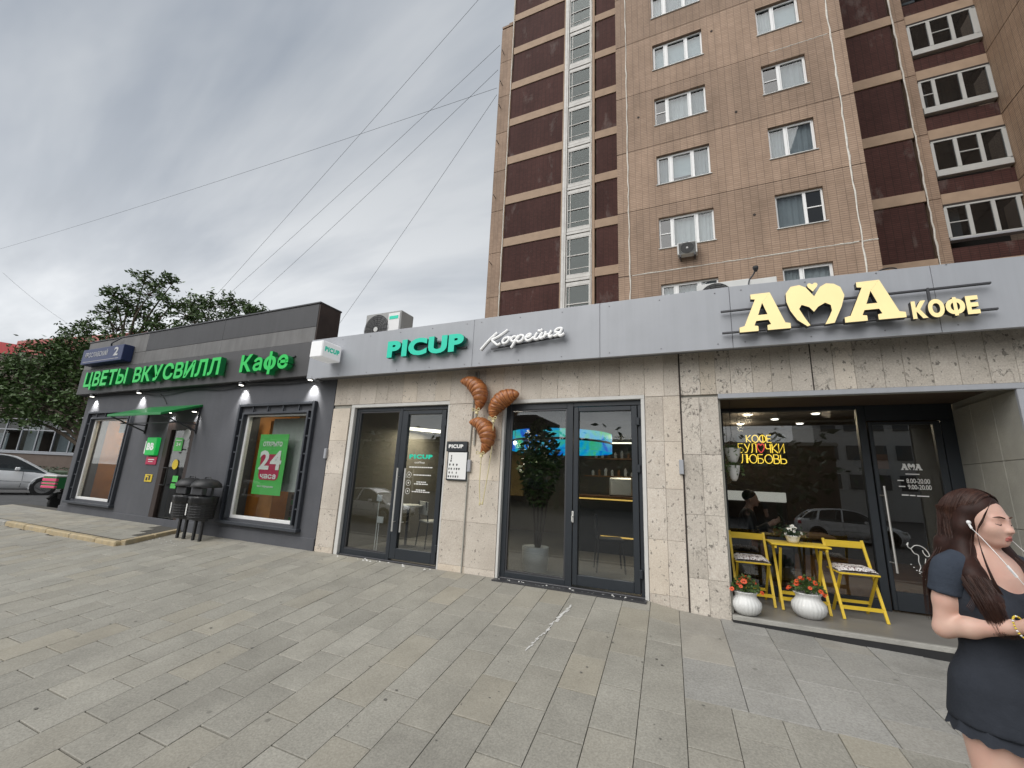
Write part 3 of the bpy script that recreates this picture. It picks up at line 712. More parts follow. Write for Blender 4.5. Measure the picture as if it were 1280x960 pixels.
# worn paint streak and gum spots on the paving
st_ = MB()
P = [(-1.13, -.62), (-1.25, -.98), (-1.36, -1.35)]
for k in range(26):
    u = k / 25; x, y = -1.44 - .085 * u + rnd.uniform(-.012, .012), -.5 - 1.08 * u; w_ = rnd.uniform(.006, .03) * (1 - .4 * u); h_ = rnd.uniform(.015, .03)
    st_.add([(x - w_, y - h_, gz(x, y - h_) + .0035), (x + w_ * .6, y - h_ * .8, gz(x, y - h_) + .0035), (x + w_, y + h_, gz(x, y + h_) + .0035), (x - w_ * .5, y + h_ * .9, gz(x, y + h_) + .0035)], [(0, 1, 2, 3)])
struct(st_.build('paint_streak', M['reveal'], pave), 'stuff')
gm = MB()
for k in range(75):
    x, y = rnd.uniform(-6, .1), rnd.uniform(-4.6, -.2); r_ = rnd.uniform(.005, .014); gm.add([(x + r_ * math.cos(a) * rnd.uniform(.7, 1.2), y + r_ * math.sin(a) * rnd.uniform(.7, 1.2), gz(x, y) + .0045) for a in np.linspace(0, 6.283, 9)[:-1]], [tuple(range(8))])
struct(gm.build('gum_spots', M['gum'], pave), 'stuff')
# recessed entrance at right
PZ = -.012
r = MB(); r.box(.19, 2.75, .0, 1.28, -.28, PZ - .001); r.build('entrance_floor', M['floor'], cafe)
r = MB(); r.cbox(.182, 3.6, -.055, .0, -.02 - .035, PZ, .004); r.build('step_nosing', M['kerb'], cafe)
r = MB(); r.box(.184, 3.6, -.05, -.002, -.4, -.056); r.build('step_riser', M['black'], cafe)
r = MB(); r.box(.186, 2.75, .3, 1.3, 2.40, 2.43); r.build('recess_ceiling', M['soffitbrown'], cafe)
r = MB(); r.cbox(.18, 2.80, -.012, .05, 2.318, 2.374, .004); r.build('lintel_trim', M['fascia'], cafe)
for k in range(3):
    for j in range(4):
        y0 = .035 + k * .4; z0 = -.28 + j * .65; mb = MB(); mb.cbox(2.725, 2.755, y0 + .002, y0 + .398, z0 + .002, min(z0 + .648, 2.40), .004); mb.build('stone_slab', M['concrete'], cafe)
r = MB(); r.cbox(2.715, 2.77, -.008, .033, -.28, 2.32, .006); r.build('corner_trim', M['fascia'], cafe)
r = MB(); r.cbox(.176, .2, .05, 1.25, -.28, 2.40, .002); r.build('recess_cheek', M['concrete'], cafe)
SY = 1.2
f = MB()
f.cbox(.2, .262, SY, SY + .09, PZ, 2.40, .004); f.cbox(1.80, 1.885, SY, SY + .09, PZ, 2.40, .004); f.cbox(.262, 1.80, SY, SY + .09, PZ, .10, .004); f.cbox(.262, 1.80, SY, SY + .09, 2.35, 2.40, .004)
f.cbox(1.885, 2.725, SY, SY + .09, 2.20, 2.40, .004); f.cbox(2.60, 2.725, SY + .002, SY + .09, PZ, 2.2, .004)
fo = f.build('door_frame', M['anthracite'], cafe)
p = MB(); p.box(.262, 1.80, SY + .04, SY + .048, .10, 2.35); p.build('pane', M['glass_dark'], fo)
l = MB(); e0, e1 = SY - .012, SY + .05
l.cbox(1.897, 1.94, e0, e1, .01, 2.185, .005); l.cbox(2.52, 2.59, e0, e1, .01, 2.185, .005); l.cbox(1.94, 2.52, e0, e1, .01, .21, .005); l.cbox(1.94, 2.52, e0, e1, 2.15, 2.185, .005)
lo = l.build('door_leaf', M['anthracite'], cafe)
p = MB(); p.box(1.94, 2.52, e0 + .03, e0 + .038, .21, 2.15); p.build('pane', M['glass_dark'], lo)
h = MB(); h.tube([(1.955, e0 - .05, 1.40), (1.962, e0 - .05, .42)], .013, 8)
for zz in (1.29, .53): h.tube([(1.958, e0 - .05, zz), (1.92, e0, zz)], .007, 6)
h.build('pull_handle', M['steel'], lo)
# lettering and drawings stuck on the glass doors
AMA_A = [(0, 0), (.36, 0), (.36, .13), (.29, .15), (.33, .27), (.56, .27), (.60, .15), (.53, .13), (.53, 0), (.95, 0), (.95, .13), (.86, .16), (.63, 1), (.26, 1), (.26, .87), (.34, .85), (.10, .16), (0, .13)]
HEART_M = [(1.052, 2.97), (.969, 3.05), (.915, 3.16), (.888, 3.265), (.889, 3.361), (.94, 3.434), (1.02, 3.442), (1.075, 3.405), (1.139, 3.295), (1.20, 3.395), (1.255, 3.425), (1.32, 3.41), (1.371, 3.367), (1.396, 3.271), (1.361, 3.154), (1.285, 2.983), (1.205, 2.976), (1.25, 3.06), (1.276, 3.12), (1.272, 3.18), (1.226, 3.212), (1.163, 3.175), (1.122, 3.124), (1.085, 3.18), (1.021, 3.215), (.995, 3.171), (1.033, 3.074), (1.078, 2.98)]
st = MB(); ys_ = e0 + .026
def a_poly(x0, x1, z0, z1): return [(x0 + (x1 - x0) * x / .95, z0 + (z1 - z0) * z) for x, z in AMA_A]
st.prism(a_poly(2.165, 2.235, 1.60, 1.675), ys_, ys_ + .002); st.prism(a_poly(2.295, 2.365, 1.60, 1.675), ys_, ys_ + .002)
st.prism([(2.232 + (x - .888) / .508 * .07, 1.60 + (z - 2.97) / .47 * .078) for x, z in HEART_M], ys_, ys_ + .002)
st.text('8.00-20.00', 2.20, 2.415, 1.445, 1.50, ys_, .002, 0.0, ref='0', space=.05); st.text('9.00-20.00', 2.205, 2.42, 1.375, 1.428, ys_, .002, 0.0, ref='0', space=.05)
for x0, x1, z in ((2.115, 2.175, 1.475), (2.12, 2.18, 1.405), (2.135, 2.2, 1.305), (2.21, 2.26, 1.303), (2.275, 2.385, 1.30), (2.2, 2.33, 1.553)): st.box(x0, x1, ys_, ys_ + .002, z - .006, z + .005)
dog = [(2.105, .735), (2.125, .765), (2.115, .72), (2.14, .70), (2.18, .735), (2.23, .735), (2.275, .70), (2.30, .64), (2.275, .625), (2.25, .66), (2.245, .69)]
st.tube(catmull([(x, ys_, z) for x, z in dog], 4), .0045, 4)
st.tube(catmull([(x, ys_, z) for x, z in [(2.14, .70), (2.165, .65), (2.20, .63), (2.195, .56), (2.205, .50), (2.185, .455), (2.225, .455), (2.245, .50), (2.27, .47), (2.25, .53), (2.262, .60)]], 4), .0045, 4)
for k in range(7): st.box(2.115 + k * .022, 2.128 + k * .022, ys_, ys_ + .002, .52 - .03 * k, .528 - .03 * k)
st.build('door_lettering', M['print_white'], lo)
s2 = MB(); y1_ = .06 - .012 + .03
s2.text('PICUP', -4.27, -3.835, 1.54, 1.605, y1_, .002, .055, ref='P'); s2.build('door_lettering', M['teal'], d1l)
s2 = MB(); s2.text('coffee', -4.16, -3.97, 1.468, 1.497, y1_, .002, 0.0, ref='P', space=.05)
for z, a, b in ((1.408, -4.255, -3.82), (1.29, -4.16, -3.84), (1.185, -4.09, -3.92), (1.155, -4.135, -3.865), (1.065, -4.09, -3.91), (1.038, -4.165, -3.825)):
    x = a
    while x < b - .01:
        w = rnd.uniform(.02, .05); s2.box(x, min(b, x + w), y1_, y1_ + .002, z - .007, z + .008); x += w + .01
for z in (1.29, 1.165, 1.04):
    s2.tube([(-4.245 + .042 * math.cos(t), y1_, z + .042 * math.sin(t)) for t in np.linspace(0, 2 * math.pi, 16, endpoint=False)], .004, 4, closed=True)
    s2.box(-4.255, -4.235, y1_, y1_ + .002, z - .012, z + .015)
s2.build('door_lettering', M['print_white'], d1l)

# ------------------------------------------------------------------ rooms behind the glass
rm = MB()
def room(x0, x1, y0, y1, z0, z1, mats, name):
    for nme, q, m_ in (('floor', (x0, x1, y0, y1, z0 - .05, z0), mats[0]), ('ceiling', (x0, x1, y0, y1, z1, z1 + .05), mats[1]), ('back_wall', (x0, x1, y1, y1 + .1, z0, z1), mats[2]),
                       ('side_wall', (x0 - .08, x0, y0, y1, z0, z1), mats[2]), ('side_wall', (x1, x1 + .08, y0, y1, z0, z1), mats[2])):
        b = MB(); b.box(*q); b.build(name + '_' + nme, m_, cafe)
room(-5.75, -.55, .17, 5.6, 0.0, 2.9, (M['floor'], M['room_dark'], M['room']), 'coffee_room')
room(.1, 6.5, 1.32, 6.0, 0.0, 2.7, (M['woodbrown'], M['room_dark'], M['room_dark']), 'cafe_room')
# ------------------------------------------------------------------ grey shop at left
gs = thing('grey_shop', 'single storey grey rendered food shop with two shuttered windows and a green lettered sign band', 'building', (-10.4, 0, 0))
w = MB(); D_ = 7.5
wins = [(-14.12, -12.45, .385, 2.32), (-8.255, -6.535, .36, 2.305)]; door = (-10.85, -9.845, .06, 2.2)
xs_ = sorted([-14.72, -5.962] + [q for a in wins for q in a[:2]] + list(door[:2]))
holes = wins + [door]
for a, b in zip(xs_[:-1], xs_[1:]):
    h = [q for q in holes if abs(q[0] - a) < 1e-6]
    if h: w.box(a, b, 0, .3, -.3, h[0][2]); w.box(a, b, 0, .3, h[0][3], 3.0)
    else: w.box(a, b, 0, .3, -.3, 3.0)
w.box(-14.72, -14.45, .3, D_, -.3, 3.0); w.box(-6.2, -5.975, .3, D_, -.3, 3.0); w.box(-14.45, -6.2, D_ - .2, D_, -.3, 3.0); w.box(-14.72, -5.975, .0, D_, 3.0, 3.55)
w.build('wall', M['greywall'], gs)
p = MB(); p.cbox(-14.74, -5.962, -.018, .0, -.3, .19, .006); p.build('plinth', M['greywall'], gs)
f = MB(); f.cbox(-15.0, -6.40, -.16, -.002, 2.965, 3.625, .01); f.build('sign_band', M['greybox'], gs)
for i, (a, b) in enumerate(((-15.02, -12.2), (-12.197, -9.3), (-9.297, -6.53))):
    f = MB(); f.cbox(a, b, -.14, .35, 3.63, 3.93, .004); f.build('lower_parapet_sheet', M['greylight'], gs)
    f = MB(); f.cbox(a, b, -.142, .35, 3.933, 4.39, .004); f.build('upper_parapet_sheet', M['greydark'] if i else M['greylight'], gs)
f = MB(); f.cbox(-15.04, -6.49, -.16, .38, 4.392, 4.425, .006); f.build('parapet_cap', M['darksteel'], gs)
f = MB(); f.box(-6.525, -6.50, -.135, .36, 3.60, 4.39); f.build('parapet_end', M['rust'], gs)
f = MB(); f.box(-15.0, -6.55, .36, D_, 3.55, 3.6); f.build('roof', M['rust'], gs)
# windows: white frames set in a slate open-work shutter box
for k, (x0, x1, z0, z1) in enumerate(wins):
    o = [(-14.36, -12.28, .33, 2.52), (-8.45, -6.35, .31, 2.52)][k]
    g = MB(); t = .055; y0, y1 = -.075, 0
    g.cbox(o[0], o[0] + t, y0, y1, o[2], o[3], .006); g.cbox(o[1] - t, o[1], y0, y1, o[2], o[3], .006); g.cbox(o[0] + t, o[1] - t, y0, y1, o[3] - t, o[3], .006); g.cbox(o[0] - .03, o[1] + .03, y0 - .03, y1, o[2] - .05, o[2] + .005, .006)
    g.cbox(x0 - .045, x0 - .005, y0 + .01, y1, z0, z1 + .04, .005); g.cbox(x1 + .005, x1 + .045, y0 + .01, y1, z0, z1 + .04, .005); g.cbox(x0 - .045, x1 + .045, y0 + .012, y1, z1 + .005, z1 + .045, .005)
    go = g.build('shutter_frame', M['grille'], gs)
    n = 6
    for i in range(n):
        zz = o[2] + (o[3] - o[2]) * (i + 1) / (n + 1)
        for xa, xb in ((o[0] + t, x0 - .045), (x1 + .045, o[1] - t)):
            b = MB(); b.cbox(xa - .005, xb + .005, -.05, -.02, zz - .012, zz + .012, .003); b.build('spacer_bar', M['grille'], go)
    for i in range(4):
        xx = o[0] + (o[1] - o[0]) * (i + 1) / 5; b = MB(); b.cbox(xx - .012, xx + .012, -.05, -.02, z1 + .04, o[3] - t + .005, .003); b.build('spacer_bar', M['grille'], go)
    wf = MB(); q = .055
    wf.cbox(x0, x0 + q, .02, .1, z0, z1, .004); wf.cbox(x1 - q * .6, x1, .02, .1, z0, z1, .004); wf.cbox(x0 + q, x1 - q * .6, .021, .1, z0, z0 + q, .004); wf.cbox(x0 + q, x1 - q * .6, .021, .1, z1 - q * .5, z1, .004)
    wo = wf.build('window', M['white'], gs)
    b = MB(); b.box(x0 + q, x1 - q * .6, .05, .058, z0 + q, z1 - q * .5); b.build('pane', M['glass'], wo)
    # shop lining behind the glass
    b = MB(); b.box(x0 - .1, x1 + .1, 1.3, 1.36, 0.1, 2.6); b.build('back_panel', M['wood'] if k == 0 else M['room'], gs)
    b = MB(); b.box(x0 - .16, x0 - .1, .31, 1.36, .1, 2.6); b.build('side_panel', M['wood'], gs)
    b = MB(); b.box(x1 + .1, x1 + .16, .31, 1.36, .1, 2.6); b.build('side_panel', M['room'], gs)
    b = MB(); b.box(x0 - .1, x1 + .1, .31, 1.3, .05, .1); b.box(x0 - .1, x1 + .1, .31, 1.3, 2.6, 2.65); b.build('floor_board', M['room'], gs)
    b = MB(); b.box(x0 + .2, x1 - .2, .9, .98, 2.575, 2.598); b.build('display_fill_tube', M['tubelight'], gs)  # unseen tube and area lamp, added to brighten the dark window lining
    l = bpy.data.lights.new('display_fill', 'AREA'); l.energy = 9; l.size = .5; l.color = (1, .86, .62); lo = bpy.data.objects.new('display_fill', l); COL.objects.link(lo); lo.parent = gs; lo.location = ((x0 + x1) / 2 + 10.4, .85, 2.55)
    if k == 0:
        b = MB(); b.box(x0 + .5, x1 - .1, .34, .36, 2.02, 2.28); b.build('roller_blind', M['curtain'], gs)
        b = MB(); b.cbox(x1 - .75, x1 - .12, .55, 1.0, .1, .95, .02); b.build('stool', M['acwhite'], gs)
        b = MB(); b.beam((x0 + .15, 1.25, 1.55), (x1 - .2, 1.25, 1.55), .06, .05); b.build('shelf', M['curtain2'], gs)
    else:
        b = MB(); b.box(x0 + .06, x0 + .46, .5, .53, .12, 2.26); b.build('wood_post', M['wood'], gs)
        b = MB()
        nn = 24; xa, xb = x0 + .42, x1 - .10
        V = []; 
        for i in range(nn + 1):
            xx = xa + (xb - xa) * i / nn; yy = .30 + .006 * math.sin(i * 2.1)
            V += [(xx, yy, .92), (xx, yy, 2.27)]
        b.add(V, [(2 * i, 2 * i + 2, 2 * i + 3, 2 * i + 1) for i in range(nn)]); b.box(xa, xb, .29, .31, .885, .92); b.build('roller_blind', M['blind'], gs)
        for i in range(6):
            c = MB(); c.box(x0 + .5, x1 - .1, .9, .93, .16 + .11 * i, .25 + .11 * i); c.build('shelf_board', M['green'] if i % 3 == 1 else M['room_dark'], gs)
b = MB(); b.box(-14.4, -6.25, 1.4, 1.5, 0, 2.9); b.build('partition', M['room_dark'], gs)
# door
x0, x1, z0, z1 = door
f = MB(); f.cbox(x0, x0 + .16, .0, .12, z0, z1, .006); f.cbox(x1 - .12, x1, .0, .12, z0, z1, .006); f.cbox(x0 + .16, x1 - .12, .001, .12, z1 - .17, z1, .006); f.cbox(x0 + .16, x1 - .12, .001, .12, z0, z0 + .1, .006)
do = f.build('door', M['brownframe'], gs)
b = MB(); b.box(x0 + .16, x1 - .12, .05, .058, z0 + .1, z1 - .17); b.build('pane', M['glass'], do)
b = MB(); b.tube([(x0 + .22, -.0, 1.22), (x0 + .22, -.05, 1.22), (x0 + .42, -.05, 1.22), (x0 + .42, -.05, .86), (x0 + .22, -.05, .86), (x0 + .22, 0, .86)], .012, 6); b.build('handle', M['black'], do)
b = MB(); b.box(x0 + .2, x1 - .2, .9, .95, 1.28, 2.1); b.build('inner_panel', M['woodbrown'], gs)
b = MB(); b.box(x0 + .1, x1 - .1, 1.0, 1.05, .1, 1.28); b.build('inner_counter', M['blind'], gs)
def stick(name, q, m_): b = MB(); b.cbox(q[0], q[1], -.004 + q[4], .0 + q[4], q[2], q[3], .001); return b.build(name, m_, do)
stick('green_notice', (-10.54, -10.25, 1.58, 1.865, .044), M['posterg']); stick('green_notice', (-10.35, -10.16, .93, 1.06, .044), M['posterg']); stick('green_notice', (-10.37, -10.18, .80, .90, .044), M['posterg'])
b = MB(); b.text('24', -10.47, -10.32, 1.69, 1.76, .038, .002, .03, ref='2'); b.box(-10.5, -10.3, .038, .04, 1.80, 1.82); b.build('notice_print', M['print_white'], do)
b = MB(); b.lathe([(.105, 0), (.105, .004)], (-10.36, .042, 1.295), 18, axis='y'); b.build('round_sticker', M['yellow'], do)
b = MB(); b.lathe([(.12, 0), (.12, .004)], (-10.09, .0, 1.93), 18, axis='y'); b.build('round_sticker', M['curtain'], do)
# canopy over the door
cn = thing('door_canopy', 'sloping green canopy above the brown shop door', 'canopy', (-10.7, 0, 2.5))
X0, X1, Z0, Z1, DY = -11.74, -9.74, 2.57, 2.285, -.74
b = MB(); V = [(X0, 0, Z0), (X1, 0, Z0), (X1, DY, Z1), (X0, DY, Z1)]; V += [(x, y, z - .05) for x, y, z in V]
b.add(V, [(3, 2, 1, 0), (4, 5, 6, 7), (2, 3, 7, 6), (3, 0, 4, 7), (1, 2, 6, 5), (0, 1, 5, 4)]); b.build('canopy_sheet', M['green'], cn, bevel=.006)
for xx in (X0 + .05, X1 - .05):
    b = MB(); b.beam((xx, -.02, 2.5), (xx, -.02, 1.95), .03, .03); b.beam((xx, -.02, 2.0), (xx, DY + .05, 2.25), .025, .025); b.beam((xx, -.02, 2.14), (xx, -.5, 2.13), .022, .022); b.build('bracket', M['darksteel'], cn)
b = MB(); b.beam((X0, -.42, 2.13), (X1, -.42, 2.13), .02, .02); b.build('cross_rod', M['darksteel'], cn)
# flood lamps on the wall under the sign band and the canopy
def wall_lamp(x, y, z, label, e=9):
    t = thing('wall_lamp', label, 'lamp', (x, y, z), 'small lit spot lamps washing the grey wall')
    b = MB(); b.lathe([(.05, 0), (.052, .03), (.04, .06)], (x, y, z), 12); b.build('lamp_body', M['darksteel'], t)
    b = MB(); b.lathe([(.042, -.004), (.04, 0)], (x, y, z), 12); b.build('lens', M['lamp'], t)
    l = bpy.data.lights.new('lamp_light', 'SPOT'); l.energy = e; l.spot_size = math.radians(80); l.spot_blend = .8; l.shadow_soft_size = .03; l.color = (1, .97, .92)
    lo = bpy.data.objects.new('lamp_light', l); COL.objects.link(lo); lo.parent = t; lo.location = (0, 0, -.03); lo.rotation_euler = (math.radians(26), 0, 0)
for x, lb in ((-14.25, 'leftmost lit spot lamp under the green lettered sign band'), (-12.1, 'lit spot lamp under the sign band, left of the canopy'), (-8.42, 'lit spot lamp above the left end of the poster window'), (-6.5, 'rightmost lit spot lamp, next to the travertine wall')):
    wall_lamp(x, -.115, 2.90, lb, 26)
wall_lamp(-10.72, -.10, 2.40, 'small lit lamp under the canopy, left of the pair', 8); wall_lamp(-9.82, -.10, 2.40, 'small lit lamp under the canopy, right of the pair', 8)
cb = MB(); cb.tube(catmull([(-14.9, -.05, 2.94), (-12.4, -.06, 2.93), (-11.4, -.07, 2.86), (-10.2, -.05, 2.92), (-9.2, -.06, 2.88), (-8.3, -.07, 2.93), (-7.2, -.06, 2.90), (-6.4, -.05, 2.93)], 6), .012, 5)
cb.tube(catmull([(-11.4, -.03, 2.88), (-11.2, -.03, 2.75), (-11.05, -.03, 2.62)], 5), .009, 5)
tag(cb.build('wall_cable', M['cable'], loc=(-10.5, 0, 2.9)), 'black cables sagging along the wall under the green lettered sign band', 'cable')
# ------------------------------------------------------------------ apartment tower behind
tw = thing('apartment_tower', 'tall tan tiled panel apartment tower with maroon side bays and white framed windows', 'building', (0, 10.8, 0))
TY = 10.8
ST = 2.93
J0 = 9.58                                    # a floor joint on the middle bay
def holed(mb, x0, x1, z0, z1, y, th, holes, mi=0):
    """panel with rectangular holes, split in vertical strips"""
    xs_ = sorted({x0, x1} | {q for h in holes for q in h[:2]})
    for a, b in zip(xs_[:-1], xs_[1:]):
        hs = sorted([h for h in holes if h[0] <= a + 1e-6 and h[1] >= b - 1e-6], key=lambda h: h[2]); z = z0
        for h in hs:
            mb.box(a, b, y, y + th, z, h[2], mi); z = h[3]
        mb.box(a, b, y, y + th, z, z1, mi)
def flat_window(x0, x1, z0, z1, y, fr, style, deep=.12):
    """white plastic window: frame (window), panes, curtains and sill as its pieces; fr = sash boundaries 0..1"""
    w = MB(); t = .065
    w.cbox(x0, x1, y + deep, y + deep + .07, z0, z0 + t, .006); w.cbox(x0, x1, y + deep, y + deep + .07, z1 - t, z1, .006)
    bs = [x0 + (x1 - x0) * q for q in fr]
    for i, q in enumerate(bs):
        hw = .05 if 0 < i < len(bs) - 1 else .032; c = min(max(q, x0 + hw), x1 - hw)
        w.cbox(c - hw, c + hw, y + deep - .004, y + deep + .07, z0 + t, z1 - t, .006)
    for i in range(len(bs) - 1):
        if style[i] == 'net':
            zz = (z0 + z1) / 2; w.cbox(bs[i] + .03, bs[i + 1] - .05, y + deep + .0, y + deep + .05, zz - .02, zz + .02, .004)
        elif i != len(bs) // 2 - (len(bs) % 2):                     # opening sash: a second thin frame
            a, b = bs[i] + .055, bs[i + 1] - .055
            for r in ((a, a + .035, z0 + t, z1 - t), (b - .035, b, z0 + t, z1 - t), (a + .035, b - .035, z0 + t, z0 + t + .035), (a + .035, b - .035, z1 - t - .035, z1 - t)): w.cbox(r[0], r[1], y + deep - .018, y + deep + .04, r[2], r[3], .004)
    wo = w.build('window', M['white'], tw)
    for i in range(len(bs) - 1):
        p = MB(); p.box(bs[i] + .03, bs[i + 1] - .03, y + deep + .03, y + deep + .036, z0 + t, z1 - t)
        p.build('pane', M['netglass'] if style[i] == 'net' else M['glass_tower'], wo)
        s = style[i]
        if s in ('c', 'g', 'b'):
            c = MB(); a, b = bs[i] + .02, bs[i + 1] - .02; zb = z0 + .05
            if s == 'b': zb = z0 + .35
            nn = 14; V = []
            for k in range(nn + 1):
                xx = a + (b - a) * k / nn; yy = y + deep + .16 + (.02 * math.sin(k * 1.9 + x0) if s != 'b' else 0); V += [(xx, yy, zb), (xx, yy, z1 - .04)]
            c.add(V, [(2 * k, 2 * k + 2, 2 * k + 3, 2 * k + 1) for k in range(nn)])
            c.build('blind' if s == 'b' else 'curtain', M['blindlines'] if s == 'b' else M['curtain' if s == 'c' else 'curtain2'], wo)
    s = MB(); s.cbox(x0 - .04, x1 + .04, y - .045, y + deep + .002, z0 - .035, z0 - .002, .006); s.build('sill', M['acwhite'], wo)
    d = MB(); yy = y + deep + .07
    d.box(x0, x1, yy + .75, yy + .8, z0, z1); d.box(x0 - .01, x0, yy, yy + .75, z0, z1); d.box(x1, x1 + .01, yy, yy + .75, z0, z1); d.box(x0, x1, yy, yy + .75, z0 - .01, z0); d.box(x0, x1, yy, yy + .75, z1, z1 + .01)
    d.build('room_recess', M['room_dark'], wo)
    return wo
M['netglass'] = glassmat('insect screen glass', (.30, .32, .33), 1.5, .03)
M['blindlines'] = mat('striped blind', (.40, .46, .48), .8, var=.1, vs=5)
NF = 9
FL = [J0 + ST * k for k in range(-2, NF)]
# middle bay
for k, z in enumerate(FL[:-1]):
    z0, z1 = z + .012, z + ST - .012
    wz0, wz1 = z + .98, z + 2.37
    mb = MB(); holed(mb, -2.38, 5.16, z0, z1, TY, .30, [(-1.215, .81, wz0, wz1), (2.845, 4.315, wz0, wz1)]); mb.build('facade_panel', M['tan'], tw)
    mb = MB(); mb.cbox(-2.85, -2.40, TY, TY + .3, z0, z1, .01); mb.build('facade_panel', M['tan'], tw)
    mb = MB(); mb.cbox(5.19, 5.60, TY, TY + .3, z0, z1, .01); mb.build('facade_panel', M['tan'], tw)
    if k in (1, 2, 3, 4, 5, 6, 7):
        a = {1: 'cgc', 2: ('n', 'c', 'c'), 3: 'gbg', 4: ('n', 'c', 'g'), 5: 'bbb', 6: 'cgc', 7: 'ccg'}[k]
        sty = ['net' if q == 'n' else q for q in a]
        flat_window(-1.215, .81, wz0, wz1, TY, [0, .27, .69, 1] if sty[0] != 'net' else [0, .24, .70, 1], sty)
        b = {1: 'cc', 2: ('g', 'n'), 3: 'gg', 4: ('n', 'g'), 5: 'cb', 6: 'cg', 7: 'gg'}[k]
        flat_window(2.845, 4.315, wz0, wz1, TY, [0, .62, 1] if b[-1] == 'n' else [0, .38, 1], ['net' if q == 'n' else q for q in b])
sm = MB()
for z in FL: sm.box(-2.85, 5.6, TY + .02, TY + .05, z - .014, z + .014)
sm.box(-2.40, -2.38, TY + .015, TY + .05, FL[0], FL[-1]); sm.box(5.16, 5.19, TY + .015, TY + .05, FL[0], FL[-1]); sm.build('panel_seam', M['seam'], tw)
def sealant(x, z0, z1, y, w=.04):
    mb = MB(); n = int((z1 - z0) / .35); P = [(x + rnd.uniform(-.018, .018), y, z0 + (z1 - z0) * i / n) for i in range(n + 1)]
    mb.tube(P, [w * rnd.uniform(.35, .8) for _ in P], 6); return mb
sealant(-2.39, FL[0], FL[-1], TY + .0).build('joint_sealant', M['sealant'], tw); sealant(5.175, FL[0], FL[-1], TY + .0, .05).build('joint_sealant', M['sealant'], tw)
for z, a, b in ((J0 - ST * 0, -2.3, 5.1), (J0 + ST * 0, 5.2, 5.6), (J0 + ST * 3, 3.2, 5.1)):
    mb = MB(); n = 30; P = [(a + (b - a) * i / n, TY + .003, z + rnd.uniform(-.012, .012)) for i in range(n + 1)]; mb.tube(P, [.026 * rnd.uniform(.5, 1) for _ in P], 5); mb.build('joint_sealant', M['sealant'], tw)
mb = MB(); mb.box(-2.85, 5.6, TY + .302, TY + .34, 3.0, FL[0]); mb.box(-2.85, 5.6, TY + .0, TY + .3, 3.0, FL[0] - .02)
mb.box(-2.85, -2.65, TY + .3, 20, 3, FL[-1]); mb.box(5.4, 5.6, TY + .3, 20, 3, FL[-1]); mb.box(-2.85, 5.6, TY, 20, FL[-1] + .02, FL[-1] + .4); mb.build('wall', M['tan'], tw)
hole = MB()
for x, z in ((1.85, 16.0), (2.15, 11.3), (1.2, 20.4), (3.0, 22.9), (-1.9, 17.1)): hole.lathe([(.05, 0), (.05, .01)], (x, TY - .004, z), 10, axis='y')
hole.build('vent_hole', M['seam'], tw)

# left bay, set back: maroon panels and the glazed stair
LY = 15.3; LT = 2.90; L0 = 12.14 - 3 * LT
def part(name, q, m_, ch=.01): b = MB(); b.cbox(*q, ch); return b.build(name, M[m_] if isinstance(m_, str) else m_, tw)
for k in range(0, 12):
    z = L0 + LT * k                                  # bottom of the tan band
    part('concrete_band', (-10.5, -6.80, LY, LY + .3, z, z + .56), 'band'); part('maroon_panel', (-10.5, -6.88, LY + .05, LY + .3, z + .565, z + LT - .005), 'maroon')
    part('concrete_band', (-4.90, -2.5, LY, LY + .3, z + .02, z + .53), 'band'); part('maroon_panel', (-4.82, -3.2, LY + .05, LY + .3, z + .535, z + LT + .015), 'maroon')
    # stair light: frame, spandrel and panes
    zs = z - .3
    w = MB(); x0, x1 = -6.52, -5.17; g0, g1 = zs + .62, zs + LT
    w.cbox(x0, x1, LY + .03, LY + .12, zs, zs + .2, .01); w.cbox(x0, x1, LY + .0, LY + .12, zs + .24, zs + .40, .01); w.cbox(x0, x1, LY + .03, LY + .12, zs + .43, zs + .62, .01)
    t = .06; mid = g0 + (g1 - g0) * .52
    w.cbox(x0, x0 + t, LY + .03, LY + .1, g0, g1, .008); w.cbox(x1 - t, x1, LY + .03, LY + .1, g0, g1, .008)
    w.cbox(x0 + t, x1 - t, LY + .03, LY + .1, g0, g0 + t, .008); w.cbox(x0 + t, x1 - t, LY + .025, LY + .1, mid - .03, mid + .03, .008); w.cbox(x0 + t, x1 - t, LY + .03, LY + .1, g1 - t, g1, .008)
    w.cbox(x0 + t, x1 - t, LY + .05, LY + .1, g0 + .36, g0 + .40, .006); w.cbox(x0 + t + .12, x0 + t + .16, LY + .05, LY + .1, g0 + t, g1 - t, .006)
    wo = w.build('stair_window', M['stairwhite'] if 'stairwhite' in M else M['white'], tw)
    for a, b in ((g0 + t, mid - .03), (mid + .03, g1 - t)):
        p = MB(); p.box(x0 + t, x1 - t, LY + .07, LY + .076, a, b); p.build('pane', M['glass_stair'], wo)
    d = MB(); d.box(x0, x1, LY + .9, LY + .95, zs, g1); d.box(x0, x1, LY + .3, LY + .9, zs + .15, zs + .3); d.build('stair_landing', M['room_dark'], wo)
    part('facade_panel', (-11.45, -10.62, LY + .0, LY + .3, z - .3, z + LT - .32), 'tan') if z + LT < 33 else None
for x0, x1, m_ in ((-10.62, -10.5, 'band'), (-6.88, -6.80, 'band'), (-6.80, -6.64, 'white'), (-6.64, -6.54, 'white'), (-5.16, -5.05, 'white'), (-5.05, -4.90, 'band')):
    part('pilaster', (x0 + .004, x1 - .004, LY - (.03 if m_ == 'white' else .01), LY + .3, 3, L0 + 12 * LT), 'stairwhite' if m_ == 'white' else m_)
sealant(-10.56, 5, L0 + 12 * LT, LY - .02, .05).build('joint_sealant', M['sealant'], tw); sealant(-5.12, 5, L0 + 12 * LT, LY - .04, .04).build('joint_sealant', M['sealant'], tw)
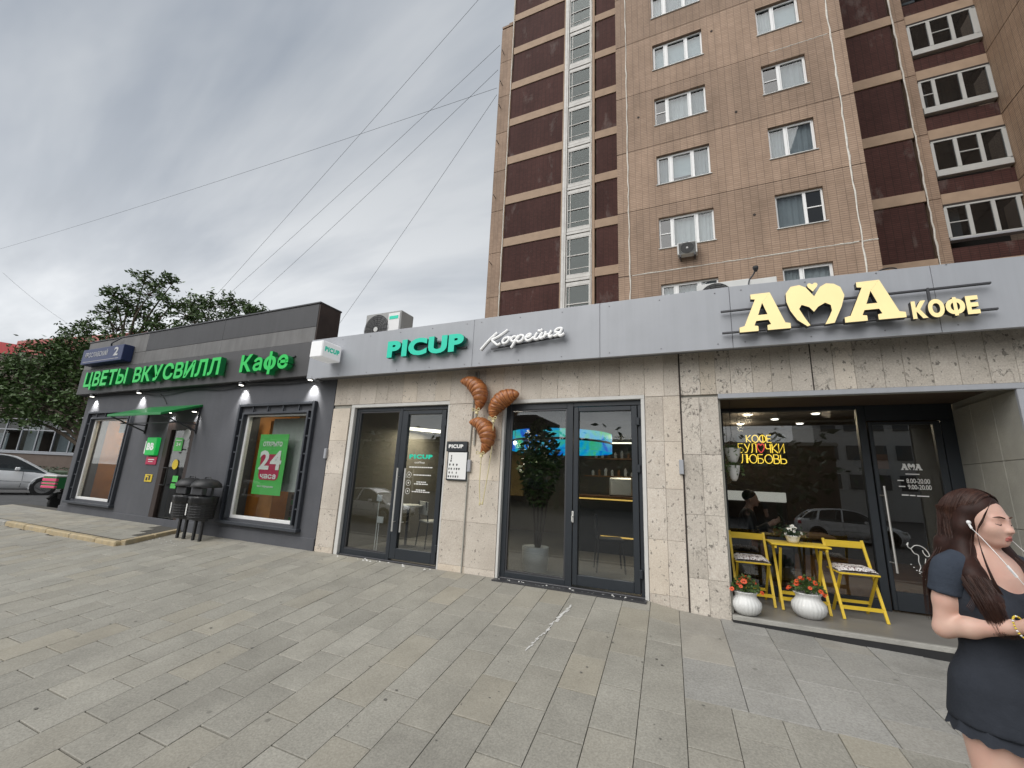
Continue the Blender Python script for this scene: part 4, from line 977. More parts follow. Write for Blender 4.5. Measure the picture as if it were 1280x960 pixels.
b = MB(); b.box(-11.45, -2.6, LY + 1.0, LY + 1.1, 3, 34); b.box(-11.45, -11.2, LY + .3, 22, 3, 32.3); b.box(-10.6, -10.4, LY + .3, 22, 32.3, L0 + 12 * LT); b.box(-3.3, -2.86, LY + .01, LY + .3, 3, 34); b.box(-11.45, -10.62, LY, 22, 32.25, 32.4)
b.build('wall', M['tan'], tw)
b = MB(); b.box(-10.55, -10.46, LY + .0, LY + .05, 28.3, 30.8); b.build('panel_seam', M['seam'], tw)
for z in (29.9, 27.3, 25.4, 22.6, 18.6, 14.0): b = MB(); b.tube([(-11.2, LY, z), (-11.2, LY - .35, z + .03)], .025, 5); b.build('wire_bracket', M['darksteel'], tw)

# right bay, set back: maroon panel column and glazed loggias
RY = 14.2; RT = 2.93; R0 = 12.60 - 3 * RT
for k in range(0, 10):
    z = R0 + RT * k
    part('concrete_band', (6.3, 8.42, RY, RY + .3, z, z + .48), 'band'); part('maroon_panel', (6.3, 8.36, RY + .05, RY + .3, z + .485, z + RT - .005), 'maroon')
    part('facade_panel', (8.46, 8.84, RY - .02, RY + .3, z + .01, z + RT - .01), 'tan')
    # loggia: parapet, sill, glazing
    w0 = z + 1.20; w1 = w0 + 1.36; x0, x1 = 8.86, 11.05
    part('concrete_band', (x0, x1, RY + .05, RY + .3, w1 + .12, w1 + .58), 'band'); part('maroon_panel', (x0, x1, RY + .08, RY + .3, w1 + .585, w1 + 1.2), 'maroon')
    part('loggia_soffit', (x0, x1, RY + .02, RY + .3, w1 + .03, w1 + .115), 'seam')
    glossy_sill = k in (3, 4, 5)
    b = MB(); b.cbox(x0, x1 - .03, RY - .05, RY + .2, w0 - .26 + (0 if glossy_sill else .16), w0 - .02, .008); b.build('loggia_sill', M['loggiawhite'] if glossy_sill else M['fascia'], tw)
    w = MB(); fr = [(0, .32, .64, .96), (0, .20, .58, .96), (0, .30, .62, .93)][k % 3]; t = .07
    bs = [x0 + .02 + (x1 - x0 - .02) * q for q in fr]
    if glossy_sill: w.cbox(bs[-1] + .02, x1, RY + .02, RY + .12, w0, w1, .006)
    w.cbox(x0 + .02, x1, RY + .02, RY + .1, w0 - .02, w0 + .06, .006); w.cbox(x0 + .02, x1, RY + .02, RY + .1, w1 - .05, w1 + .02, .006)
    for q in bs: w.cbox(q - .045, q + .075, RY + .015, RY + .11, w0 + .06, w1 - .05, .006)
    i = k % 2; w.cbox(bs[i] + .05, bs[i + 1] - .04, RY + .03, RY + .09, (w0 + w1) / 2 - .02, (w0 + w1) / 2 + .02, .004)
    wo = w.build('loggia_window', M['loggiawhite'], tw)
    for a, b_ in zip(bs[:-1], bs[1:]):
        p = MB(); p.box(a, b_, RY + .055, RY + .061, w0, w1); p.build('pane', M['glass_loggia'], wo)
    if k % 2 == 0:
        c = MB(); c.box(bs[0], bs[1] - .1, RY + .4, RY + .42, w0, w1); c.build('curtain', M['curtain2'], wo)
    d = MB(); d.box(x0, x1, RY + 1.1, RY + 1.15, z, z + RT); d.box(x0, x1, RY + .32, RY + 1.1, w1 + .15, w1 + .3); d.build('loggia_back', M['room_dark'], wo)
sealant(8.44, 5, R0 + 10 * RT, RY - .03, .05).build('joint_sealant', M['sealant'], tw)
# wing that comes forward at the right
for k in range(0, 10):
    z = R0 + RT * k + .26
    b = MB(); b.box(11.06, 11.36, 8.6, RY + .3, z + .02, z + RT - .02); b.build('facade_panel', M['tanside'], tw)
b = MB(); b.box(11.09, 11.4, 8.62, RY + .2, 3, R0 + 10 * RT); b.box(11.36, 18, 8.6, 8.9, 3, R0 + 10 * RT); b.build('panel_seam', M['seam'], tw)
b = MB(); b.box(-11.2, 18, 21, 21.3, 3, 33); b.box(-10.4, 11.1, 15.9, 16.2, 3, 6); b.build('wall', M['tan'], tw)

# air conditioners
def ac_unit(name, label, x, y, z, w, h, d, fan, group='air conditioner outdoor units', case='acwhite'):
    t = thing(name, label, 'air conditioner', (x, y, z), group)
    b = MB(); b.cbox(x, x + w, y, y + d, z + .04, z + h, .012); b.build('case', M[case], t)
    fx_, fz, r = x + w * fan[0], z + h * .52, min(w * fan[1], h * .44)
    b = MB(); b.lathe([(r, -.004), (r, .0)], (fx_, y - .004, fz), 28, axis='y'); b.build('fan_opening', M['acgrille'], t)
    g_ = MB()
    for q in np.linspace(.2, 1, 7): g_.tube([(fx_ + r * q * math.cos(a), y - .012, fz + r * q * math.sin(a)) for a in np.linspace(0, 2 * math.pi, 28, endpoint=False)], .004, 4, closed=True)
    for a in np.linspace(0, math.pi, 9)[:-1]: g_.tube([(fx_ - r * math.cos(a), y - .014, fz - r * math.sin(a)), (fx_ + r * math.cos(a), y - .014, fz + r * math.sin(a))], .003, 4)
    g_.build('fan_guard', M['darksteel'], t)
    b = MB(); b.lathe([(r * .17, -.006), (r * .17, .012)], (fx_, y - .012, fz), 14, axis='y'); b.build('hub', M['acwhite'], t)
    b = MB(); b.cbox(x + .06, x + .12, y, y + d, z, z + .04, .004); b.cbox(x + w - .12, x + w - .06, y, y + d, z, z + .04, .004); b.build('foot', M['darksteel'], t)
    return t
t = ac_unit('air_conditioner', 'white outdoor unit with a blue label standing on the roof edge above the teal letters', -5.78, .32, 3.56, .84, .68, .36, (.34, .34), case='acroof')
b = MB(); b.cbox(-5.78 + .55, -5.78 + .81, .31, .322, 3.66, 4.20, .003); b.build('service_panel', M['white'], t)
b = MB(); b.box(-5.20, -5.0, .304, .309, 4.08, 4.14); b.build('label_strip', M['teal'], t)
t = ac_unit('air_conditioner', 'outdoor unit half hidden behind the fascia left of the big gold letters', .02, .62, 3.62, .66, .47, .3, (.36, .36))
b = MB(); b.cbox(.66, 1.0, .65, .85, 3.75, 4.08, .006); b.build('side_case', M['acwhite'], t)
t = ac_unit('air_conditioner', 'small outdoor unit bracketed below a second floor window of the tower', -.55, 10.42, 9.93, .70, .52, .3, (.5, .45))
b = MB()
for z in np.arange(10.0, 10.42, .04): b.box(-.5, .1, 10.395, 10.41, z, z + .014)
b.build('louvre', M['acgrille'], t)
b = MB(); b.beam((-.45, 10.42, 9.9), (-.45, 10.8, 9.9), .04, .05); b.beam((.06, 10.42, 9.9), (.06, 10.8, 9.9), .04, .05); b.build('bracket', M['darksteel'], t)
# ------------------------------------------------------------------ signs
def letter_sign(name, label, txt, x0, x1, z0, z1, yf, depth, bold, mf, ms, loc, rails=True, **kw):
    t = thing(name, label, 'sign', loc)
    for m in MB().text(txt, x0, x1, z0, z1, yf, depth, bold, 0, 1, each=MB, **kw): m.build('letter', [M[mf], M[ms]], t)
    if rails:
        r = MB(); r.box(x0, x1, yf + depth, yf + depth + .03, z0 + (z1 - z0) * .25, z0 + (z1 - z0) * .25 + .025); r.box(x0, x1, yf + depth, yf + depth + .03, z0 + (z1 - z0) * .7, z0 + (z1 - z0) * .7 + .025); r.build('mounting_rail', M['darksteel'], t)
    return t
letter_sign('letter_sign', 'lit green letters ЦВЕТЫ at the left end of the dark sign band', 'ЦВЕТЫ', -14.37, -12.40, 3.11, 3.50, -.30, .11, .03, 'greenled', 'greenside', (-13.4, -.2, 3.1))
letter_sign('letter_sign', 'lit green letters ВКУСВИЛЛ in the middle of the dark sign band', 'ВКУСВИЛЛ', -12.10, -8.93, 3.11, 3.48, -.30, .11, .03, 'greenled', 'greenside', (-10.5, -.2, 3.1))
letter_sign('letter_sign', 'lit green word Кафе at the right end of the dark sign band', 'Кафе', -8.28, -6.92, 3.11, 3.46, -.30, .11, .03, 'greenled', 'greenside', (-7.6, -.2, 3.1), ref='К')
letter_sign('letter_sign', 'chunky teal letters PICUP on the grey fascia', 'PICUP', -4.52, -3.12, 3.075, 3.345, -.42, .08, .055, 'teal', 'tealside', (-3.8, -.35, 3.07), ref='P', space=.05)
t = letter_sign('letter_sign', 'small gold lit word КОФЕ right of the big gold letters', 'КОФЕ', 1.91, 2.39, 2.955, 3.135, -.42, .06, .055, 'warmlit', 'darkside', (2.15, -.35, 2.95), rails=False, ref='К', space=.06)
# gold letters with a heart for the middle letter
t = thing('letter_sign', 'big gold lit slab letters AMA, the middle one a heart, on dark rails', 'sign', (1.1, -.35, 3.0))
def a_letter(x0, x1, z0, z1):
    m = MB(); P = a_poly(x0, x1, z0, z1); W = x1 - x0; Hh = z1 - z0
    cnt = [(x0 + W * a / .95, z0 + Hh * b) for a, b in ((.375, .42), (.55, .42), (.47, .74))]
    # outline bridged to its counter so the hole stays open
    outer = [P[0], P[1], P[2], P[3], P[4], P[5], P[6], P[7], P[8], P[9], P[10], P[11], P[12], P[13], P[14], P[15], P[16], P[17]]
    k = 12
    poly = outer[:k + 1] + [cnt[2], cnt[1], cnt[0], (cnt[2][0] - .0008, cnt[2][1])] + [(outer[k][0] - .0008, outer[k][1])] + outer[k + 1:]
    m.prism(poly, -.44, -.37, 0, 1); return m
a_letter(.425, .905, 2.968, 3.40).build('letter', [M['warmlit'], M['darkside']], t); a_letter(1.372, 1.855, 2.974, 3.395).build('letter', [M['warmlit'], M['darkside']], t)
m = MB(); m.prism(HEART_M, -.44, -.37, 0, 1); m.build('letter', [M['warmlit'], M['darkside']], t)
hh = [(1.135, 3.375 - .055), (1.095, 3.375), (1.09, 3.40), (1.10, 3.417), (1.118, 3.418), (1.137, 3.402), (1.155, 3.418), (1.175, 3.415), (1.184, 3.397), (1.175, 3.37)]
m = MB(); m.prism([(x, z + .034) for x, z in hh], -.43, -.37, 0, 1); m.build('heart_dot', [M['warmlit'], M['darkside']], t)
r = MB(); r.cbox(.255, 2.53, -.37, -.34, 3.255, 3.275, .003); r.cbox(.255, 2.54, -.37, -.34, 2.995, 3.015, .003); r.cbox(1.075, 1.095, -.385, -.36, 3.0, 3.17, .003); r.cbox(2.06, 2.08, -.385, -.36, 3.1, 3.275, .003); r.build('mounting_rail', M['darksteel'], t)
# script sign
t = thing('letter_sign', 'white script word Кофейня on the grey fascia', 'sign', (-2.2, -.35, 3.1))
SC = [  # traced in units: x 0..10, z 0..3
    [[(0, -.55), (1.0, 1.1), (2.0, 2.45)], [(3.3, 2.75), (2.3, 1.75), (1.45, 1.15), (1.75, .55), (2.1, .12), (2.45, .35)]],
    [[(3.2, 1.35), (2.85, 1.1), (2.7, .6), (2.9, .25), (3.3, .55), (3.5, 1.1), (3.25, 1.4), (3.5, 1.25), (3.8, 1.2)]],
    [[(4.35, 1.3), (4.0, 1.35), (3.75, .85), (3.95, .45), (4.35, .85), (4.6, 1.5), (4.2, .4), (3.75, -.7)], [(4.45, .9), (4.85, 1.5), (5.2, 1.2), (5.0, .5), (4.6, .3), (4.45, .55)]],
    [[(5.5, .9), (6.0, 1.25), (5.95, 1.55), (5.6, 1.3), (5.45, .7), (5.7, .35), (6.1, .6), (6.35, .9)]],
    [[(6.75, 1.6), (6.5, .9), (6.5, .5), (6.8, .5), (7.1, 1.0), (7.35, 1.6), (7.1, .8), (7.2, .5), (7.45, .8)], [(6.85, 2.0), (7.1, 1.9), (7.35, 2.15)]],
    [[(7.75, 1.65), (7.5, .6), (7.7, 1.05), (8.15, 1.2), (8.35, 1.75), (8.1, .9), (8.2, .6), (8.5, .9)]],
    [[(8.6, .7), (8.95, .85), (9.2, 1.2), (8.85, 1.35), (8.8, 1.7), (9.15, 2.0), (9.5, 1.9), (9.35, 1.3), (9.2, .8), (9.4, .65), (9.75, 1.0)]]]
for L in SC:
    m = MB()
    for S in L:
        P = catmull([(-2.84 + x * .127, -.41, 3.105 + z * .0785) for x, z in S], 5); 
        m.tube(P, .0165, 8, flat=1.0); m.tube([Vector(p) + Vector((0, .035, 0)) for p in P], .0155, 6, mi=1)
    m.build('letter', [M['whitelit'], M['whiteside']], t, smooth=True)
m = MB(); m.beam((-2.70, -.34, 3.085), (-1.62, -.34, 3.17), .02, .02); m.build('mounting_rail', M['darksteel'], t)
# small projecting light box
t = thing('light_box_sign', 'small white projecting light box with teal PICUP beside the grey shop', 'sign', (-5.7, -.5, 3.1))
b = MB(); c0 = Vector((-5.62, -.62, 3.06)); 
b.cbox(-5.86, -5.585, -.74, -.335, 3.095, 3.375, .015); b.build('box', M['lightbox'], t)
b = MB(); b.text('PICUP', -.15, .15, -.042, .042, -.004, .003, .055, ref='P'); b.xf(Matrix.Translation((-5.583, -.535, 3.245)) @ Matrix.Rotation(math.radians(90), 4, 'Z')); b.build('lettering', M['teal'], t)
b = MB(); b.tube([(-5.72, -.30, 3.24), (-5.72, -.345, 3.24)], .03, 8); b.build('arm', M['darksteel'], t)
# address plate
t = thing('address_sign', 'dark blue house number box reading 2 above the left end of the green letters', 'sign', (-13.65, -.25, 3.7))
b = MB(); b.cbox(-14.66, -12.72, -.36, -.145, 3.70, 4.10, .01); b.build('box', M['bluesign'], t)
b = MB(); b.text('ЯРОСЛАВСКИЙ', -14.50, -13.42, 3.875, 4.00, -.364, .004, 0.0, space=.1); b.text('2', -13.12, -12.92, 3.83, 4.05, -.364, .004, 0.03, ref='2'); b.box(-14.55, -12.85, -.364, -.36, 3.755, 3.765); b.build('lettering', M['print_grey'], t)
b = MB(); b.tube([(-13.7, -.2, 4.1), (-13.55, -.28, 4.22), (-13.35, -.2, 4.36)], .02, 6); b.build('bracket', M['darksteel'], t)
# small signs by the brown door
t = thing('light_box_sign', 'small green square light box with white BB left of the brown door', 'sign', (-11.15, -.05, 1.47))
b = MB(); b.cbox(-11.36, -10.98, -.09, -.003, 1.47, 1.86, .012); b.build('box', M['greenled'], t)
b = MB(); b.text('BB', -11.30, -11.04, 1.58, 1.74, -.096, .005, .045, ref='B', space=.05); b.build('lettering', M['whitelit'], t)
b = MB(); b.cbox(-11.52, -11.38, -.03, -.003, 1.50, 1.78, .004); b.build('side_sticker', M['print_white'], t)
t = tag(MB().cbox(-11.37, -10.97, -.02, -.003, 1.27, 1.44, .003).build('wall_plate', M['pinkred'], loc=(-11.17, 0, 1.27)), 'raspberry red plate under the green BB light box', 'sign')
b = MB(); b.box(-11.29, -11.05, -.023, -.0205, 1.37, 1.39); b.box(-11.27, -11.1, -.023, -.0205, 1.33, 1.342); b.build('plate_print', M['print_white'], t)
t = tag(MB().cbox(-11.27, -11.0, -.016, -.003, .90, 1.06, .003).build('wall_sticker', M['yellow'], loc=(-11.13, 0, .9)), 'small yellow sticker left of the door handle', 'sticker')
b = MB(); b.box(-11.22, -11.16, -.019, -.0165, .93, 1.0); b.box(-11.12, -11.06, -.019, -.0165, .94, 1.03); b.box(-11.2, -11.05, -.019, -.0165, 1.03, 1.04); b.build('plate_print', M['print_dark'], t)
# poster in the right shop window
t = thing('window_poster', 'tall green poster with a big white 24 hung in the right grey shop window', 'poster', (-7.5, .13, .8))
V0 = (-7.92, -7.13, .81, 1.94)
b = MB(); b.cbox(V0[0], V0[1], .13, .142, V0[2], V0[3], .003); b.build('poster_sheet', M['posterg'], t)
b = MB()
rp = []; x0, x1, z0, z1, r_ = -7.80, -7.25, 1.08, 1.56, .09
for cx, cz, a0 in ((x1 - r_, z1 - r_, 0), (x0 + r_, z1 - r_, 90), (x0 + r_, z0 + r_, 180), (x1 - r_, z0 + r_, 270)):
    rp += [(cx + r_ * math.cos(math.radians(a0 + q)), cz + r_ * math.sin(math.radians(a0 + q))) for q in (0, 30, 60, 90)]
b.prism(rp, .126, .129); b.build('red_panel', M['pinkred'], t)
b = MB(); b.text('ОТКРЫТО', -7.80, -7.27, 1.71, 1.80, .124, .003, .03, space=.06); b.text('24', -7.83, -7.22, 1.27, 1.63, .121, .003, .03, ref='2', space=.04); b.text('часа', -7.74, -7.31, 1.105, 1.215, .121, .003, .03, ref='Ч' if False else 'О', space=.06)
b.text('без перерыва', -7.78, -7.34, .945, .985, .124, .003, 0.0, ref='О', space=.05); b.build('lettering', M['print_white'], t)
# menu board
t = thing('menu_board', 'narrow white menu board with black PICUP header on the stone pier between the glass doors', 'menu board', (-3.33, -.02, 1.24))
b = MB(); b.cbox(-3.515, -3.165, -.045, -.004, 1.655, 1.80, .004); b.cbox(-3.495, -3.145, -.03, -.004, 1.235, 1.653, .003); b.build('board', M['anthracite'], t)
b = MB(); b.box(-3.475, -3.163, -.034, -.031, 1.255, 1.64); b.build('menu_sheet', M['print_white'], t)
b = MB(); b.text('PICUP', -3.475, -3.225, 1.70, 1.755, -.049, .003, .055, ref='P', space=.06); b.build('lettering', M['print_white'], t)
b = MB()
for row, (z, xs2) in enumerate([(1.585, (-3.42,)), (1.55, (-3.42,)), (1.515, (-3.425,)), (1.46, (-3.44, -3.38, -3.32)), (1.40, (-3.45, -3.41, -3.36, -3.32, -3.28)), (1.345, (-3.44, -3.39, -3.32)), (1.29, (-3.45, -3.41, -3.37, -3.33, -3.29))]):
    for x in xs2:
        w_ = rnd.uniform(.006, .011); b.add([(x - w_, -.036, z - .014), (x + w_ * .8, -.036, z - .014), (x + w_ * 1.2, -.036, z + .014), (x - w_ * 1.2, -.036, z + .014)], [(0, 1, 2, 3)])
struct(b.build('cup_print', M['print_dark'], t), 'stuff')
# ------------------------------------------------------------------ things on and in front of the shops
def croissant_balloon(name, label, cl, R, yb):
    P = catmull([(x, yb + .03 * math.sin(i), z) for i, (x, z) in enumerate(cl)], 26); n = len(P)
    t = thing(name, label, 'balloon', tuple(P[n // 2]), 'croissant balloons on the stone pier')
    rr = []
    for i in range(n):
        u = i / (n - 1); env = math.sin(math.pi * (u * .95 + .02) ** .92) ** .95
        seg = (u * 9.0) % 1.0; rr.append(max(.010, R * env * (.915 + .10 * math.sin(math.pi * seg) ** .6 if .06 < u < .96 else .94)))
    m = MB(); K = 28; m.tube(P, rr, K)
    r_ = random.Random(len(name) + n)
    for i in range(n - 1):
        for k in range(K):
            u = i / (n - 1) * 9 + .30 * math.sin(2 * math.pi * k / K + i * .01) + .12 * math.sin(4 * math.pi * k / K + i * .07) ; d = u % 1.0
            m.m[i * K + k] = 1 if (d < .16 or (.5 < d < .58 and int(u) % 2)) else 0
    m.build('foil_body', [M['croissant'], M['croissantline']], t, smooth=True)
    k = MB(); e = P[-1]; k.tube([e + Vector((0, 0, .03)), e, e + Vector((0, 0, -.03))], [.012, .02, .03], 8)
    for s in (-1, 1): k.tube(catmull([e + Vector((0, -.02, .02)), e + Vector((s * .05, -.04, .045)), e + Vector((s * .06, -.03, .01)), e + Vector((0, -.02, .02))], 4), .006, 5)
    k.build('bow', M['cream'], t)
    return t, e
for nme, lb, cl, rb in (
    ('croissant_balloon', 'brown foil croissant balloon, upper left of the three, tip pointing up left', [(-3.29, 2.69), (-3.13, 2.665), (-2.985, 2.55), (-2.935, 2.38), (-2.965, 2.215)], [(-2.965, 2.20), (-2.95, 2.1), (-2.93, 1.95)]),
    ('croissant_balloon', 'brown foil croissant balloon, upper right, its tip over the dark window frame', [(-2.325, 2.455), (-2.47, 2.44), (-2.61, 2.37), (-2.70, 2.23), (-2.69, 2.09)], [(-2.69, 2.08), (-2.72, 1.6), (-2.82, .95)]),
    ('croissant_balloon', 'lowest and largest brown foil croissant balloon, beside the menu board', [(-3.09, 2.07), (-2.93, 2.045), (-2.81, 1.93), (-2.785, 1.76), (-2.85, 1.60)], [(-2.85, 1.6), (-2.87, 1.2), (-2.86, .94)])):
    t, e = croissant_balloon(nme, lb, cl, .128, -.15)
    m = MB(); m.tube(catmull([(x, -.17 + .03 * i, z) for i, (x, z) in enumerate(rb)], 5), .007, 5); e2 = rb[-1]; m.lathe([(.0, -.03), (.014, -.015), (.014, .01), (0, .02)], (e2[0], -.12, e2[1]), 8); m.build('ribbon', M['cream'], t)
# conduits and junction boxes on the stone
for x, z0, z1, zb, lb in ((-3.115, .0, 2.86, 1.45, 'thin grey conduit with box on the pier beside the croissant balloons'), (-.255, 1.43, 1.43, 1.51, 'small grey box on the stone joint left of the recessed entrance'), (-5.965, 1.43, 1.43, 1.585, 'small grey box where the travertine meets the grey wall')):
    t = thing('junction_box', lb, 'junction box', (x, -.02, zb))
    b = MB(); b.cbox(x - .025, x + .025, -.05, -.004, zb - .085, zb + .085, .006); b.build('box', M['fascia'], t)
    if z1 > z0:
        b = MB(); b.tube([(x - .03, -.012, z0), (x - .025, -.012, 1.3), (x, -.012, z1)], .010, 6); b.tube([(x + .05, -.012, 1.75), (x + .052, -.012, 2.86)], .016, 6); b.build('conduit', M['concrete'], t)
# gooseneck lamp and cable loop on the fascia
t = thing('sign_lamp', 'small black lamp on a bent arm above the fascia by the gold letters', 'lamp', (.57, -.2, 3.6))
b = MB(); b.tube(catmull([(.57, -.2, 3.59), (.585, -.2, 3.68), (.63, -.22, 3.74), (.65, -.24, 3.78)], 4), .009, 6); b.build('arm', M['darksteel'], t)
b = MB(); b.lathe([(.015, .0), (.03, .035), (.03, .06)], (.655, -.24, 3.765), 10); b.build('lamp_head', M['black'], t)
b = MB(); b.tube(catmull([(1.72, -.18, 3.50), (1.74, -.2, 3.56), (1.80, -.2, 3.60), (1.88, -.2, 3.612), (1.93, -.2, 3.59), (1.90, -.2, 3.53), (1.82, -.2, 3.515), (1.78, -.2, 3.53), (1.76, -.2, 3.59)], 5), .008, 5)
tag(b.build('loose_cable', M['cable'], loc=(1.8, -.2, 3.55)), 'loose black cable loop sticking up behind the last gold A', 'cable')
# twin waste bins
def bin_(x, y, label):
    t = thing('waste_bin', label, 'waste bin', (x, y, 0), 'black street bins by the grey shop')
    z0 = gz(x, y)
    l = MB()
    for s in (-1, 1): l.cbox(x + s * .10 - .025, x + s * .10 + .025, y - .02, y + .02, z0 - .02, .34, .004)
    l.cbox(x - .19, x + .19, y - .03, y + .03, .30, .345, .005); l.build('stand', M['black'], t)
    b = MB(); b.lathe([(.15, .33), (.20, .34), (.215, .55), (.225, .70), (.225, .72)], (x, y, 0), 20); b.build('drum', M['black'], t, smooth=False)
    b = MB(); P = [(.228, .60), (.236, .64), (.232, .69), (.24, .73), (.225, .745), (.20, .73), (.19, .6)]; b.lathe(P, (x, y, 0), 22, ribs=9, ramp=.03); b.build('bag_rim', M['bag'], t, smooth=True)
    for i in range(7): 
        q = MB(); zz = .38 + .045 * i; q.tube([(x + (.213 + .002 * i) * math.cos(a), y + (.213 + .002 * i) * math.sin(a), zz) for a in np.linspace(0, 2 * math.pi, 20, endpoint=False)], .007, 4, closed=True); q.build('rib', M['black'], t)
    p = MB()
    for s in (-1, 1): p.cbox(x + s * .20 - .018, x + s * .20 + .018, y - .015, y + .015, .55, .93, .004)
    p.build('roof_post', M['black'], t)
    d = MB(); d.lathe([(.245, .90), (.25, .915), (.235, .965), (.18, 1.02), (.10, 1.05), (.02, 1.06)], (x, y, 0), 20); d.build('hood', M['black'], t, smooth=True)
    d = MB(); d.cbox(x - .15, x + .15, y - .16, y - .06, .76, .89, .01); d.build('ash_tray', M['darksteel'], t)
    d = MB(); d.tube([(x - .10, y, 1.03), (x - .06, y, 1.085), (x + .06, y, 1.085), (x + .10, y, 1.03)], .012, 6); d.build('hoop', M['black'], t)
    d = MB(); d.beam((x - .19, y - .16, .40), (x - .17, y - .175, .60), .028, .006); d.build('white_strip', M['print_white'], t)
bin_(-8.98, -.35, 'left one of two black hooded street bins by the grey wall'); bin_(-8.50, -.35, 'right one of two black hooded street bins by the grey wall')
lt = MB()
for k in range(14):
    x, y = rnd.uniform(-9.6, -8.2), rnd.uniform(-.75, -.5); a = rnd.uniform(0, 3); s_ = rnd.uniform(.01, .03); z = gz(x, y) + .004
    lt.add([(x + s_ * math.cos(a + q), y + s_ * math.sin(a + q) * .7, z + (.004 if i % 2 else 0)) for i, q in enumerate((0, 1.5, 3, 4.6))], [(0, 1, 2, 3)])
struct(lt.build('litter', M['print_white']), 'stuff')

# bistro set
def chair(label, loc, rz):
    t = thing('folding_chair', label, 'chair', (0, 0, 0), 'yellow folding bistro chairs', local=True)
    for s in (-1, 1):
        b = MB(); b.beam((s * .19, .20, .775), (s * .19, -.21, 0), .018, .027, up=(1, 0, 0)); b.build('leg', M['yellowpaint'], t)
        b = MB(); b.beam((s * .162, -.16, .45), (s * .162, .20, 0), .018, .025, up=(1, 0, 0)); b.build('leg', M['yellowpaint'], t)
    b = MB(); b.cbox(-.185, .185, .168, .183, .69, .765, .004); b.build('backrest', M['yellowpaint'], t)
    b = MB(); b.beam((-.19, -.15, .11), (.19, -.15, .11), .02, .035); b.build('stretcher', M['yellowpaint'], t)
    b = MB(); b.beam((-.16, .10, .13), (.16, .10, .13), .02, .03); b.build('stretcher', M['yellowpaint'], t)
    for k in range(5): b = MB(); y = -.20 + .085 * k; b.cbox(-.185, .185, y, y + .07, .447, .465, .004); b.build('seat_slat', M['yellowpaint'], t)
    b = MB(); n = 18; xs2 = np.linspace(-.18, .18, n); ys2 = np.linspace(-.18, .16, n)
    def zz(x, y):
        e = min(1, (.185 - abs(x)) / .05) * min(1, (.178 - abs(y + .01)) / .05); e = max(e, 0)
        tuft = sum(math.exp(-((x - a) ** 2 + (y - c) ** 2) / .0012) for a in (-.08, .08) for c in (-.08, .06))
        return .468 + .052 * math.sqrt(e) - .022 * tuft * e
    g1 = grid_mesh(xs2, ys2, zz); b.v, b.f, b.m = g1.v, g1.f, g1.m; b.add([(x, y, .467) for x, y in ((-.18, -.18), (.18, -.18), (.18, .16), (-.18, .16))], [(3, 2, 1, 0)])
    b.build('cushion', M['cushion'], t, smooth=True)
    t.location = loc; t.rotation_euler = (0, 0, rz); return t
def cushion_mat():
    m, nt, nd, lk, p = nm('patterned cushion'); tc = N('ShaderNodeTexCoord', nd)
    n = N('ShaderNodeTexNoise', nd); n.inputs['Scale'].default_value = 26; n.inputs['Detail'].default_value = 2.5; n.inputs['Distortion'].default_value = 1.6; lk.new(tc.outputs['Object'], n.inputs[0])
    r = N('ShaderNodeValToRGB', nd); e = r.color_ramp.elements; e[0].position = .41; e[0].color = (.05, .05, .055, 1); e[1].position = .47; e[1].color = (.70, .68, .66, 1); q = e.new(.44); q.color = (.3, .12, .1, 1); lk.new(n.outputs[0], r.inputs[0]); lk.new(r.outputs[0], p.inputs['Base Color']); p.inputs['Roughness'].default_value = .9; return m
M['cushion'] = cushion_mat()
chair('yellow folding chair with patterned cushion left of the yellow table', (.445, .76, PZ), 0.06)
chair('yellow folding chair with patterned cushion right of the yellow table', (1.44, .72, PZ), 0.09)
t = thing('bistro_table', 'small yellow folding table with slatted top between the two chairs', 'table', (0, 0, 0), local=True)
for k in range(5):
    b = MB(); y = -.225 + .09 * k; b.cbox(-.29, .29, y, y + .084, .69, .708, .004); b.build('top_slat', M['yellowpaint'], t)
b = MB(); b.cbox(-.26, -.235, -.21, .21, .655, .689, .003); b.cbox(.235, .26, -.21, .21, .655, .689, .003); b.build('apron', M['yellowpaint'], t)
for s in (-1, 1):
    b = MB(); b.beam((s * .222, .17, .66), (s * .222, -.19, 0), .018, .027, up=(1, 0, 0)); b.build('leg', M['yellowpaint'], t)
    b = MB(); b.beam((s * .195, -.17, .66), (s * .195, .19, 0), .018, .027, up=(1, 0, 0)); b.build('leg', M['yellowpaint'], t)
b = MB(); b.beam((-.22, -.13, .11), (.22, -.13, .11), .02, .035); b.build('stretcher', M['yellowpaint'], t)
b = MB(); b.beam((-.19, .12, .13), (.19, .12, .13), .02, .035); b.build('stretcher', M['yellowpaint'], t)
t.location = (.935, .72, PZ); t.rotation_euler = (0, 0, .03)

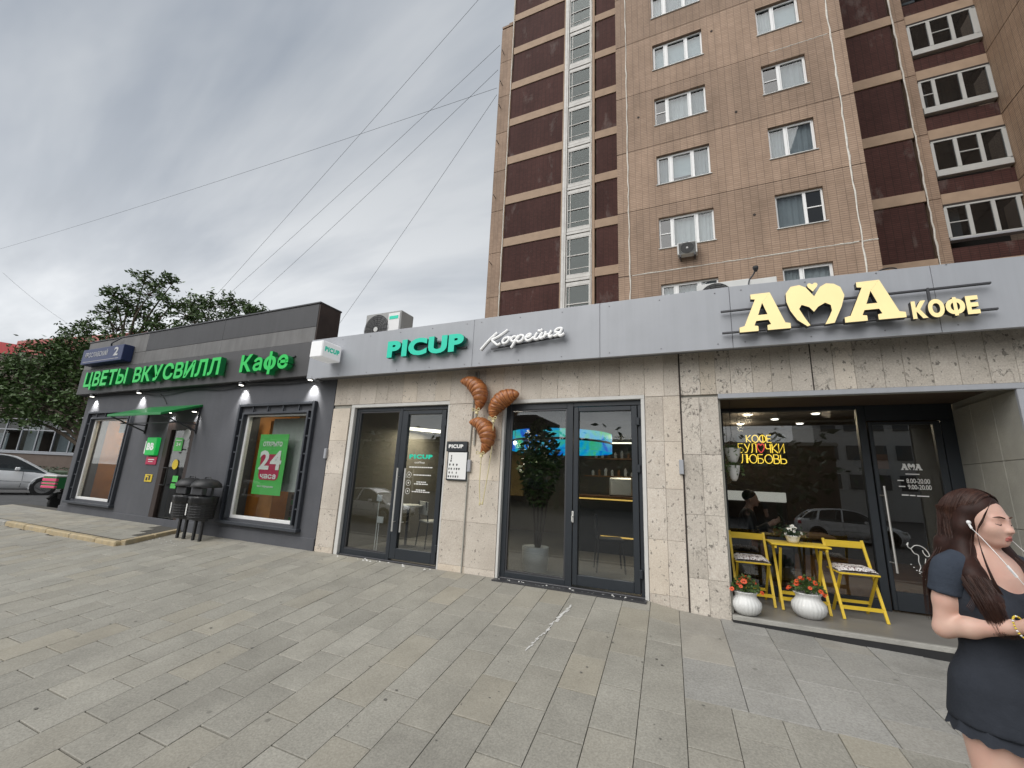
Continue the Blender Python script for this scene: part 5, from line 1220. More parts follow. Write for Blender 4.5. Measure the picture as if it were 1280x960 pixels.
def leaves(mb, pts, size, flat=.5, mi=0, rn=rnd):
    for p in pts:
        a = Vector((rn.gauss(0, 1), rn.gauss(0, 1), rn.gauss(0, flat))).normalized(); b = a.cross(Vector((rn.gauss(0, 1), rn.gauss(0, 1), rn.gauss(0, 1)))).normalized(); s_ = size * rn.uniform(.6, 1.25)
        p = Vector(p); a *= s_; b *= s_ * .42; mb.add([p - a, p - b + a * .15, p + a, p + b + a * .15], [(0, 1, 2, 3)], mi)
def flower(parent, p, r, m_, centre, nrm):
    nrm = Vector(nrm).normalized(); u = nrm.orthogonal().normalized(); v = nrm.cross(u); p = Vector(p); mb = MB()
    n = 9
    for k in range(n):
        a = 2 * math.pi * k / n + rnd.uniform(-.1, .1); d = u * math.cos(a) + v * math.sin(a); e = u * -math.sin(a) + v * math.cos(a); tip = p + d * r + nrm * rnd.uniform(-.004, .006)
        mb.add([p, p + d * r * .65 - e * r * .26, tip, p + d * r * .65 + e * r * .26], [(0, 1, 2, 3)], 0)
    mb.lathe([(r * .28, 0), (r * .2, r * .15), (0.001, r * .2)], tuple(p + nrm * .002), 8, 1); mb.build('flower', [m_, centre], parent)
M['flowereye'] = mat('flower centre', (.12, .03, .01), .8); M['yelloweye'] = mat('yellow flower centre', (.6, .42, .05), .8)
def flower_pot(label, x, y, z, rad):
    t = thing('flower_pot', label, 'flower pot', (x, y, z), 'white pots of orange flowers by the yellow bistro set')
    k = rad / .15
    pr = [(.085, .0), (.10, .006), (.135, .045), (.15, .09), (.145, .13), (.116, .165), (.106, .178), (.104, .205), (.122, .225), (.128, .231), (.118, .235), (.104, .22)]
    b = MB(); b.lathe([(r * k, h * k) for r, h in pr], (x, y, z), 72, ribs=24, ramp=.03); b.build('pot', M['pot'], t, smooth=True)
    b = MB(); b.lathe([(.102 * k, .214 * k), (.01, .218 * k)], (x, y, z), 16); b.build('soil', M['soil'], t)
    b = MB(); zc = z + .275 * k
    pts = []
    for _ in range(420):
        a, q = rnd.uniform(0, 6.283), math.sqrt(rnd.random()); h = rnd.random(); pts.append((x + math.cos(a) * q * .15 * k, y + math.sin(a) * q * .14 * k, zc - .035 * k + h * .14 * k * (1.15 - q * q * .8)))
    leaves(b, pts, .022 * k)
    for _ in range(26): a, q = rnd.uniform(0, 6.283), rnd.uniform(0, .13) * k; b.tube([(x, y, z + .19 * k), (x + math.cos(a) * q, y + math.sin(a) * q, z + .34 * k)], .0025, 4)
    fo = b.build('foliage', M['leaf'], t)
    for i in range(19):
        a = rnd.uniform(0, 6.283); q = rnd.uniform(.02, .17) * k; hz = (.37 - q * q * 4.5 / k) if i else .3
        p = (x + math.cos(a) * q, y + math.sin(a) * q - .02, z + hz * k + rnd.uniform(-.03, .025)); flower(t, p, .025 * k * rnd.uniform(.8, 1.2), M['orange'], M['flowereye'], (math.cos(a) * .6, math.sin(a) * .6 - .7, .9))
    return t
flower_pot('round white pot of orange flowers against the stone pier at the step corner', .325, .10, PZ, .148)
flower_pot('round white pot of orange flowers in front of the yellow table', .935, .345, PZ, .160)
t = thing('flower_bowl', 'small white pot of white flowers standing on the yellow table', 'flower pot', (.90, .70, .70))
b = MB(); b.lathe([(.05, 0), (.062, .03), (.075, .075), (.082, .085), (.07, .08)], (.90, .70, .698), 24, ribs=12, ramp=.03); b.build('pot', M['pot'], t, smooth=True)
b = MB(); leaves(b, [(.90 + rnd.gauss(-.02, .065), .70 + rnd.gauss(0, .05), .81 + rnd.gauss(0, .035)) for _ in range(260)], .02); b.build('foliage', M['leafdark'], t)
for i in range(34):
    a = rnd.uniform(0, 6.283); q = rnd.uniform(0, .105); flower(t, (.905 + math.cos(a) * q, .69 + math.sin(a) * q * .7, .875 - q * q * 6 + rnd.uniform(-.035, .02)), .017, M['whitepetal'], M['yelloweye'], (math.cos(a) * .7, math.sin(a) * .7 - .6, .8))
# two hanging planters beside the pier
for z, r, lb in ((1.60, .095, 'upper white hanging planter with trailing green leaves beside the neon sign'), (1.385, .075, 'lower white hanging planter under the first one beside the stone pier')):
    x, y = .325, .62
    t = thing('hanging_planter', lb, 'planter', (x, y, z), 'white hanging planters')
    b = MB(); b.lathe([(.02, 0), (r * .55, .03), (r * .9, .13), (r, .185), (r * 1.04, .19), (r * .9, .18)], (x, y, z), 24); b.build('pot', M['pot'], t, smooth=True)
    b = MB(); pts = [(x + rnd.gauss(0, r * .6), y + rnd.gauss(0, r * .6), z + .20 + rnd.gauss(0, .02)) for _ in range(110)]
    for _ in range(9):
        a = rnd.uniform(0, 6.283)
        for k in range(12): pts.append((x + math.cos(a) * (r + .012 * k ** .5) + rnd.gauss(0, .006), y + math.sin(a) * (r + .012 * k ** .5), z + .2 - .012 * k * rnd.uniform(.6, 1.3)))
    leaves(b, pts, .018); b.build('foliage', M['leaf'], t)
    b = MB()
    for a in (0, 2.1, 4.2): b.tube([(x + math.cos(a) * r, y + math.sin(a) * r, z + .185), (x, y, 1.95 if z > 1.5 else 1.62)], .002, 4)
    if z > 1.5: b.tube([(x, y, 1.95), (x, y, 2.40)], .003, 4); b.tube([(x, y, 2.26), (.2, y, 2.27)], .006, 5)
    b.build('cord', M['darksteel'], t)
# neon sign behind the glass
STROKE = {
 'К': [[(0, 0), (0, 1)], [(.62, 1), (.05, .5), (.66, 0)]], 'О': ['o'], 'Ф': ['o', [(.5, -.05), (.5, 1.05)]], 'Е': [[(.6, 1), (0, 1), (0, 0), (.6, 0)], [(0, .5), (.52, .5)]],
 'Б': [[(.6, 1), (0, 1), (0, 0), (.4, 0), (.6, .12), (.65, .3), (.55, .48), (.35, .55), (0, .55)]], 'У': [[(0, 1), (.36, .42)], [(.7, 1), (.3, .1), (.15, 0), (0, .03)]], 'Л': [[(0, 0), (.12, .05), (.2, .4), (.22, 1), (.7, 1), (.7, 0)]],
 'Ч': [[(0, 1), (0, .6), (.12, .45), (.6, .45)], [(.6, 1), (.6, 0)]], 'И': [[(0, 1), (0, 0), (.65, 1), (.65, 0)]], 'Ю': [[(0, 0), (0, 1)], [(0, .5), (.25, .5)], 'o2'],
 'В': [[(0, 0), (0, 1), (.4, 1), (.58, .88), (.55, .62), (.38, .54), (0, .54)], [(.38, .54), (.62, .42), (.65, .15), (.45, 0), (0, 0)]], 'Ь': [[(0, 1), (0, 0), (.45, 0), (.65, .14), (.63, .4), (.45, .52), (0, .52)]]}
t = thing('neon_sign', 'yellow neon words with a red heart hung on clear sheet behind the cafe glass', 'neon sign', (.75, 1.4, 1.65))
NY = 1.40
def neon(txt, x0, x1, z0, z1):
    ws = [.95 if c in 'ОФ' else (1.15 if c == 'Ю' else (.95 if c == '*' else .68)) for c in txt]; tot = sum(ws) + .14 * (len(txt) - 1); k = (x1 - x0) / tot; x = x0; h = z1 - z0
    for c, w_ in zip(txt, ws):
        mb = MB(); r = .0062
        if c == '*':
            hp = [(.5, .02), (.12, .4), (.02, .68), (.15, .95), (.35, .97), (.5, .8), (.65, .97), (.85, .95), (.98, .68), (.88, .4)]
            mb.tube(catmull([(x + q[0] * w_ * k, NY, z0 + q[1] * h) for q in hp], 4, True), r, 6, closed=True); mb.build('heart_tube', M['neonred'], t); x += (w_ + .14) * k; continue
        for S in STROKE[c]:
            if S in ('o', 'o2'):
                cx, rx = (.5 * .95, .46) if S == 'o' else (.70, .44)
                mb.tube([(x + (cx + rx * math.cos(a)) * k, NY, z0 + (.5 + .5 * math.sin(a)) * h) for a in np.linspace(0, 6.283, 20, endpoint=False)], r, 6, closed=True)
            else: mb.tube([(x + q[0] * k, NY, z0 + q[1] * h) for q in S], r, 6)
        mb.build('letter_tube', M['neon'], t); x += (w_ + .14) * k
neon('КОФЕ', .555, .865, 1.945, 2.045); neon('БУЛ*ЧКИ', .445, 1.005, 1.80, 1.925); neon('ЛЮБОВЬ', .47, 1.02, 1.655, 1.775)
b = MB(); b.box(.44, 1.03, NY + .02, NY + .024, 1.63, 2.06); b.build('clear_backing', M['glass'], t)
b = MB(); b.tube([(.5, NY, 2.06), (.5, NY, 2.68)], .003, 4); b.tube([(.97, NY, 2.06), (.97, NY, 2.68)], .003, 4); b.build('cord', M['darksteel'], t)
# ceiling spots of the right-hand cafe
for i, (x, y) in enumerate([(.82, 3.06), (.79, 3.64), (1.87, 3.66), (1.91, 3.09), (1.31, 4.27), (.74, 4.92), (1.84, 4.95)]):
    t = thing('ceiling_spot', ['lit ceiling spot nearest the glass on the left, over the neon sign', 'lit ceiling spot just behind the front left one, over the neon sign', 'second row right ceiling spot in the neon cafe', 'front right ceiling spot in the neon cafe', 'middle ceiling spot deep in the neon cafe', 'farthest left ceiling spot in the neon cafe', 'farthest right ceiling spot in the neon cafe'][i], 'lamp', (x, y, 2.69), 'ceiling spots in the right cafe')
    b = MB(); b.lathe([(.06, -.012), (.06, .008)], (x, y, 2.69), 14); b.build('lens', M['lamp'], t)
    b = MB(); b.lathe([(.085, .0), (.085, .01)], (x, y, 2.69), 14); b.build('ring', M['acwhite'], t)
    if i in (1, 3, 5):
        l = bpy.data.lights.new('spot_light', 'POINT'); l.energy = 11; l.color = (1, .8, .55); l.shadow_soft_size = .06; lo = bpy.data.objects.new('spot_light', l); COL.objects.link(lo); lo.parent = t; lo.location = (0, 0, -.1)
t = thing('reflection_counter', 'made-up counter inside the cafe, its glowing panel standing in for a pale window reflection', 'counter', (.5, 3.2, 0))
b = MB(); b.cbox(.12, 1.10, 2.3, 2.8, 1.125, 1.27, .01); b.build('reflection_panel', M['reflectglow'], t)  # glow put in for a pale reflection in the glass
b = MB(); b.cbox(.12, 1.10, 2.32, 2.8, 0, 1.12, .01); b.build('counter_base', M['room_dark'], t)
for x, z, w_ in ((3.05, 2.0, .28), (3.55, 1.75, .22), (3.6, 2.25, .3)):
    b = MB(); b.lathe([(w_ / 2, 0), (w_ / 2, .02)], (x, 5.95, z), 24, axis='y'); tag(b.build('wall_disc', M['black'], loc=(x, 5.9, z)), {3.05: 'large black disc on the dark cafe wall behind the glass door', 3.55: 'lower small black disc on the dark cafe wall', 3.6: 'upper black disc on the dark cafe wall'}[x], 'wall decor')
b = MB(); b.cbox(3.22, 3.5, 5.93, 5.96, 1.85, 2.15, .005); tag(b.build('wall_picture', M['woodbrown'], loc=(3.36, 5.9, 2)), 'small brown framed picture on the dark cafe wall behind the door', 'picture')

# coffee room: glowing ring, bar, plant, line light, furniture
t = thing('led_ring', 'round hanging screen ring glowing blue and green over the bar', 'screen', (-2.8, 2.7, 2.2))
def ring_mat():
    m, nt, nd, lk, p = nm('led ring'); tc = N('ShaderNodeTexCoord', nd); n = N('ShaderNodeTexNoise', nd); n.inputs['Scale'].default_value = 2.6; n.inputs['Detail'].default_value = 6; n.inputs['Distortion'].default_value = .8; lk.new(tc.outputs['Object'], n.inputs[0])
    r = N('ShaderNodeValToRGB', nd); e = r.color_ramp.elements; e[0].position = .38; e[0].color = (0, .09, .55, 1); e[1].position = .66; e[1].color = (.05, .45, .12, 1); q = e.new(.5); q.color = (0, .34, .60, 1); lk.new(n.outputs[0], r.inputs[0]); lk.new(r.outputs[0], p.inputs['Emission Color']); p.inputs['Emission Strength'].default_value = .85; p.inputs['Base Color'].default_value = (.02, .02, .02, 1); return m
M['ledring'] = ring_mat()
b = MB(); b.lathe([(1.0, 0), (1.0, .155)], (-2.62, 2.75, 1.87), 48); b.f = b.f[:-2]; b.m = b.m[:-2]; b.build('screen_band', M['ledring'], t, smooth=True)
b = MB(); b.lathe([(1.0, 0), (1.0, .155)], (-2.62, 2.75, 2.07), 48); b.f = b.f[:-2]; b.m = b.m[:-2]; b.build('screen_band', M['ledring'], t, smooth=True)
b = MB(); b.lathe([(.99, 2.03), (.99, 2.065)], (-2.62, 2.75, 0), 48); b.tube([(-2.62, 2.75, 2.06), (-2.62, 2.75, 2.9)], .02, 6); b.build('ring_frame', M['black'], t)
t = thing('bar_counter', 'dark coffee bar with lit edges and shelves of cups behind the glass door', 'bar', (-1.3, 3.4, 0))
b = MB(); b.cbox(-2.6, -.62, 3.1, 3.7, 0, 1.02, .01); b.build('counter', M['anthracite'], t)
b = MB(); b.cbox(-2.6, -.62, 3.07, 3.72, 1.03, 1.06, .005); b.build('worktop', M['woodbrown'], t)
b = MB(); b.box(-2.6, -.62, 3.06, 3.08, .985, 1.01); b.build('edge_light', M['goldline'], t)
b = MB(); b.box(-1.9, -.62, 3.06, 3.08, .30, .325); b.build('edge_light', M['goldline'], t)
b = MB(); b.box(-2.6, -.6, 4.6, 4.63, 2.22, 2.25); b.build('edge_light', M['tubelight'], t)
l = bpy.data.lights.new('bar_fill', 'AREA'); l.energy = 16; l.size = 1.2; l.color = (1, .86, .62); lo = bpy.data.objects.new('bar_fill', l); COL.objects.link(lo); lo.parent = t; lo.location = (-.3, -.2, 2.2)  # area lamp without a fixture, added to brighten the dark coffee room
for zz in (1.45, 1.85): b = MB(); b.cbox(-2.6, -.6, 4.55, 4.8, zz, zz + .03, .004); b.build('shelf', M['woodbrown'], t)
for k in range(26):
    x = -2.5 + .075 * k; zz = 1.48 if k % 2 else 1.88; h = rnd.uniform(.08, .2); b = MB(); b.lathe([(.03, 0), (.035, h * .7), (.015, h)], (x, 4.65, zz), 8); o = b.build('bottle', M['print_grey'] if k % 3 else M['woodbrown'], t)
b = MB(); b.cbox(-1.75, -1.30, 3.15, 3.6, 1.06, 1.42, .03); b.build('coffee_machine', M['steel'], t)
t = thing('potted_tree', 'dark leafy indoor tree in a pale round pot behind the left glass panel', 'plant', (-2.36, .72, 0))
b = MB(); b.lathe([(.17, 0), (.18, .01), (.185, .10), (.195, .105), (.20, .33), (.19, .335), (.18, .32)], (-2.36, .78, 0), 28); b.build('pot', M['pot'], t, smooth=True)
b = MB()
for k in range(4): b.tube(catmull([(-2.36 + .02 * k, .78, .3), (-2.40 + .05 * k, .78 + .03 * k, .8), (-2.44 + .09 * k, .76, 1.25)], 5), [.014] * 11, 6)
b.build('trunk', M['bark'], t)
b = MB(); pts = []
for _ in range(1500):
    z = rnd.uniform(.9, 2.25); q = .36 * math.sin(math.pi * min(1, max(.06, (z - .85) / 1.4))) ** .7; a = rnd.uniform(0, 6.283); u = math.sqrt(rnd.random()); pts.append((-2.37 + math.cos(a) * q * u, .85 + math.sin(a) * q * u * .8, z))
leaves(b, pts, .06); b.build('foliage', M['leaf'], t)
t = thing('pendant_spot', 'tiny lit spot lamp behind the left glass panel below the glowing ring', 'lamp', (-2.93, 1.15, 1.9))
b = MB(); b.lathe([(.001, -.03), (.022, -.02), (.028, 0), (.02, .02), (.001, .03)], (-2.93, 1.15, 1.9), 12); b.build('bulb', M['lamp'], t)
b = MB(); b.tube([(-2.93, 1.15, 1.93), (-2.93, 1.15, 2.9)], .004, 4); b.build('cord', M['black'], t)
l = bpy.data.lights.new('spot_light', 'POINT'); l.energy = 14; l.color = (1, .88, .7); l.shadow_soft_size = .05; lo = bpy.data.objects.new('spot_light', l); COL.objects.link(lo); lo.parent = t; lo.location = (.1, -.1, -.06)
t = thing('linear_light', 'glowing straight lamp hung behind the left pair of glass doors', 'lamp', (-6, 2.6, 2.3))
b = MB(); b.beam((-5.70, 1.55, 2.235), (-4.65, 2.4, 2.20), .05, .06); b.build('light_bar', M['tubelight'], t)
b = MB(); b.tube([(-5.6, 1.6, 2.25), (-5.6, 1.6, 2.9)], .004, 4); b.tube([(-4.7, 2.36, 2.23), (-4.7, 2.36, 2.9)], .004, 4); b.build('cord', M['darksteel'], t)
l = bpy.data.lights.new('room_light', 'AREA'); l.energy = 26; l.size = .9; l.color = (1, .9, .68); lo = bpy.data.objects.new('room_light', l); COL.objects.link(lo); lo.parent = t; lo.location = (.8, -.6, -.1)
b = MB(); b.cbox(-5.7, -4.3, 4.9, 5.0, .9, 2.3, .01); tag(b.build('wall_board', M['goldboard'], loc=(-5, 4.95, 1.6)), 'ochre board on the back wall seen through the left glass doors', 'wall board')
def cafe_chair(label, x, y, rz, m_):
    t = thing('cafe_chair', label, 'chair', (0, 0, 0), 'slim chairs inside the coffee room', local=True)
    for s in (-1, 1):
        b = MB(); b.tube([(s * .2, -.2, 0), (s * .17, -.17, .44), (s * .17, -.17, .45)], .012, 6); b.build('leg', M['darksteel'], t); b = MB(); b.tube([(s * .21, .22, 0), (s * .18, .18, .44), (s * .17, .24, .82)], .012, 6); b.build('leg', M['darksteel'], t)
    b = MB(); b.cbox(-.2, .2, -.2, .2, .44, .475, .012); b.build('seat', m_, t); b = MB(); b.cbox(-.19, .19, .2, .225, .58, .82, .01); b.build('backrest', m_, t)
    t.location = (x, y, 0); t.rotation_euler = (0, 0, rz)
cafe_chair('dark chair behind the right glass door of the middle entrance', -1.40, 1.45, 1.9, M['anthracite'])
cafe_chair('pale chair by the small table behind the left glass doors', -4.75, 1.6, 2.6, M['acwhite']); cafe_chair('wooden chair behind the leaf of the left glass doors', -4.1, 1.9, -1.9, M['woodbrown'])
t = thing('cafe_table', 'small round table with white papers behind the left glass doors', 'table', (-4.6, 1.1, 0))
b = MB(); b.lathe([(.30, .72), (.30, .745)], (-5.15, 1.35, 0), 24); b.build('table_top', M['acwhite'], t); b = MB(); b.tube([(-5.15, 1.35, 0), (-5.15, 1.35, .72)], .025, 8); b.lathe([(.2, 0), (.03, .03)], (-5.15, 1.35, 0), 16); b.build('pedestal', M['darksteel'], t)
for q, lb, x, y, w_, z in ((0, 'white sheet standing in the left glass door, upper one', -5.05, .33, .10, .84), (1, 'white folded card low in the left glass door', -4.98, .30, .13, .50)):
    b = MB(); b.cbox(x, x + w_, y, y + .02, z, z + .10, .004); b.tube([(x + .05, y + .01, 0), (x + .05, y + .01, z)], .008, 5); tag(b.build('card_stand', M['print_white'], loc=(x, y, 0)), lb, 'card stand')
# ------------------------------------------------------------------ left background: car, scooter, pavilion, trees, wires
def car(label, paint, loc, rz):
    t = thing('parked_car', label, 'car', (0, 0, 0), 'cars standing along the street', local=True)
    # side outline stations: x, z_low, z_belt, half width low, half width belt   (front is +x)
    stn = [(-2.18, .50, .80, .62, .66), (-2.12, .33, .96, .74, .76), (-1.9, .27, 1.03, .84, .84), (-1.36, .24, 1.05, .88, .87), (-.4, .22, 1.01, .90, .88), (.55, .22, .97, .90, .87), (1.0, .22, .93, .89, .85), (1.36, .24, .87, .88, .82), (1.75, .26, .78, .85, .76), (2.02, .30, .66, .76, .66), (2.16, .40, .58, .60, .55)]
    V = []; K = 9
    for x, zl, zb, wl_, wb in stn:
        h = zb - zl
        ring = [(0, zl), (wl_ * .8, zl), (wl_ * .97, zl + h * .12), (wl_ + .01, zl + h * .42), (wl_ * .985, zl + h * .68), (wb + .005, zl + h * .92), (wb * .93, zb + .012), (wb * .5, zb + .035), (0, zb + .045)]
        V += [(x, -y, z) for y, z in ring] + [(x, y, z) for y, z in ring[::-1]][1:-1]
    n = 2 * K - 2; m = len(stn)
    Fs = [(i * n + k, i * n + (k + 1) % n, (i + 1) * n + (k + 1) % n, (i + 1) * n + k) for i in range(m - 1) for k in range(n)]
    Fs = [f[::-1] for f in Fs] + [tuple(range(n)), tuple((m - 1) * n + k for k in range(n))[::-1]]
    body = MB(); body.add(V, Fs); body.build('body', paint, t, smooth=True)
    # cabin: roof skin, glass and pillars
    cab = [(-2.02, 1.0, .74), (-1.62, 1.36, .60), (-1.1, 1.49, .57), (-.3, 1.55, .57), (.25, 1.50, .58), (.62, 1.34, .62), (1.32, .90, .76)]
    g_ = MB(); n2 = len(cab)
    V = []
    for x, z, w_ in cab: V += [(x, -w_, z), (x, w_, z)]
    g_.add(V, [(2 * i, 2 * i + 1, 2 * i + 3, 2 * i + 2) for i in range(n2 - 1)])
    base = [(-2.0, .95, .80), (-1.62, 1.0, .84), (-1.1, 1.0, .86), (-.3, .98, .87), (.25, .96, .86), (.62, .94, .85), (1.32, .88, .80)]
    for s in (-1, 1):
        V = []
        for (x, z, w_), (x2, z2, w2) in zip(cab, base): V += [(x, s * w_, z), (x2, s * w2, z2)]
        g_.add(V, [(2 * i, 2 * i + 1, 2 * i + 3, 2 * i + 2) for i in range(n2 - 1)])
    g_.build('window_glass', M['carglass'], t)
    rf = MB(); V = []
    for x, z, w_ in cab[1:6]: V += [(x, -w_ * 1.01, z + .004), (x, -w_ * .6, z + .03), (x, w_ * .6, z + .03), (x, w_ * 1.01, z + .004)]
    rf.add(V, [(4 * i + k, 4 * i + k + 1, 4 * i + k + 5, 4 * i + k + 4) for i in range(4) for k in range(3)]); rf.build('roof', paint, t, smooth=True)
    pl = MB()
    for s in (-1, 1):
        pl.tube(catmull([(x, s * (w_ + .0), z) for x, z, w_ in cab], 4), .028, 6); pl.beam((-.28, s * .575, 1.54), (-.34, s * .875, .99), .07, .03); pl.beam((-1.2, s * .575, 1.47), (-1.35, s * .865, 1.0), .09, .03); pl.tube([(x, s * w2, z2) for x, z2, w2 in base], .014, 5, mi=1)
    pl.build('pillar', [paint, M['anthracite']], t)
    it = MB(); it.cbox(-1.5, .6, -.7, .7, .5, .95, .05); it.cbox(-.35, -.15, -.6, -.1, .9, 1.25, .04); it.cbox(-.35, -.15, .1, .6, .9, 1.25, .04); it.build('seat', M['black'], t)
    for wx in (-1.36, 1.36):
        for s in (-1, 1):
            y = s * .835
            w_ = MB(); w_.lathe([(.24, -.11), (.33, -.11), (.345, -.08), (.345, .08), (.33, .11), (.24, .11)], (wx, y, .345), 28, axis='y'); wo = w_.build('wheel', M['tyre'], t)
            r = MB(); r.lathe([(.245, -.02), (.255, .0), (.245, .02)], (wx, y + s * .09, .345), 28, axis='y'); r.lathe([(.06, -.01), (.05, .02)], (wx, y + s * .08, .345), 12, axis='y')
            for k in range(10):
                a = 2 * math.pi * k / 10 + (.13 if k % 2 else -.13); r.beam((wx + .05 * math.cos(a), y + s * .085, .345 + .05 * math.sin(a)), (wx + .245 * math.cos(a), y + s * .095, .345 + .245 * math.sin(a)), .032, .02, up=(0, 1, 0))
            r.build('rim', M['rim'], wo)
            h = MB(); h.lathe([(.235, 0), (.235, .01)], (wx, y + s * .04, .345), 20, axis='y'); h.build('brake_disc', M['acgrille'], wo)
            ar = MB(); P = [(wx + .40 * math.cos(a), s * .893, .345 + .40 * math.sin(a)) for a in np.linspace(-.25, math.pi + .25, 16)]; ar.tube(P, .022, 6); ar.build('arch_lip', paint, t)
            hole = MB(); hole.lathe([(.385, -.02), (.385, .0)], (wx, s * .888 - .0, .345), 28, axis='y'); hole.build('wheel_arch', M['black'], t)
    for s in (-1, 1):
        b = MB(); b.cbox(1.78, 2.06, s * .68 - .09, s * .68 + .09, .60, .72, .03); b.build('headlight', M['steel'], t)
        b = MB(); b.cbox(-2.15, -1.98, s * .70 - .1, s * .70 + .1, .78, .95, .03); b.build('tail_light', M['red'], t)
        b = MB(); b.cbox(.48, .62, s * .98 - .09, s * .98 + .09, .95, 1.08, .03); b.build('side_mirror', paint, t)
        b = MB()
        for x in (.72, -.32, -1.25): b.tube([(x, s * .893, .32), (x + .02, s * .9, .6), (x, s * .885, .93)], .005, 4)
        b.tube([(-1.2, s * .898, .52), (0, s * .912, .56), (1.0, s * .9, .52)], .008, 4); b.build('door_seam', M['anthracite'], t)
        for x in (-.18, -1.1): b = MB(); b.cbox(x, x + .2, s * .895 - .02, s * .895 + .02, .82, .85, .008); b.build('door_handle', paint, t)
    b = MB(); b.cbox(2.05, 2.17, -.5, .5, .36, .5, .02); b.build('grille', M['black'], t)
    t.location = loc; t.rotation_euler = (0, 0, rz); return t
c1_ = car('white-silver parked hatchback at the left edge behind the grey shop', M['silver'], (-25.55, 1.95, -.13), math.radians(70))
dup(c1_, (6.3, -19.0, -.95), math.radians(3), 'silver car on the road, seen only as a reflection in the right cafe glass')
dup(c1_, (-15.5, -12.0, -.95), math.radians(-2), 'silver car on the road, seen only as a reflection in the left glass doors')
# delivery scooter by the corner
t = thing('delivery_scooter', 'black delivery scooter with pink and green box, half hidden by the grey shop corner', 'scooter', (-16.55, .62, -.10), local=True)
def wheel(x):
    w_ = MB(); w_.lathe([(.15, -.05), (.24, -.055), (.26, -.03), (.26, .03), (.24, .055), (.15, .05)], (x, 0, .26), 22, axis='y'); wo = w_.build('wheel', M['tyre'], t)
    r = MB(); r.lathe([(.15, -.02), (.16, .0), (.15, .02)], (x, 0, .26), 20, axis='y')
    for k in range(6): a = k * math.pi / 3; r.beam((x, 0, .26), (x + .15 * math.cos(a), 0, .26 + .15 * math.sin(a)), .02, .03, up=(0, 1, 0))
    r.build('rim', M['darksteel'], wo)
wheel(-.02); wheel(1.22)
b = MB(); b.cbox(-.1, .75, -.12, .12, .35, .62, .05); b.cbox(.6, 1.0, -.14, .14, .22, .32, .03); b.cbox(.95, 1.05, -.16, .16, .25, .95, .03); b.build('body', M['black'], t, bevel=.01)
b = MB(); b.cbox(.05, .7, -.13, .13, .62, .72, .04); b.build('seat', M['black'], t)
b = MB(); b.tube([(1.22, 0, .26), (1.08, 0, .7), (1.02, 0, 1.0)], .03, 8); b.tube([(1.0, -.3, 1.02), (1.02, 0, 1.0), (1.0, .3, 1.02)], .014, 6); b.build('fork', M['darksteel'], t)
b = MB(); b.lathe([(.30, -.06), (.31, .0), (.30, .06)], (-.02, 0, .27), 18, axis='y'); b.v = [p for p in b.v]; b.xf(Matrix.Translation((0, 0, .02))); 
b2 = MB(); b2.tube([(-.30, 0, .40), (-.18, 0, .52), (.0, 0, .56), (.15, 0, .54)], .05, 8, flat=1.4); b2.build('mudguard', M['black'], t)
b = MB(); b.cbox(-.42, .16, -.26, .26, .74, 1.12, .02); bo = b.build('delivery_box', M['boxgreen'], t)
b = MB(); b.cbox(-.428, -.34, -.265, .265, .76, .84, .01); b.cbox(-.428, -.34, -.266, .266, .88, .94, .01); b.cbox(-.428, -.34, -.266, .266, .98, 1.08, .01); b.build('pink_stripe', M['pinkbright'], bo)
b = MB(); b.cbox(-.44, .18, -.28, .28, 1.12, 1.19, .03); b.build('lid', M['acwhite'], bo)
t.rotation_euler = (0, 0, math.radians(108)); t.scale = (.82, .82, .82)

# low glazed pavilion with red roof behind the trees
pv = thing('glazed_pavilion', 'long low building with strip windows and a red roof behind the left trees', 'building', (-46, 9.5, 0), local=True)
pv.rotation_euler = (0, 0, math.atan2(R_.y, R_.x))
WX0, WX1 = -22, 9
b = MB(); b.box(WX0, WX1, 0, 12, -.3, 1.78); b.box(WX0, WX1, .25, 12, 4.3, 9.4); b.box(WX0, WX1, 2.5, 12, 1.78, 4.3); b.build('wall', M['kioskwall'], pv)
x = WX0; i = 0
while x < WX1 - 1:
    w_ = 1.28; f = MB(); f.cbox(x, x + .09, .0, .12, 1.8, 4.3, .01); f.cbox(x + .09, x + w_, .0, .12, 1.8, 1.9, .01); f.cbox(x + .09, x + w_, .0, .12, 3.42, 3.50, .01); f.cbox(x + .09, x + w_, 0, .12, 4.2, 4.3, .01); fo = f.build('window', M['fascia'], pv)
    p = MB(); p.box(x + .09, x + w_, .05, .056, 1.9, 3.42); p.box(x + .09, x + w_, .05, .056, 3.5, 4.2); p.build('pane', M['glass_tower'], fo)
    if i % 2 == 0: c = MB(); c.box(x + .1, x + w_, .4, .42, 1.9, rnd.uniform(2.8, 4.2)); c.build('blind', M['curtain2'] if i % 4 else M['blind'], fo)
    else: c = MB(); c.box(x + .1, x + w_, 1.2, 1.25, 1.9, 4.2); c.build('blind', M['room'], fo)
    x += w_; i += 1
b = MB(); b.cbox(WX0, WX1, -.06, .2, 1.68, 1.79, .01); b.build('sill', M['fascia'], pv)
b = MB(); b.add([(-4.2, .2, 9.41), (8.8, .2, 9.41), (8.8, 9, 9.41), (-4.2, 9, 9.41), (-.2, 5, 11.3), (8.8, 5, 12.3), (-4.2, .2, 10.5), (8.8, .2, 12.1)], [(0, 1, 7, 6), (6, 7, 5, 4), (0, 6, 4, 3), (3, 4, 5, 2), (1, 2, 5, 7)]); b.build('roof', M['redroofpale'], pv)
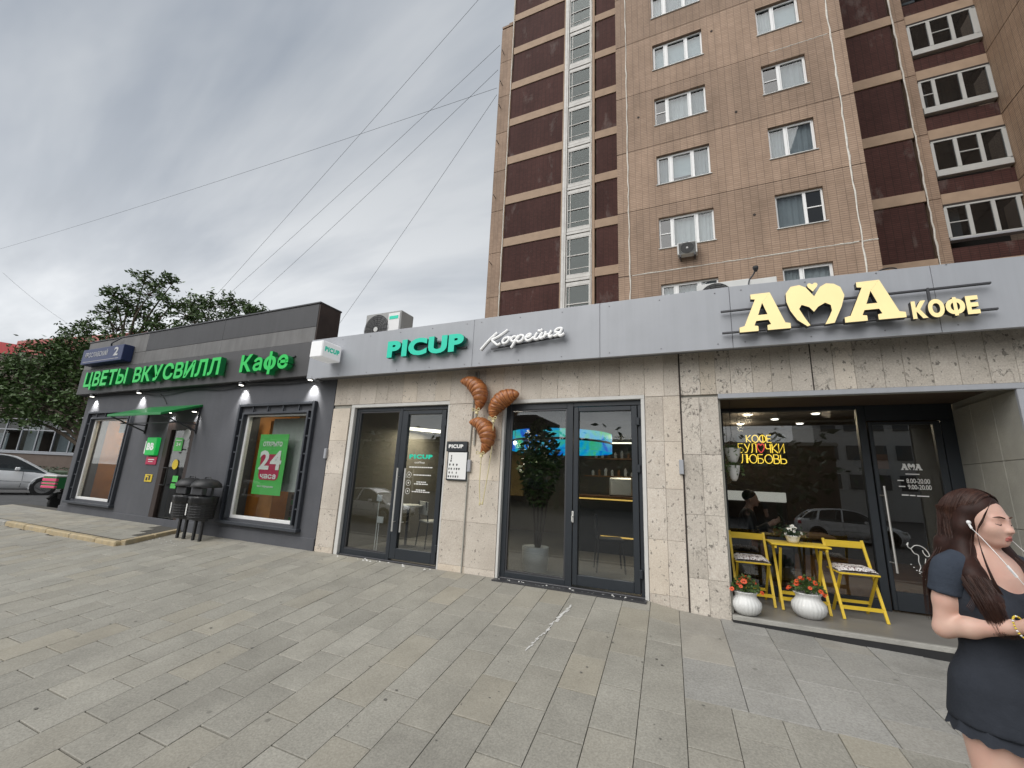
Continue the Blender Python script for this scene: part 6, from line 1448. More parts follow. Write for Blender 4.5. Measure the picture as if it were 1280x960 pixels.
b = MB(); b.add([(-14, .15, 9.41), (-4.2, .15, 9.41), (-4.2, 6, 9.41), (-14, 6, 9.41), (-14, .15, 11.4), (-4.2, .15, 10.2), (-4.2, 6, 10.2), (-14, 6, 11.4)], [(0, 1, 5, 4), (4, 5, 6, 7), (1, 2, 6, 5), (3, 0, 4, 7), (2, 3, 7, 6)]); b.build('roof', M['redroof'], pv)
for zz in (9.6, 9.9, 10.2): b = MB(); b.cbox(-4.1, 8.5, .12, .2, zz, zz + .06, .01); b.build('roof_rib', M['redroof'], pv)
hd = thing('hedge', 'low dark clipped hedge in front of the glazed pavilion wall', 'hedge', (-43, 8.6, 0), local=True); hd.rotation_euler = pv.rotation_euler
b = MB(); b.cbox(-12, 10, -.3, .3, -.3, .62, .1); b.build('hedge_core', M['leafdark'], hd)
b = MB(); leaves(b, [(rnd.uniform(-6, 10), rnd.uniform(-.4, .4), rnd.uniform(0, .85)) for _ in range(2500)], .09); b.build('foliage', M['leafdark'], hd)
b = MB(); b.cbox(-20.2, -19.6, 2.2, 2.5, -.2, .95, .02); tag(b.build('red_post_box', M['rust'], loc=(-19.9, 2.3, 0)), 'dark red cabinet beside the scooter at the grey shop corner', 'cabinet')
b = MB(); b.tube([(-18.9, 1.7, -.2), (-18.9, 1.7, 3.05)], .045, 8); b.tube([(-18.95, 1.7, 2.7), (-19.3, 1.7, 2.72)], .02, 6); tag(b.build('street_post', M['fascia'], loc=(-18.9, 1.7, 0)), 'thin pale pole just left of the grey shop corner', 'post')

def tree(label, loc, H, clumps, nleaf, size, m1, trunk_r=.22, seed=1):
    r = random.Random(seed); t = thing('broadleaf_tree', label, 'tree', loc, 'trees behind the grey shop')
    L = Vector(loc); tr = MB(); top = L + Vector((0, 0, H * .55))
    tr.tube(catmull([L + Vector((0, 0, -.3)), L + Vector((.05, .05, H * .25)), top], 5), [trunk_r * (1 - .55 * i / 10) for i in range(11)], 10)
    tr.build('trunk', M['bark'], t)
    br = MB(); lf = MB()
    for (cx, cy, cz, cr) in clumps:
        C = L + Vector((cx, cy, cz)); s = L + Vector((0, 0, min(cz * .6, H * .5)))
        mid = (s + C) / 2 + Vector((r.uniform(-.3, .3), r.uniform(-.3, .3), .35)); br.tube(catmull([s, mid, C], 5), [trunk_r * .42 * (1 - .8 * i / 10) for i in range(11)], 6)
        nt_ = int(9 * cr + 5)
        for _ in range(nt_):
            d = Vector((r.gauss(0, 1), r.gauss(0, 1), r.gauss(0, .75) + .25)).normalized(); e = C + d * cr * r.uniform(.55, 1.12)
            br.tube([C, (C + e) / 2 + Vector((0, 0, .08)), e], [.03, .018, .007], 4)
            k = int(nleaf * cr / nt_)
            pts = []
            for _ in range(k):
                u = r.random() ** .6; p = C.lerp(e, .35 + .7 * u); q = .10 + .22 * cr * (1 - .45 * u); pts.append((p.x + r.gauss(0, q * .55), p.y + r.gauss(0, q * .55), p.z + r.gauss(0, q * .42)))
            leaves(lf, pts, size, .6, 0, r)
    br.build('branches', M['bark'], t); lf.build('crown', m1, t)
    return t
r1 = random.Random(5)
def cl(n, sx, sy, z0, z1, r0, r1_, f=lambda u: 1):
    out = []
    for _ in range(n):
        u = r1.random(); a = r1.uniform(0, 6.283); q = math.sqrt(r1.random()) * f(u); out.append((math.cos(a) * q * sx, math.sin(a) * q * sy, z0 + (z1 - z0) * u, r1.uniform(r0, r1_)))
    return out
ex = Vector((R_.x, R_.y, 0)).normalized()
def along(lst): return [(ex.x * a - ex.y * b, ex.y * a + ex.x * b, z, r) for a, b, z, r in lst]
A = [(-3.1, 0, 7.9, 1.0), (-2.2, .4, 8.9, 1.0), (-1.4, -.3, 10.0, 1.05), (-.3, .2, 10.9, 1.0), (.6, -.2, 10.2, 1.2), (1.3, .4, 11.0, .85), (2.0, 0, 9.8, 1.1), (2.8, .3, 8.9, 1.0), (3.3, -.2, 7.9, 1.0), (.2, .6, 8.6, 1.5), (-1.0, 0, 8.0, 1.5), (1.6, 0, 7.8, 1.5), (-2.6, -.4, 6.6, 1.4), (0, -.3, 6.6, 1.7), (2.6, .2, 6.4, 1.5), (-.8, .1, 9.3, 1.2), (-1.9, 0, 5.4, 1.4), (1.2, 0, 5.2, 1.4), (3.4, 0, 5.6, 1.2)]
tree('taller spreading tree rising behind the blue address box', (-31.3, 7.4, 1.2), 12, along([(a, b, z + (.25 if i % 2 else 0), r * .84) for i, (a, b, z, r) in enumerate(A)]), 360, .125, M['leaf'], .24, 3)
B = [(-2.0, 0, 8.6, 1.0), (-.9, .3, 9.1, 1.0), (.2, 0, 8.7, 1.2), (1.2, -.2, 9.0, .9), (2.2, .2, 8.4, .9), (.5, 0, 7.4, 1.6), (-1.4, 0, 7.3, 1.5), (2.0, 0, 7.0, 1.4), (3.2, 0, 8.3, .8), (0, 0, 6, 1.8), (3.9, .2, 8.0, .6)]
tree('lower tree crown showing over the grey shop parapet', (-31.0, 11.7, 3.7), 9, along(B), 430, .13, M['leaf'], .22, 8)
C3 = [(-5.2, 0, 5.3, 1.3), (-4.2, .3, 6.3, 1.2), (-3.0, .2, 6.7, 1.2), (-1.7, -.3, 6.9, 1.2), (-.6, .2, 6.6, 1.3), (.5, -.2, 6.0, 1.2), (1.5, .2, 5.9, 1.0), (2.3, 0, 5.6, 1.1), (-4.5, 0, 4.6, 1.6), (-3.0, -.3, 5.0, 1.7), (-1.4, .2, 5.3, 1.7), (.2, 0, 5.0, 1.7), (1.6, .2, 4.8, 1.6), (2.6, 0, 4.4, 1.3), (-3.6, .2, 3.6, 1.3), (-2.0, -.2, 3.8, 1.4), (-.3, 0, 3.6, 1.4), (1.0, 0, 3.4, 1.3), (2.2, .2, 3.1, 1.1), (2.6, 0, 2.6, .8), (1.6, 0, 2.7, .8), (-4.8, 0, 3.2, 1.0)]
C3 += [(-4.0, .6, 5.6, 1.5), (-2.4, .5, 6.0, 1.4), (-.6, .5, 5.7, 1.5), (.9, .5, 5.4, 1.5), (2.2, .4, 5.0, 1.3), (3.2, .2, 4.6, 1.1), (3.4, .2, 3.6, 1.0), (3.1, 0, 5.6, 1.0), (-5.6, .3, 4.2, 1.4), (-1.2, .6, 4.4, 1.6), (1.2, .6, 4.1, 1.5), (-3.2, .6, 4.3, 1.6)]
tree('dense dark tree at the left edge hanging over the silver car', (-29.3, 5.6, .15), 7, along(C3), 560, .12, M['leaf'], .24, 11)

# overhead wires running off from the tower edge
wires = [((-11.3, 14.6, 36.5), (-45.9, 19.7, 19.7), 'uppermost overhead wire crossing the sky from the frame top'), ((-11.35, 14.9, 30.3), (-45.1, 20.1, 19.3), 'second overhead wire from the tower edge'), ((-11.4, 14.95, 28.3), (-37.7, 20.0, 19.9), 'third overhead wire from the tower edge'),
         ((-11.4, 14.95, 26.8), (-77, 14.3, 29.4), 'flattest overhead wire crossing the others towards the left'), ((-11.4, 15.0, 26.3), (-31.3, 22.0, 14.2), 'steepest overhead wire nearest the tower'), ((-74.5, 11.8, 22.6), (-81, 20.4, 20.4), 'short faint wire at the left edge over the red roof')]
for a, b_, lb in wires:
    a, b_ = Vector(a), Vector(b_); b_ = a.lerp(b_, 1.18 if b_.x < -60 else 1.38); P = [a.lerp(b_, i / 14) - Vector((0, 0, .35 * 4 * (i / 14) * (1 - i / 14))) for i in range(15)]
    m = MB(); m.tube(P, .013, 4); tag(m.build('overhead_wire', M['cable'], loc=tuple(a)), lb, 'wire', 'overhead wires')

# the other side of the street: seen as reflections in the glass
op = thing('street_house', 'long dark building across the road, seen only as a reflection in the shop glass', 'building', (0, -38, 0))
b = MB(); b.box(-70, 10, -44, -36, -1.2, 5.6); b.box(-64, -40, -44, -35.8, 5.6, 11); b.box(-27, -16, -44, -35.8, 5.6, 8.2); b.build('wall', M['brickdark'], op)
for i in range(24): b = MB(); b.box(-68 + 3.2 * i, -66.3 + 3.2 * i, -36.02, -35.95, .6, 2.6); b.box(-68 + 3.2 * i, -66.3 + 3.2 * i, -36.02, -35.95, 3.6, 5.0); b.build('window', M['windowdark'], op)
b = MB(); b.cbox(-70.2, 10.2, -35.95, -35.6, 5.3, 5.6, .03); b.build('cornice', M['concrete'], op)
op = thing('white_tower_block', 'pale panel tower across the road, seen only as a reflection in the glass door', 'building', (17, -50, 0))
b = MB(); b.box(11, 24, -60, -48, -1.2, 34); b.build('wall', M['acwhite'], op)
for k in range(10):
    for i in range(6): b = MB(); b.box(11.7 + 2.05 * i, 13.0 + 2.05 * i, -48.03, -47.9, 2 + 3 * k, 3.5 + 3 * k); b.build('window', M['windowdark'], op)
b = MB()
for i in range(9): leaves(b, [(x_ + rnd.gauss(0, 2.2), -31 + rnd.gauss(0, 1.2), 3.0 + rnd.gauss(0, 1.5)) for x_ in [(-58, -50, -41, -33, -22, -12, -3, 5, 28)[i]] for _ in range(420)], .42)
for x_ in (-58, -50, -41, -33, -22, -12, -3, 5, 28): b.tube([(x_, -31, -1), (x_, -31, 3)], .2, 6)
struct(b.build('street_trees', M['leafdark']), 'stuff')
# ------------------------------------------------------------------ people: one continuous surface from blended primitives
class SDF:
    def __init__(s): s.p = []
    def cap(s, a, b, ra, rb, k=.02, op='u', sq=None):
        s.p.append(('c', np.array(a, float), np.array(b, float), ra, rb, k, op)); return s
    def ell(s, c, r, k=.02, op='u', rz=0.0, rx=0.0):
        R = np.array(Matrix.Rotation(rz, 3, 'Z') @ Matrix.Rotation(rx, 3, 'X')); s.p.append(('e', np.array(c, float), np.array(r, float), R, None, k, op)); return s
    def plane(s, n, d, k=.005):
        s.p.append(('p', np.array(n, float), d, None, None, k, 's')); return s
    def mesh(s, h, pad=.03):
        lo = np.array([9.] * 3); hi = -lo
        for q in s.p:
            if q[6] != 'u': continue
            if q[0] == 'c': a, b = np.minimum(q[1], q[2]) - max(q[3], q[4]), np.maximum(q[1], q[2]) + max(q[3], q[4])
            else: a, b = q[1] - q[2].max(), q[1] + q[2].max()
            lo = np.minimum(lo, a); hi = np.maximum(hi, b)
        lo -= pad; hi += pad; n = np.ceil((hi - lo) / h).astype(int) + 1
        ax = [lo[i] + h * np.arange(n[i]) for i in range(3)]
        D = np.full(n, 1.0)
        for q in s.p:
            kind, k = q[0], q[5]; m = k + 4 * h
            if kind == 'c': a, b = np.minimum(q[1], q[2]) - max(q[3], q[4]) - m, np.maximum(q[1], q[2]) + max(q[3], q[4]) + m
            elif kind == 'e': a, b = q[1] - q[2].max() - m, q[1] + q[2].max() + m
            else: a, b = lo, hi
            i0 = np.clip(np.floor((a - lo) / h).astype(int), 0, n - 1); i1 = np.clip(np.ceil((b - lo) / h).astype(int) + 1, 1, n)
            sl = tuple(slice(i0[i], i1[i]) for i in range(3))
            if any(i1[i] <= i0[i] for i in range(3)): continue
            X = np.stack(np.meshgrid(*[ax[i][sl[i]] for i in range(3)], indexing='ij'), -1)
            if kind == 'c':
                ba = q[2] - q[1]; L = max(1e-9, ba @ ba); t = np.clip(((X - q[1]) @ ba) / L, 0, 1); d = np.linalg.norm(X - q[1] - t[..., None] * ba, axis=-1) - (q[3] + (q[4] - q[3]) * t)
            elif kind == 'e':
                Y = (X - q[1]) @ q[3]; k0 = np.linalg.norm(Y / q[2], axis=-1); k1 = np.linalg.norm(Y / q[2] ** 2, axis=-1); d = k0 * (k0 - 1) / np.maximum(k1, 1e-6)
            else: d = X @ q[1] - q[2]
            C = D[sl]; op = q[6]
            if op == 'u': hh = np.maximum(k - np.abs(C - d), 0) / k; D[sl] = np.minimum(C, d) - hh * hh * k / 4
            else:
                e = d if op == 's' and kind == 'p' else -d
                hh = np.maximum(k - np.abs(C - e), 0) / k; D[sl] = np.maximum(C, e) + hh * hh * k / 4
        return surface_nets(D, lo, h)
def surface_nets(D, lo, h):
    S = D < 0; n = np.array(D.shape) - 1
    cs = [(i, j, k) for i in (0, 1) for j in (0, 1) for k in (0, 1)]
    cnt = sum(S[i:n[0] + i, j:n[1] + j, k:n[2] + k].astype(int) for i, j, k in cs)
    act = (cnt > 0) & (cnt < 8); idx = -np.ones(n, int); A = np.argwhere(act); idx[act] = np.arange(len(A))
    acc = np.zeros((len(A), 3)); w = np.zeros(len(A))
    for a in cs:
        for ax in range(3):
            if a[ax]: continue
            b = list(a); b[ax] = 1
            da = D[A[:, 0] + a[0], A[:, 1] + a[1], A[:, 2] + a[2]]; db = D[A[:, 0] + b[0], A[:, 1] + b[1], A[:, 2] + b[2]]
            m = (da < 0) != (db < 0); t = np.where(m, da / np.where(m, da - db, 1), 0); p = np.tile(np.array(a, float), (len(A), 1)); p[:, ax] += t
            acc[m] += p[m]; w[m] += 1
    V = lo + h * (A + acc / w[:, None]); Fs = []
    for ax in range(3):
        u, v = (ax + 1) % 3, (ax + 2) % 3
        s0 = [slice(None)] * 3; s1 = [slice(None)] * 3; s0[ax] = slice(0, -1); s1[ax] = slice(1, None)
        E = np.argwhere(S[tuple(s0)] != S[tuple(s1)])
        E = E[(E[:, u] > 0) & (E[:, v] > 0) & (E[:, u] < n[u]) & (E[:, v] < n[v]) & (E[:, ax] < n[ax])]
        def at(du, dv):
            q = E.copy(); q[:, u] -= du; q[:, v] -= dv; return idx[q[:, 0], q[:, 1], q[:, 2]]
        q = np.stack([at(0, 0), at(1, 0), at(1, 1), at(0, 1)], 1); ins = S[E[:, 0], E[:, 1], E[:, 2]]; q[~ins] = q[~ins][:, ::-1]; Fs += q.tolist()
    return V, [tuple(f) for f in Fs if min(f) >= 0]
def sdf_build(s, h, name, m_, parent, xf=None, smooth_it=4):
    V, Fs = s.mesh(h); mb = MB(); mb.add([tuple(xf @ Vector(p)) for p in V] if xf else V, Fs); o = mb.build(name, m_, parent, smooth=True)
    if smooth_it: md = o.modifiers.new('smooth', 'SMOOTH'); md.factor = .5; md.iterations = smooth_it
    return o
class Scaled:
    def __init__(s, S, f): s.S, s.f = S, f
    def ell(s, c, r, k=.02, op='u', **kw): s.S.ell(c, tuple(q * s.f for q in r), k * s.f, op, **kw); return s
    def cap(s, a, b, ra, rb, k=.02, op='u'): s.S.cap(a, b, ra * s.f, rb * s.f, k * s.f, op); return s
def skin_mat(name, c, red):
    m, nt, nd, lk, p = nm(name); tc = N('ShaderNodeTexCoord', nd); n = N('ShaderNodeTexNoise', nd); n.inputs['Scale'].default_value = 14; n.inputs['Detail'].default_value = 5; lk.new(tc.outputs['Object'], n.inputs[0])
    r = N('ShaderNodeValToRGB', nd); e = r.color_ramp.elements; e[0].position = .3; e[0].color = rgba(c); e[1].position = .75; e[1].color = rgba(red); lk.new(n.outputs[0], r.inputs[0]); lk.new(r.outputs[0], p.inputs['Base Color'])
    p.inputs['Roughness'].default_value = .5; p.inputs['Subsurface Weight'].default_value = .12; p.inputs['Subsurface Radius'].default_value = (.012, .005, .003); return m
M['skin'] = skin_mat('fair skin', (.66, .44, .35), (.63, .36, .285)); M['lips'] = mat('lips', (.42, .13, .11), .4); M['cheek'] = M['skin']
M['hair'] = mat('dark reddish brown hair', (.028, .0105, .0072), .55, var=.45, vs=26, spec=.25); M['hair2'] = mat('brown hair strand', (.032, .013, .0085), .42, var=.4, vs=30, spec=.35)
M['hair3'] = mat('auburn strand', (.055, .022, .013), .4, var=.4, vs=30, spec=.4)
M['dress'] = mat('dark charcoal navy jersey', (.031, .035, .044), .92, var=.14, vs=9, bump=.55, bs=24, spec=.15); M['sleeve'] = mat('faded navy jersey', (.045, .055, .074), .92, var=.14, vs=12, bump=.5, bs=30, spec=.15)
M['eyewhite'] = mat('eye', (.7, .68, .66), .2); M['lash'] = mat('lash', (.02, .012, .01), .6); M['brow'] = mat('brow', (.07, .035, .022), .8)
def hand(s, w, d, n, side):
    """relaxed curled hand: w wrist, d pointing dir, n palm normal (towards the thing held)"""
    w, d, n = Vector(w), Vector(d).normalized(), Vector(n).normalized(); a = d.cross(n).normalized() * side
    pc = w + d * .045; s.ell(pc, (.042, .042, .042), .02)
    for q in (-.5, .5): s.cap(w + d * .01 + a * .012 * q, w + d * .085 + a * .05 * q, .017, .014, .018)
    for i, L in enumerate((.070, .078, .072, .056)):
        o = a * (.033 - .022 * i); k = w + d * .088 + o; m1 = k + d * L * .45 + n * .012; m2 = m1 + d * L * .22 + n * L * .32; m3 = m2 + n * L * .26 - d * .006
        s.cap(k, m1, .0098, .0088, .007); s.cap(m1, m2, .0088, .008, .004); s.cap(m2, m3, .008, .007, .004)
    b = w + d * .03 + a * .030; s.cap(b, b + d * .035 + a * .022 + n * .012, .013, .0105, .012); s.cap(b + d * .035 + a * .022 + n * .012, b + d * .062 + a * .016 + n * .028, .0105, .008, .005)
    return w + d * .085 + n * .03
def woman():
    HX, HY = .0, -.015
    t = thing('person', 'woman with long brown hair, white earphones and short dark dress holding a phone', 'person', (0.985, -3.12, gz(.965, -3.115)), local=True)
    S = SDF()
    HS = .845
    hr = Matrix.Translation((0, -.01, 1.531)) @ Matrix.Rotation(math.radians(9), 4, 'Z') @ Matrix.Rotation(math.radians(5), 4, 'X') @ Matrix.Scale(HS, 4) @ Matrix.Translation((0, .01, -1.531))
    h = lambda x, y, z: tuple(hr @ Vector((x, y, z)))
    # head
    HD = Scaled(S, HS)
    HD.ell(h(0, .012, 1.602), (.076, .096, .090), .03); HD.ell(h(0, -.030, 1.555), (.063, .070, .080), .03); HD.ell(h(0, -.046, 1.512), (.050, .052, .046), .03); HD.ell(h(0, -.074, 1.482), (.024, .022, .020), .022)
    for s in (-1, 1):
        HD.ell(h(s * .036, -.066, 1.543), (.026, .026, .026), .025); HD.cap(h(s * .014, -.093, 1.588), h(s * .046, -.078, 1.588), .008, .007, .014)
        HD.ell(h(s * .031, -.099, 1.570), (.020, .012, .012), .012, 's'); HD.ell(h(s * .031, -.078, 1.5695), (.0165, .0150, .0125), .005)
        HD.ell(h(s * .0115, -.104, 1.533), (.0095, .010, .008), .008); HD.ell(h(s * .073, .012, 1.560), (.010, .019, .031), .008); HD.cap(h(s * .048, -.012, 1.50), h(s * .02, -.062, 1.482), .014, .014, .02)
    HD.cap(h(0, -.092, 1.580), h(0, -.107, 1.544), .0085, .0100, .014); HD.ell(h(0, -.1105, 1.5375), (.0125, .0115, .0100), .010)
    HD.cap(h(-.017, -.0905, 1.507), h(.017, -.0905, 1.507), .008, .008, .008); HD.ell(h(0, -.098, 1.5075), (.012, .008, .006), .006); HD.cap(h(-.012, -.090, 1.4975), h(.012, -.090, 1.4975), .0085, .0085, .006)
    HD.cap(h(0, .018, 1.53), (0, .012, 1.40), .050, .054, .03); S.cap((0, .02, 1.42), (0, .02, 1.36), .055, .085, .04)
    # torso
    S.ell((0, .012, 1.27), (.155, .098, .16), .05); S.ell((0, .005, 1.10), (.122, .088, .14), .05); S.ell((0, .012, .93), (.168, .115, .13), .05); S.cap((-.10, .015, 1.385), (.10, .015, 1.385), .046, .046, .05)
    for s in (-1, 1):
        S.ell((s * .072, -.075, 1.235), (.068, .066, .068), .035); S.cap((s * .145, .012, 1.372), (s * .152, .012, 1.358), .040, .040, .03)
    # right arm (viewer side) and left arm, both bent to the phone
    E = {-1: ((-.152, .012, 1.36), (-.170, .045, 1.150), (-.100, -.175, 1.222)), 1: ((.165, .012, 1.36), (.205, .02, 1.15), (.115, -.195, 1.22))}
    for s, (a, b, c) in E.items():
        S.cap(a, tuple(Vector(a).lerp(Vector(b), .5)), .040, .037, .02); S.cap(tuple(Vector(a).lerp(Vector(b), .5)), b, .037, .031, .02); m_ = tuple(Vector(b).lerp(Vector(c), .35)); S.cap(b, m_, .030, .032, .02); S.cap(m_, c, .032, .0205, .02)
    g1 = hand(S, E[-1][2], (.35, -.9, .18), (.55, .1, .75), -1); g2 = hand(S, E[1][2], (-.35, -.9, .18), (-.55, .1, .75), 1)
    # legs and feet
    for s in (-1, 1):
        S.cap((s * .082, .01, .86), (s * .088, 0, .50), .093, .060, .04); S.cap((s * .088, 0, .50), (s * .09, .02, .32), .058, .056, .02); S.cap((s * .09, .025, .33), (s * .092, .02, .09), .056, .036, .02); S.cap((s * .092, .03, .05), (s * .10, -.13, .03), .036, .028, .02)
    sdf_build(S, .0058, 'body', M['skin'], t, smooth_it=3)
    # dress
    Dd = SDF(); i = .009
    Dd.ell((0, .012, 1.27), (.155 + i, .098 + i, .16), .05); Dd.ell((0, .005, 1.10), (.122 + i, .088 + i, .14), .05); Dd.ell((0, .012, .95), (.168 + i, .115 + i, .13), .05); Dd.cap((-.115, .015, 1.373), (.115, .015, 1.373), .050, .050, .04)
    for s in (-1, 1): Dd.ell((s * .072, -.075, 1.235), (.068 + i, .066 + i, .068 + i), .04)
    Dd.cap((0, .01, .95), (0, .01, .70), .145, .190, .05); Dd.ell((0, .01, .83), (.185, .15, .16), .05)
    Dd.ell((0, -.145, 1.425), (.108, .135, .128), .012, 's'); Dd.ell((0, .02, 1.47), (.10, .10, .075), .012, 's'); Dd.plane((0, 0, -1), -.84, .006)
    o = sdf_build(Dd, .0075, 'dress', M['dress'], t, smooth_it=3)
    # ruffled hem
    hm = MB(); nn = 90; V = []
    for k in range(nn):
        a = 2 * math.pi * k / nn; f = 1 + .025 * math.sin(a * 11) + .012 * math.sin(a * 23 + 1)
        for z, q in ((.875, .84), (.848, .905), (.826, .945), (.812 + .006 * math.sin(a * 17), .985)): V.append((.200 * q * f * math.cos(a), .01 + .165 * q * f * math.sin(a), z))
    hm.add(V, [(4 * k + j, 4 * ((k + 1) % nn) + j, 4 * ((k + 1) % nn) + j + 1, 4 * k + j + 1) for k in range(nn) for j in range(3)]); hm.build('hem', M['dress'], t, smooth=True)
    for s in (-1, 1):
        sl = SDF(); a, b = Vector(E[s][0]), Vector(E[s][1]); sl.cap((s * .098, .014, 1.398), (s * .145, .012, 1.376), .050, .050, .03); sl.cap((s * .132, .012, 1.372), tuple(a.lerp(b, .12)), .051, .048, .02); sl.cap(tuple(a.lerp(b, .1)), tuple(a.lerp(b, .56)), .048, .060, .02)
        d = (b - a).normalized(); q = a.lerp(b, .37); sl.plane(tuple(d), d.dot(q), .004); sdf_build(sl, .007, 'sleeve', M['sleeve'], t, smooth_it=2)
    # hair: cap plus long straight locks
    H = SDF(); HH = Scaled(H, HS); HH.ell(h(0, .022, 1.608), (.084, .102, .094), .03); HH.ell(h(0, .05, 1.55), (.080, .078, .105), .03)
    for s in (-1, 1):
        pts = [h(s * .066, .014, 1.60), h(s * .076, .018, 1.53), (s * .076, .012, 1.44), (s * .108, -.036, 1.36), (s * .114, -.088, 1.28), (s * .106, -.112, 1.20)]
        rr = [.020, .024, .031, .036, .033, .010]
        for k in range(5): H.cap(pts[k], pts[k + 1], rr[k], rr[k + 1], .03)
        H.cap((s * .07, .075, 1.46), (s * .10, .085, 1.22), .042, .03, .03)
    H.cap((0, .085, 1.5), (0, .11, 1.2), .06, .05, .04)
    HH.ell(h(0, -.088, 1.545), (.066, .072, .085), .010, 's'); HH.ell(h(0, -.10, 1.50), (.060, .055, .09), .01, 's')
    sdf_build(H, .0065, 'hair', M['hair'], t, smooth_it=3)
    st = [MB(), MB(), MB()]; r = random.Random(3)
    for s in (-1, 1):
        for k in range(1700):
            u = r.random(); y0 = -.072 + .165 * u; rad = math.sqrt(max(.04, 1 - (y0 / .112) ** 2)); P = []
            lift = r.uniform(.001, .006); back = (.034 if u < .35 else .022) * r.uniform(.8, 1.2)
            for th in (6, 30, 55, 80, 104):
                q = math.radians(th); P.append(Vector(h(s * (.087 + lift) * math.sin(q) * rad, .022 + y0 + back * (th / 104) ** 1.5, 1.608 + (.096 + lift) * math.cos(q) * rad)))
            ga_ = r.uniform(0, 6.283); gq_ = r.uniform(.85, 1.9); g1_, g2_ = math.cos(ga_) * gq_, math.sin(ga_) * gq_; front = u < .72 or r.random() < .3
            L = r.uniform(.82, 1.12)
            if front: Q = [(.080 + .015 * g1_, .012 + .020 * g2_, 1.44), (.112 + .019 * g1_ + .006 * math.sin(k * .013), -.038 + .024 * g2_, 1.36), (.117 + .020 * g1_ + .008 * math.sin(k * .021), -.090 + .021 * g2_, 1.28), (.108 + .019 * g1_, -.114 + .017 * g2_, 1.28 - .10 * L)]
            else: Q = [(.066 + .026 * g1_, .07 + .02 * g2_, 1.44), (.095 + .035 * g1_, .092 + .02 * g2_, 1.36), (.10 + .036 * g1_, .10 + .02 * g2_, 1.28), (.10 + .04 * g1_, .10 + .02 * g2_, 1.27 - .10 * L)]
            P += [Vector((s * x, y, z)) for x, y, z in Q]; w_ = r.uniform(.0008, .0015)
            st[k % 3].tube(catmull(P, 3), [w_] * 19 + [w_ * .9, w_ * .8, w_ * .7, w_ * .5, w_ * .35, w_ * .15], 4)
    for k in range(9):
        if k < 5: st[2].tube(catmull([h(-.086, -.02, 1.5), (-.118, -.04, 1.36), (-.135 - .006 * k, -.075, 1.30), (-.160 - .010 * k, -.06 - .006 * k, 1.235 + .006 * k)], 5), .0009, 4)
        st[1].tube(catmull([h(-.030, -.072, 1.672), h(-.060, -.074, 1.632), h(-.077, -.062, 1.57 + .002 * k), h(-.081, -.040, 1.50), (-.085, -.09, 1.36 - .004 * k), (-.06 + .002 * k, -.13, 1.22)], 5), .0013, 4)
    for q, m_ in zip(st, ('hair', 'hair2', 'hair3')): q.build('hair_strands', M[m_], t, smooth=True)
    # face details
    f = MB()
    for s in (-1, 1): f.tube(catmull([h(s * .014, -.1015, 1.591), h(s * .034, -.0955, 1.597), h(s * .052, -.078, 1.590)], 4), [.0026, .0034, .0036, .0036, .0034, .003, .0024, .0016, .001], 5, flat=.6)
    f.build('eyebrows', M['brow'], t)
    f = MB()
    for s in (-1, 1): f.tube(catmull([h(s * .0165, -.0895, 1.5655), h(s * .031, -.0945, 1.5605), h(s * .047, -.0845, 1.5645)], 4), .0016, 5)
    f.build('eyelashes', M['lash'], t)
    LS = SDF(); L = Scaled(LS, HS); L.cap(h(-.019, -.0945, 1.5050), h(0, -.1025, 1.5085), .0045, .0068, .004); L.cap(h(.019, -.0945, 1.5050), h(0, -.1025, 1.5085), .0045, .0068, .004); L.cap(h(-.012, -.0975, 1.4975), h(.012, -.0975, 1.4975), .0062, .0062, .004); sdf_build(LS, .0015, 'lips', M['lips'], t, smooth_it=2)
    # earphones, bracelet, phone
    w = MB()
    for s in (-1, 1):
        e = Vector(h(s * .088, -.012, 1.556)); w.lathe([(.004, -.006), (.0085, -.002), (.0085, .004), (.004, .008)], tuple(e), 10, axis='x'); w.tube([e, e + Vector((0, -.010, -.022))], .004, 6)
        mid = Vector((s * .058, -.128, 1.40)); w.tube(catmull([e + Vector((0, -.010, -.022)), Vector(h(s * .082, -.060, 1.49)), mid, Vector((s * .015, -.155, 1.30)), Vector((0, -.16, 1.24))], 6), .0013, 5)
        if s < 0: w.tube([mid.lerp(Vector(h(s * .082, -.060, 1.49)), .12), mid.lerp(Vector((s * .015, -.155, 1.30)), .25)], .0045, 6)
    w.tube(catmull([(0, -.16, 1.24), (.01, -.165, 1.19), (.02, -.2, 1.17), (.0, -.26, 1.22)], 6), .0013, 5); w.build('earphones', M['white'], t)
    c = Vector(E[-1][2]); d = (c - Vector(E[-1][1])).normalized(); u = d.orthogonal().normalized(); v = d.cross(u); q = c - d * .012
    b = MB(); P = [q + (u * math.cos(a) + v * math.sin(a)) * .034 for a in np.linspace(0, 6.283, 26, endpoint=False)]
    for k, p in enumerate(P): b.lathe([(.0, -.004), (.0042, 0), (.0, .004)], tuple(p), 6, 0 if k % 4 else 1)
    b.build('bracelet', [M['yellow'], M['white']], t)
    ph = MB(); ph.cbox(-.037, .037, -.005, .005, -.075, .075, .004); ph.xf(Matrix.Translation((.005, -.305, 1.275)) @ Matrix.Rotation(math.radians(-38), 4, 'X')); ph.build('phone', M['black'], t)
    sh = SDF()
    for s in (-1, 1): sh.cap((s * .092, .035, .035), (s * .10, -.135, .028), .042, .036, .03)
    sh.plane((0, 0, -1), -.0, .004); sdf_build(sh, .008, 'shoes', M['white'], t, smooth_it=2)
    t.rotation_euler = (0, 0, math.radians(25.3))
woman()
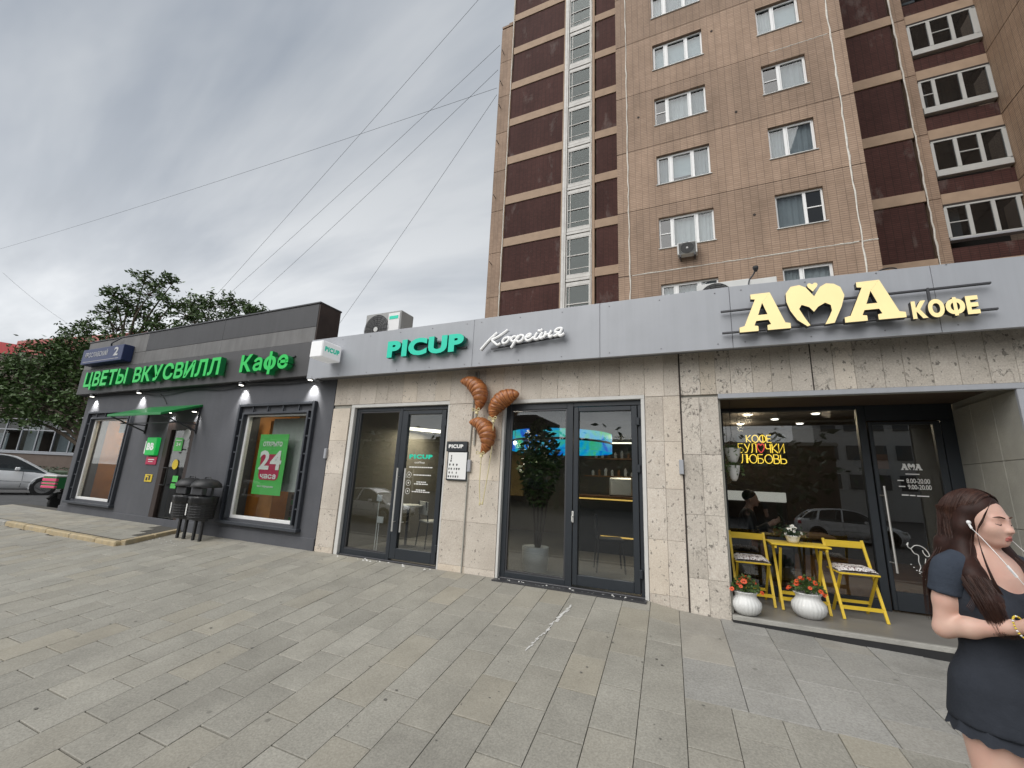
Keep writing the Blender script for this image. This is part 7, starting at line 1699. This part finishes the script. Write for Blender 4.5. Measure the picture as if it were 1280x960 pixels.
def cafe_man():
    t = thing('person', 'person in dark clothes sitting inside the cafe behind the glass, looking at a phone', 'person', (.66, 1.95, 0), local=True)
    S = SDF(); S.ell((0, .01, 1.185), (.075, .092, .088), .02); S.ell((0, -.03, 1.13), (.055, .065, .07), .03); S.ell((0, -.105, 1.125), (.011, .016, .014), .012); S.ell((0, -.07, 1.075), (.025, .02, .02), .02); S.cap((0, .02, 1.1), (0, .05, .98), .05, .055, .03)
    for s in (-1, 1): S.ell((s * .074, .01, 1.135), (.01, .018, .028), .008)
    S.ell((0, .07, .80), (.17, .11, .22), .06); S.ell((0, .06, .55), (.17, .13, .14), .06)
    for s in (-1, 1):
        S.cap((s * .18, .05, .95), (s * .23, -.02, .70), .055, .045, .04); S.cap((s * .23, -.02, .70), (s * .10, -.23, .83), .042, .028, .02); hand(S, (s * .10, -.23, .83), (-s * .3, -.8, .4), (-s * .6, .1, .6), s)
        S.cap((s * .10, .0, .52), (s * .11, -.42, .50), .085, .06, .04); S.cap((s * .11, -.42, .50), (s * .11, -.40, .09), .058, .04, .03); S.cap((s * .11, -.38, .05), (s * .11, -.55, .04), .038, .03, .02)
    sdf_build(S, .010, 'body', M['skin'], t, smooth_it=2)
    C = SDF(); C.ell((0, .07, .80), (.185, .125, .23), .06); C.ell((0, .06, .55), (.18, .14, .15), .06); C.cap((-.13, .05, .965), (.13, .05, .965), .055, .055, .04)
    for s in (-1, 1): C.cap((s * .18, .05, .95), (s * .23, -.02, .70), .065, .055, .04); C.cap((s * .23, -.02, .70), (s * .13, -.18, .80), .052, .04, .02)
    C.ell((0, -.02, 1.06), (.06, .07, .06), .02, 's'); sdf_build(C, .011, 'jacket', M['black'], t, smooth_it=2)
    P = SDF()
    for s in (-1, 1): P.cap((s * .10, .0, .52), (s * .11, -.42, .50), .095, .07, .04); P.cap((s * .11, -.42, .50), (s * .11, -.40, .12), .068, .055, .03)
    sdf_build(P, .012, 'trousers', M['anthracite'], t, smooth_it=2)
    Hh = SDF(); Hh.ell((0, .025, 1.205), (.084, .098, .088), .02); Hh.ell((0, -.085, 1.14), (.07, .06, .085), .01, 's'); Hh.plane((0, 0, -1), -1.11, .01); sdf_build(Hh, .009, 'hair', M['lash'], t, smooth_it=2)
    ph = MB(); ph.cbox(-.036, .036, -.004, .004, -.07, .07, .003); ph.xf(Matrix.Translation((0, -.36, .93)) @ Matrix.Rotation(math.radians(-35), 4, 'X')); ph.build('phone', M['black'], t)
    t.rotation_euler = (0, 0, math.radians(80)); t.location = (.60, 1.95, 0)
    c = thing('cafe_stool', 'dark stool under the person sitting inside the cafe', 'stool', (.55, 1.95, 0)); b = MB(); b.lathe([(.18, .40), (.18, .44)], (.55, 1.96, 0), 20); b.build('seat', M['black'], c); b = MB(); b.tube([(.55, 1.96, 0), (.55, 1.96, .40)], .03, 8); b.lathe([(.2, 0), (.04, .03)], (.55, 1.96, 0), 16); b.build('pedestal', M['darksteel'], c)
    b = MB(); b.cbox(.80, 1.5, 1.5, 2.2, .70, .735, .005); c = thing('cafe_table', 'dark table inside the cafe in front of the sitting person', 'table', (1.1, 1.85, 0)); b.build('table_top', M['woodbrown'], c); b = MB(); b.tube([(1.15, 1.85, 0), (1.15, 1.85, .70)], .03, 8); b.build('leg', M['darksteel'], c)
cafe_man()
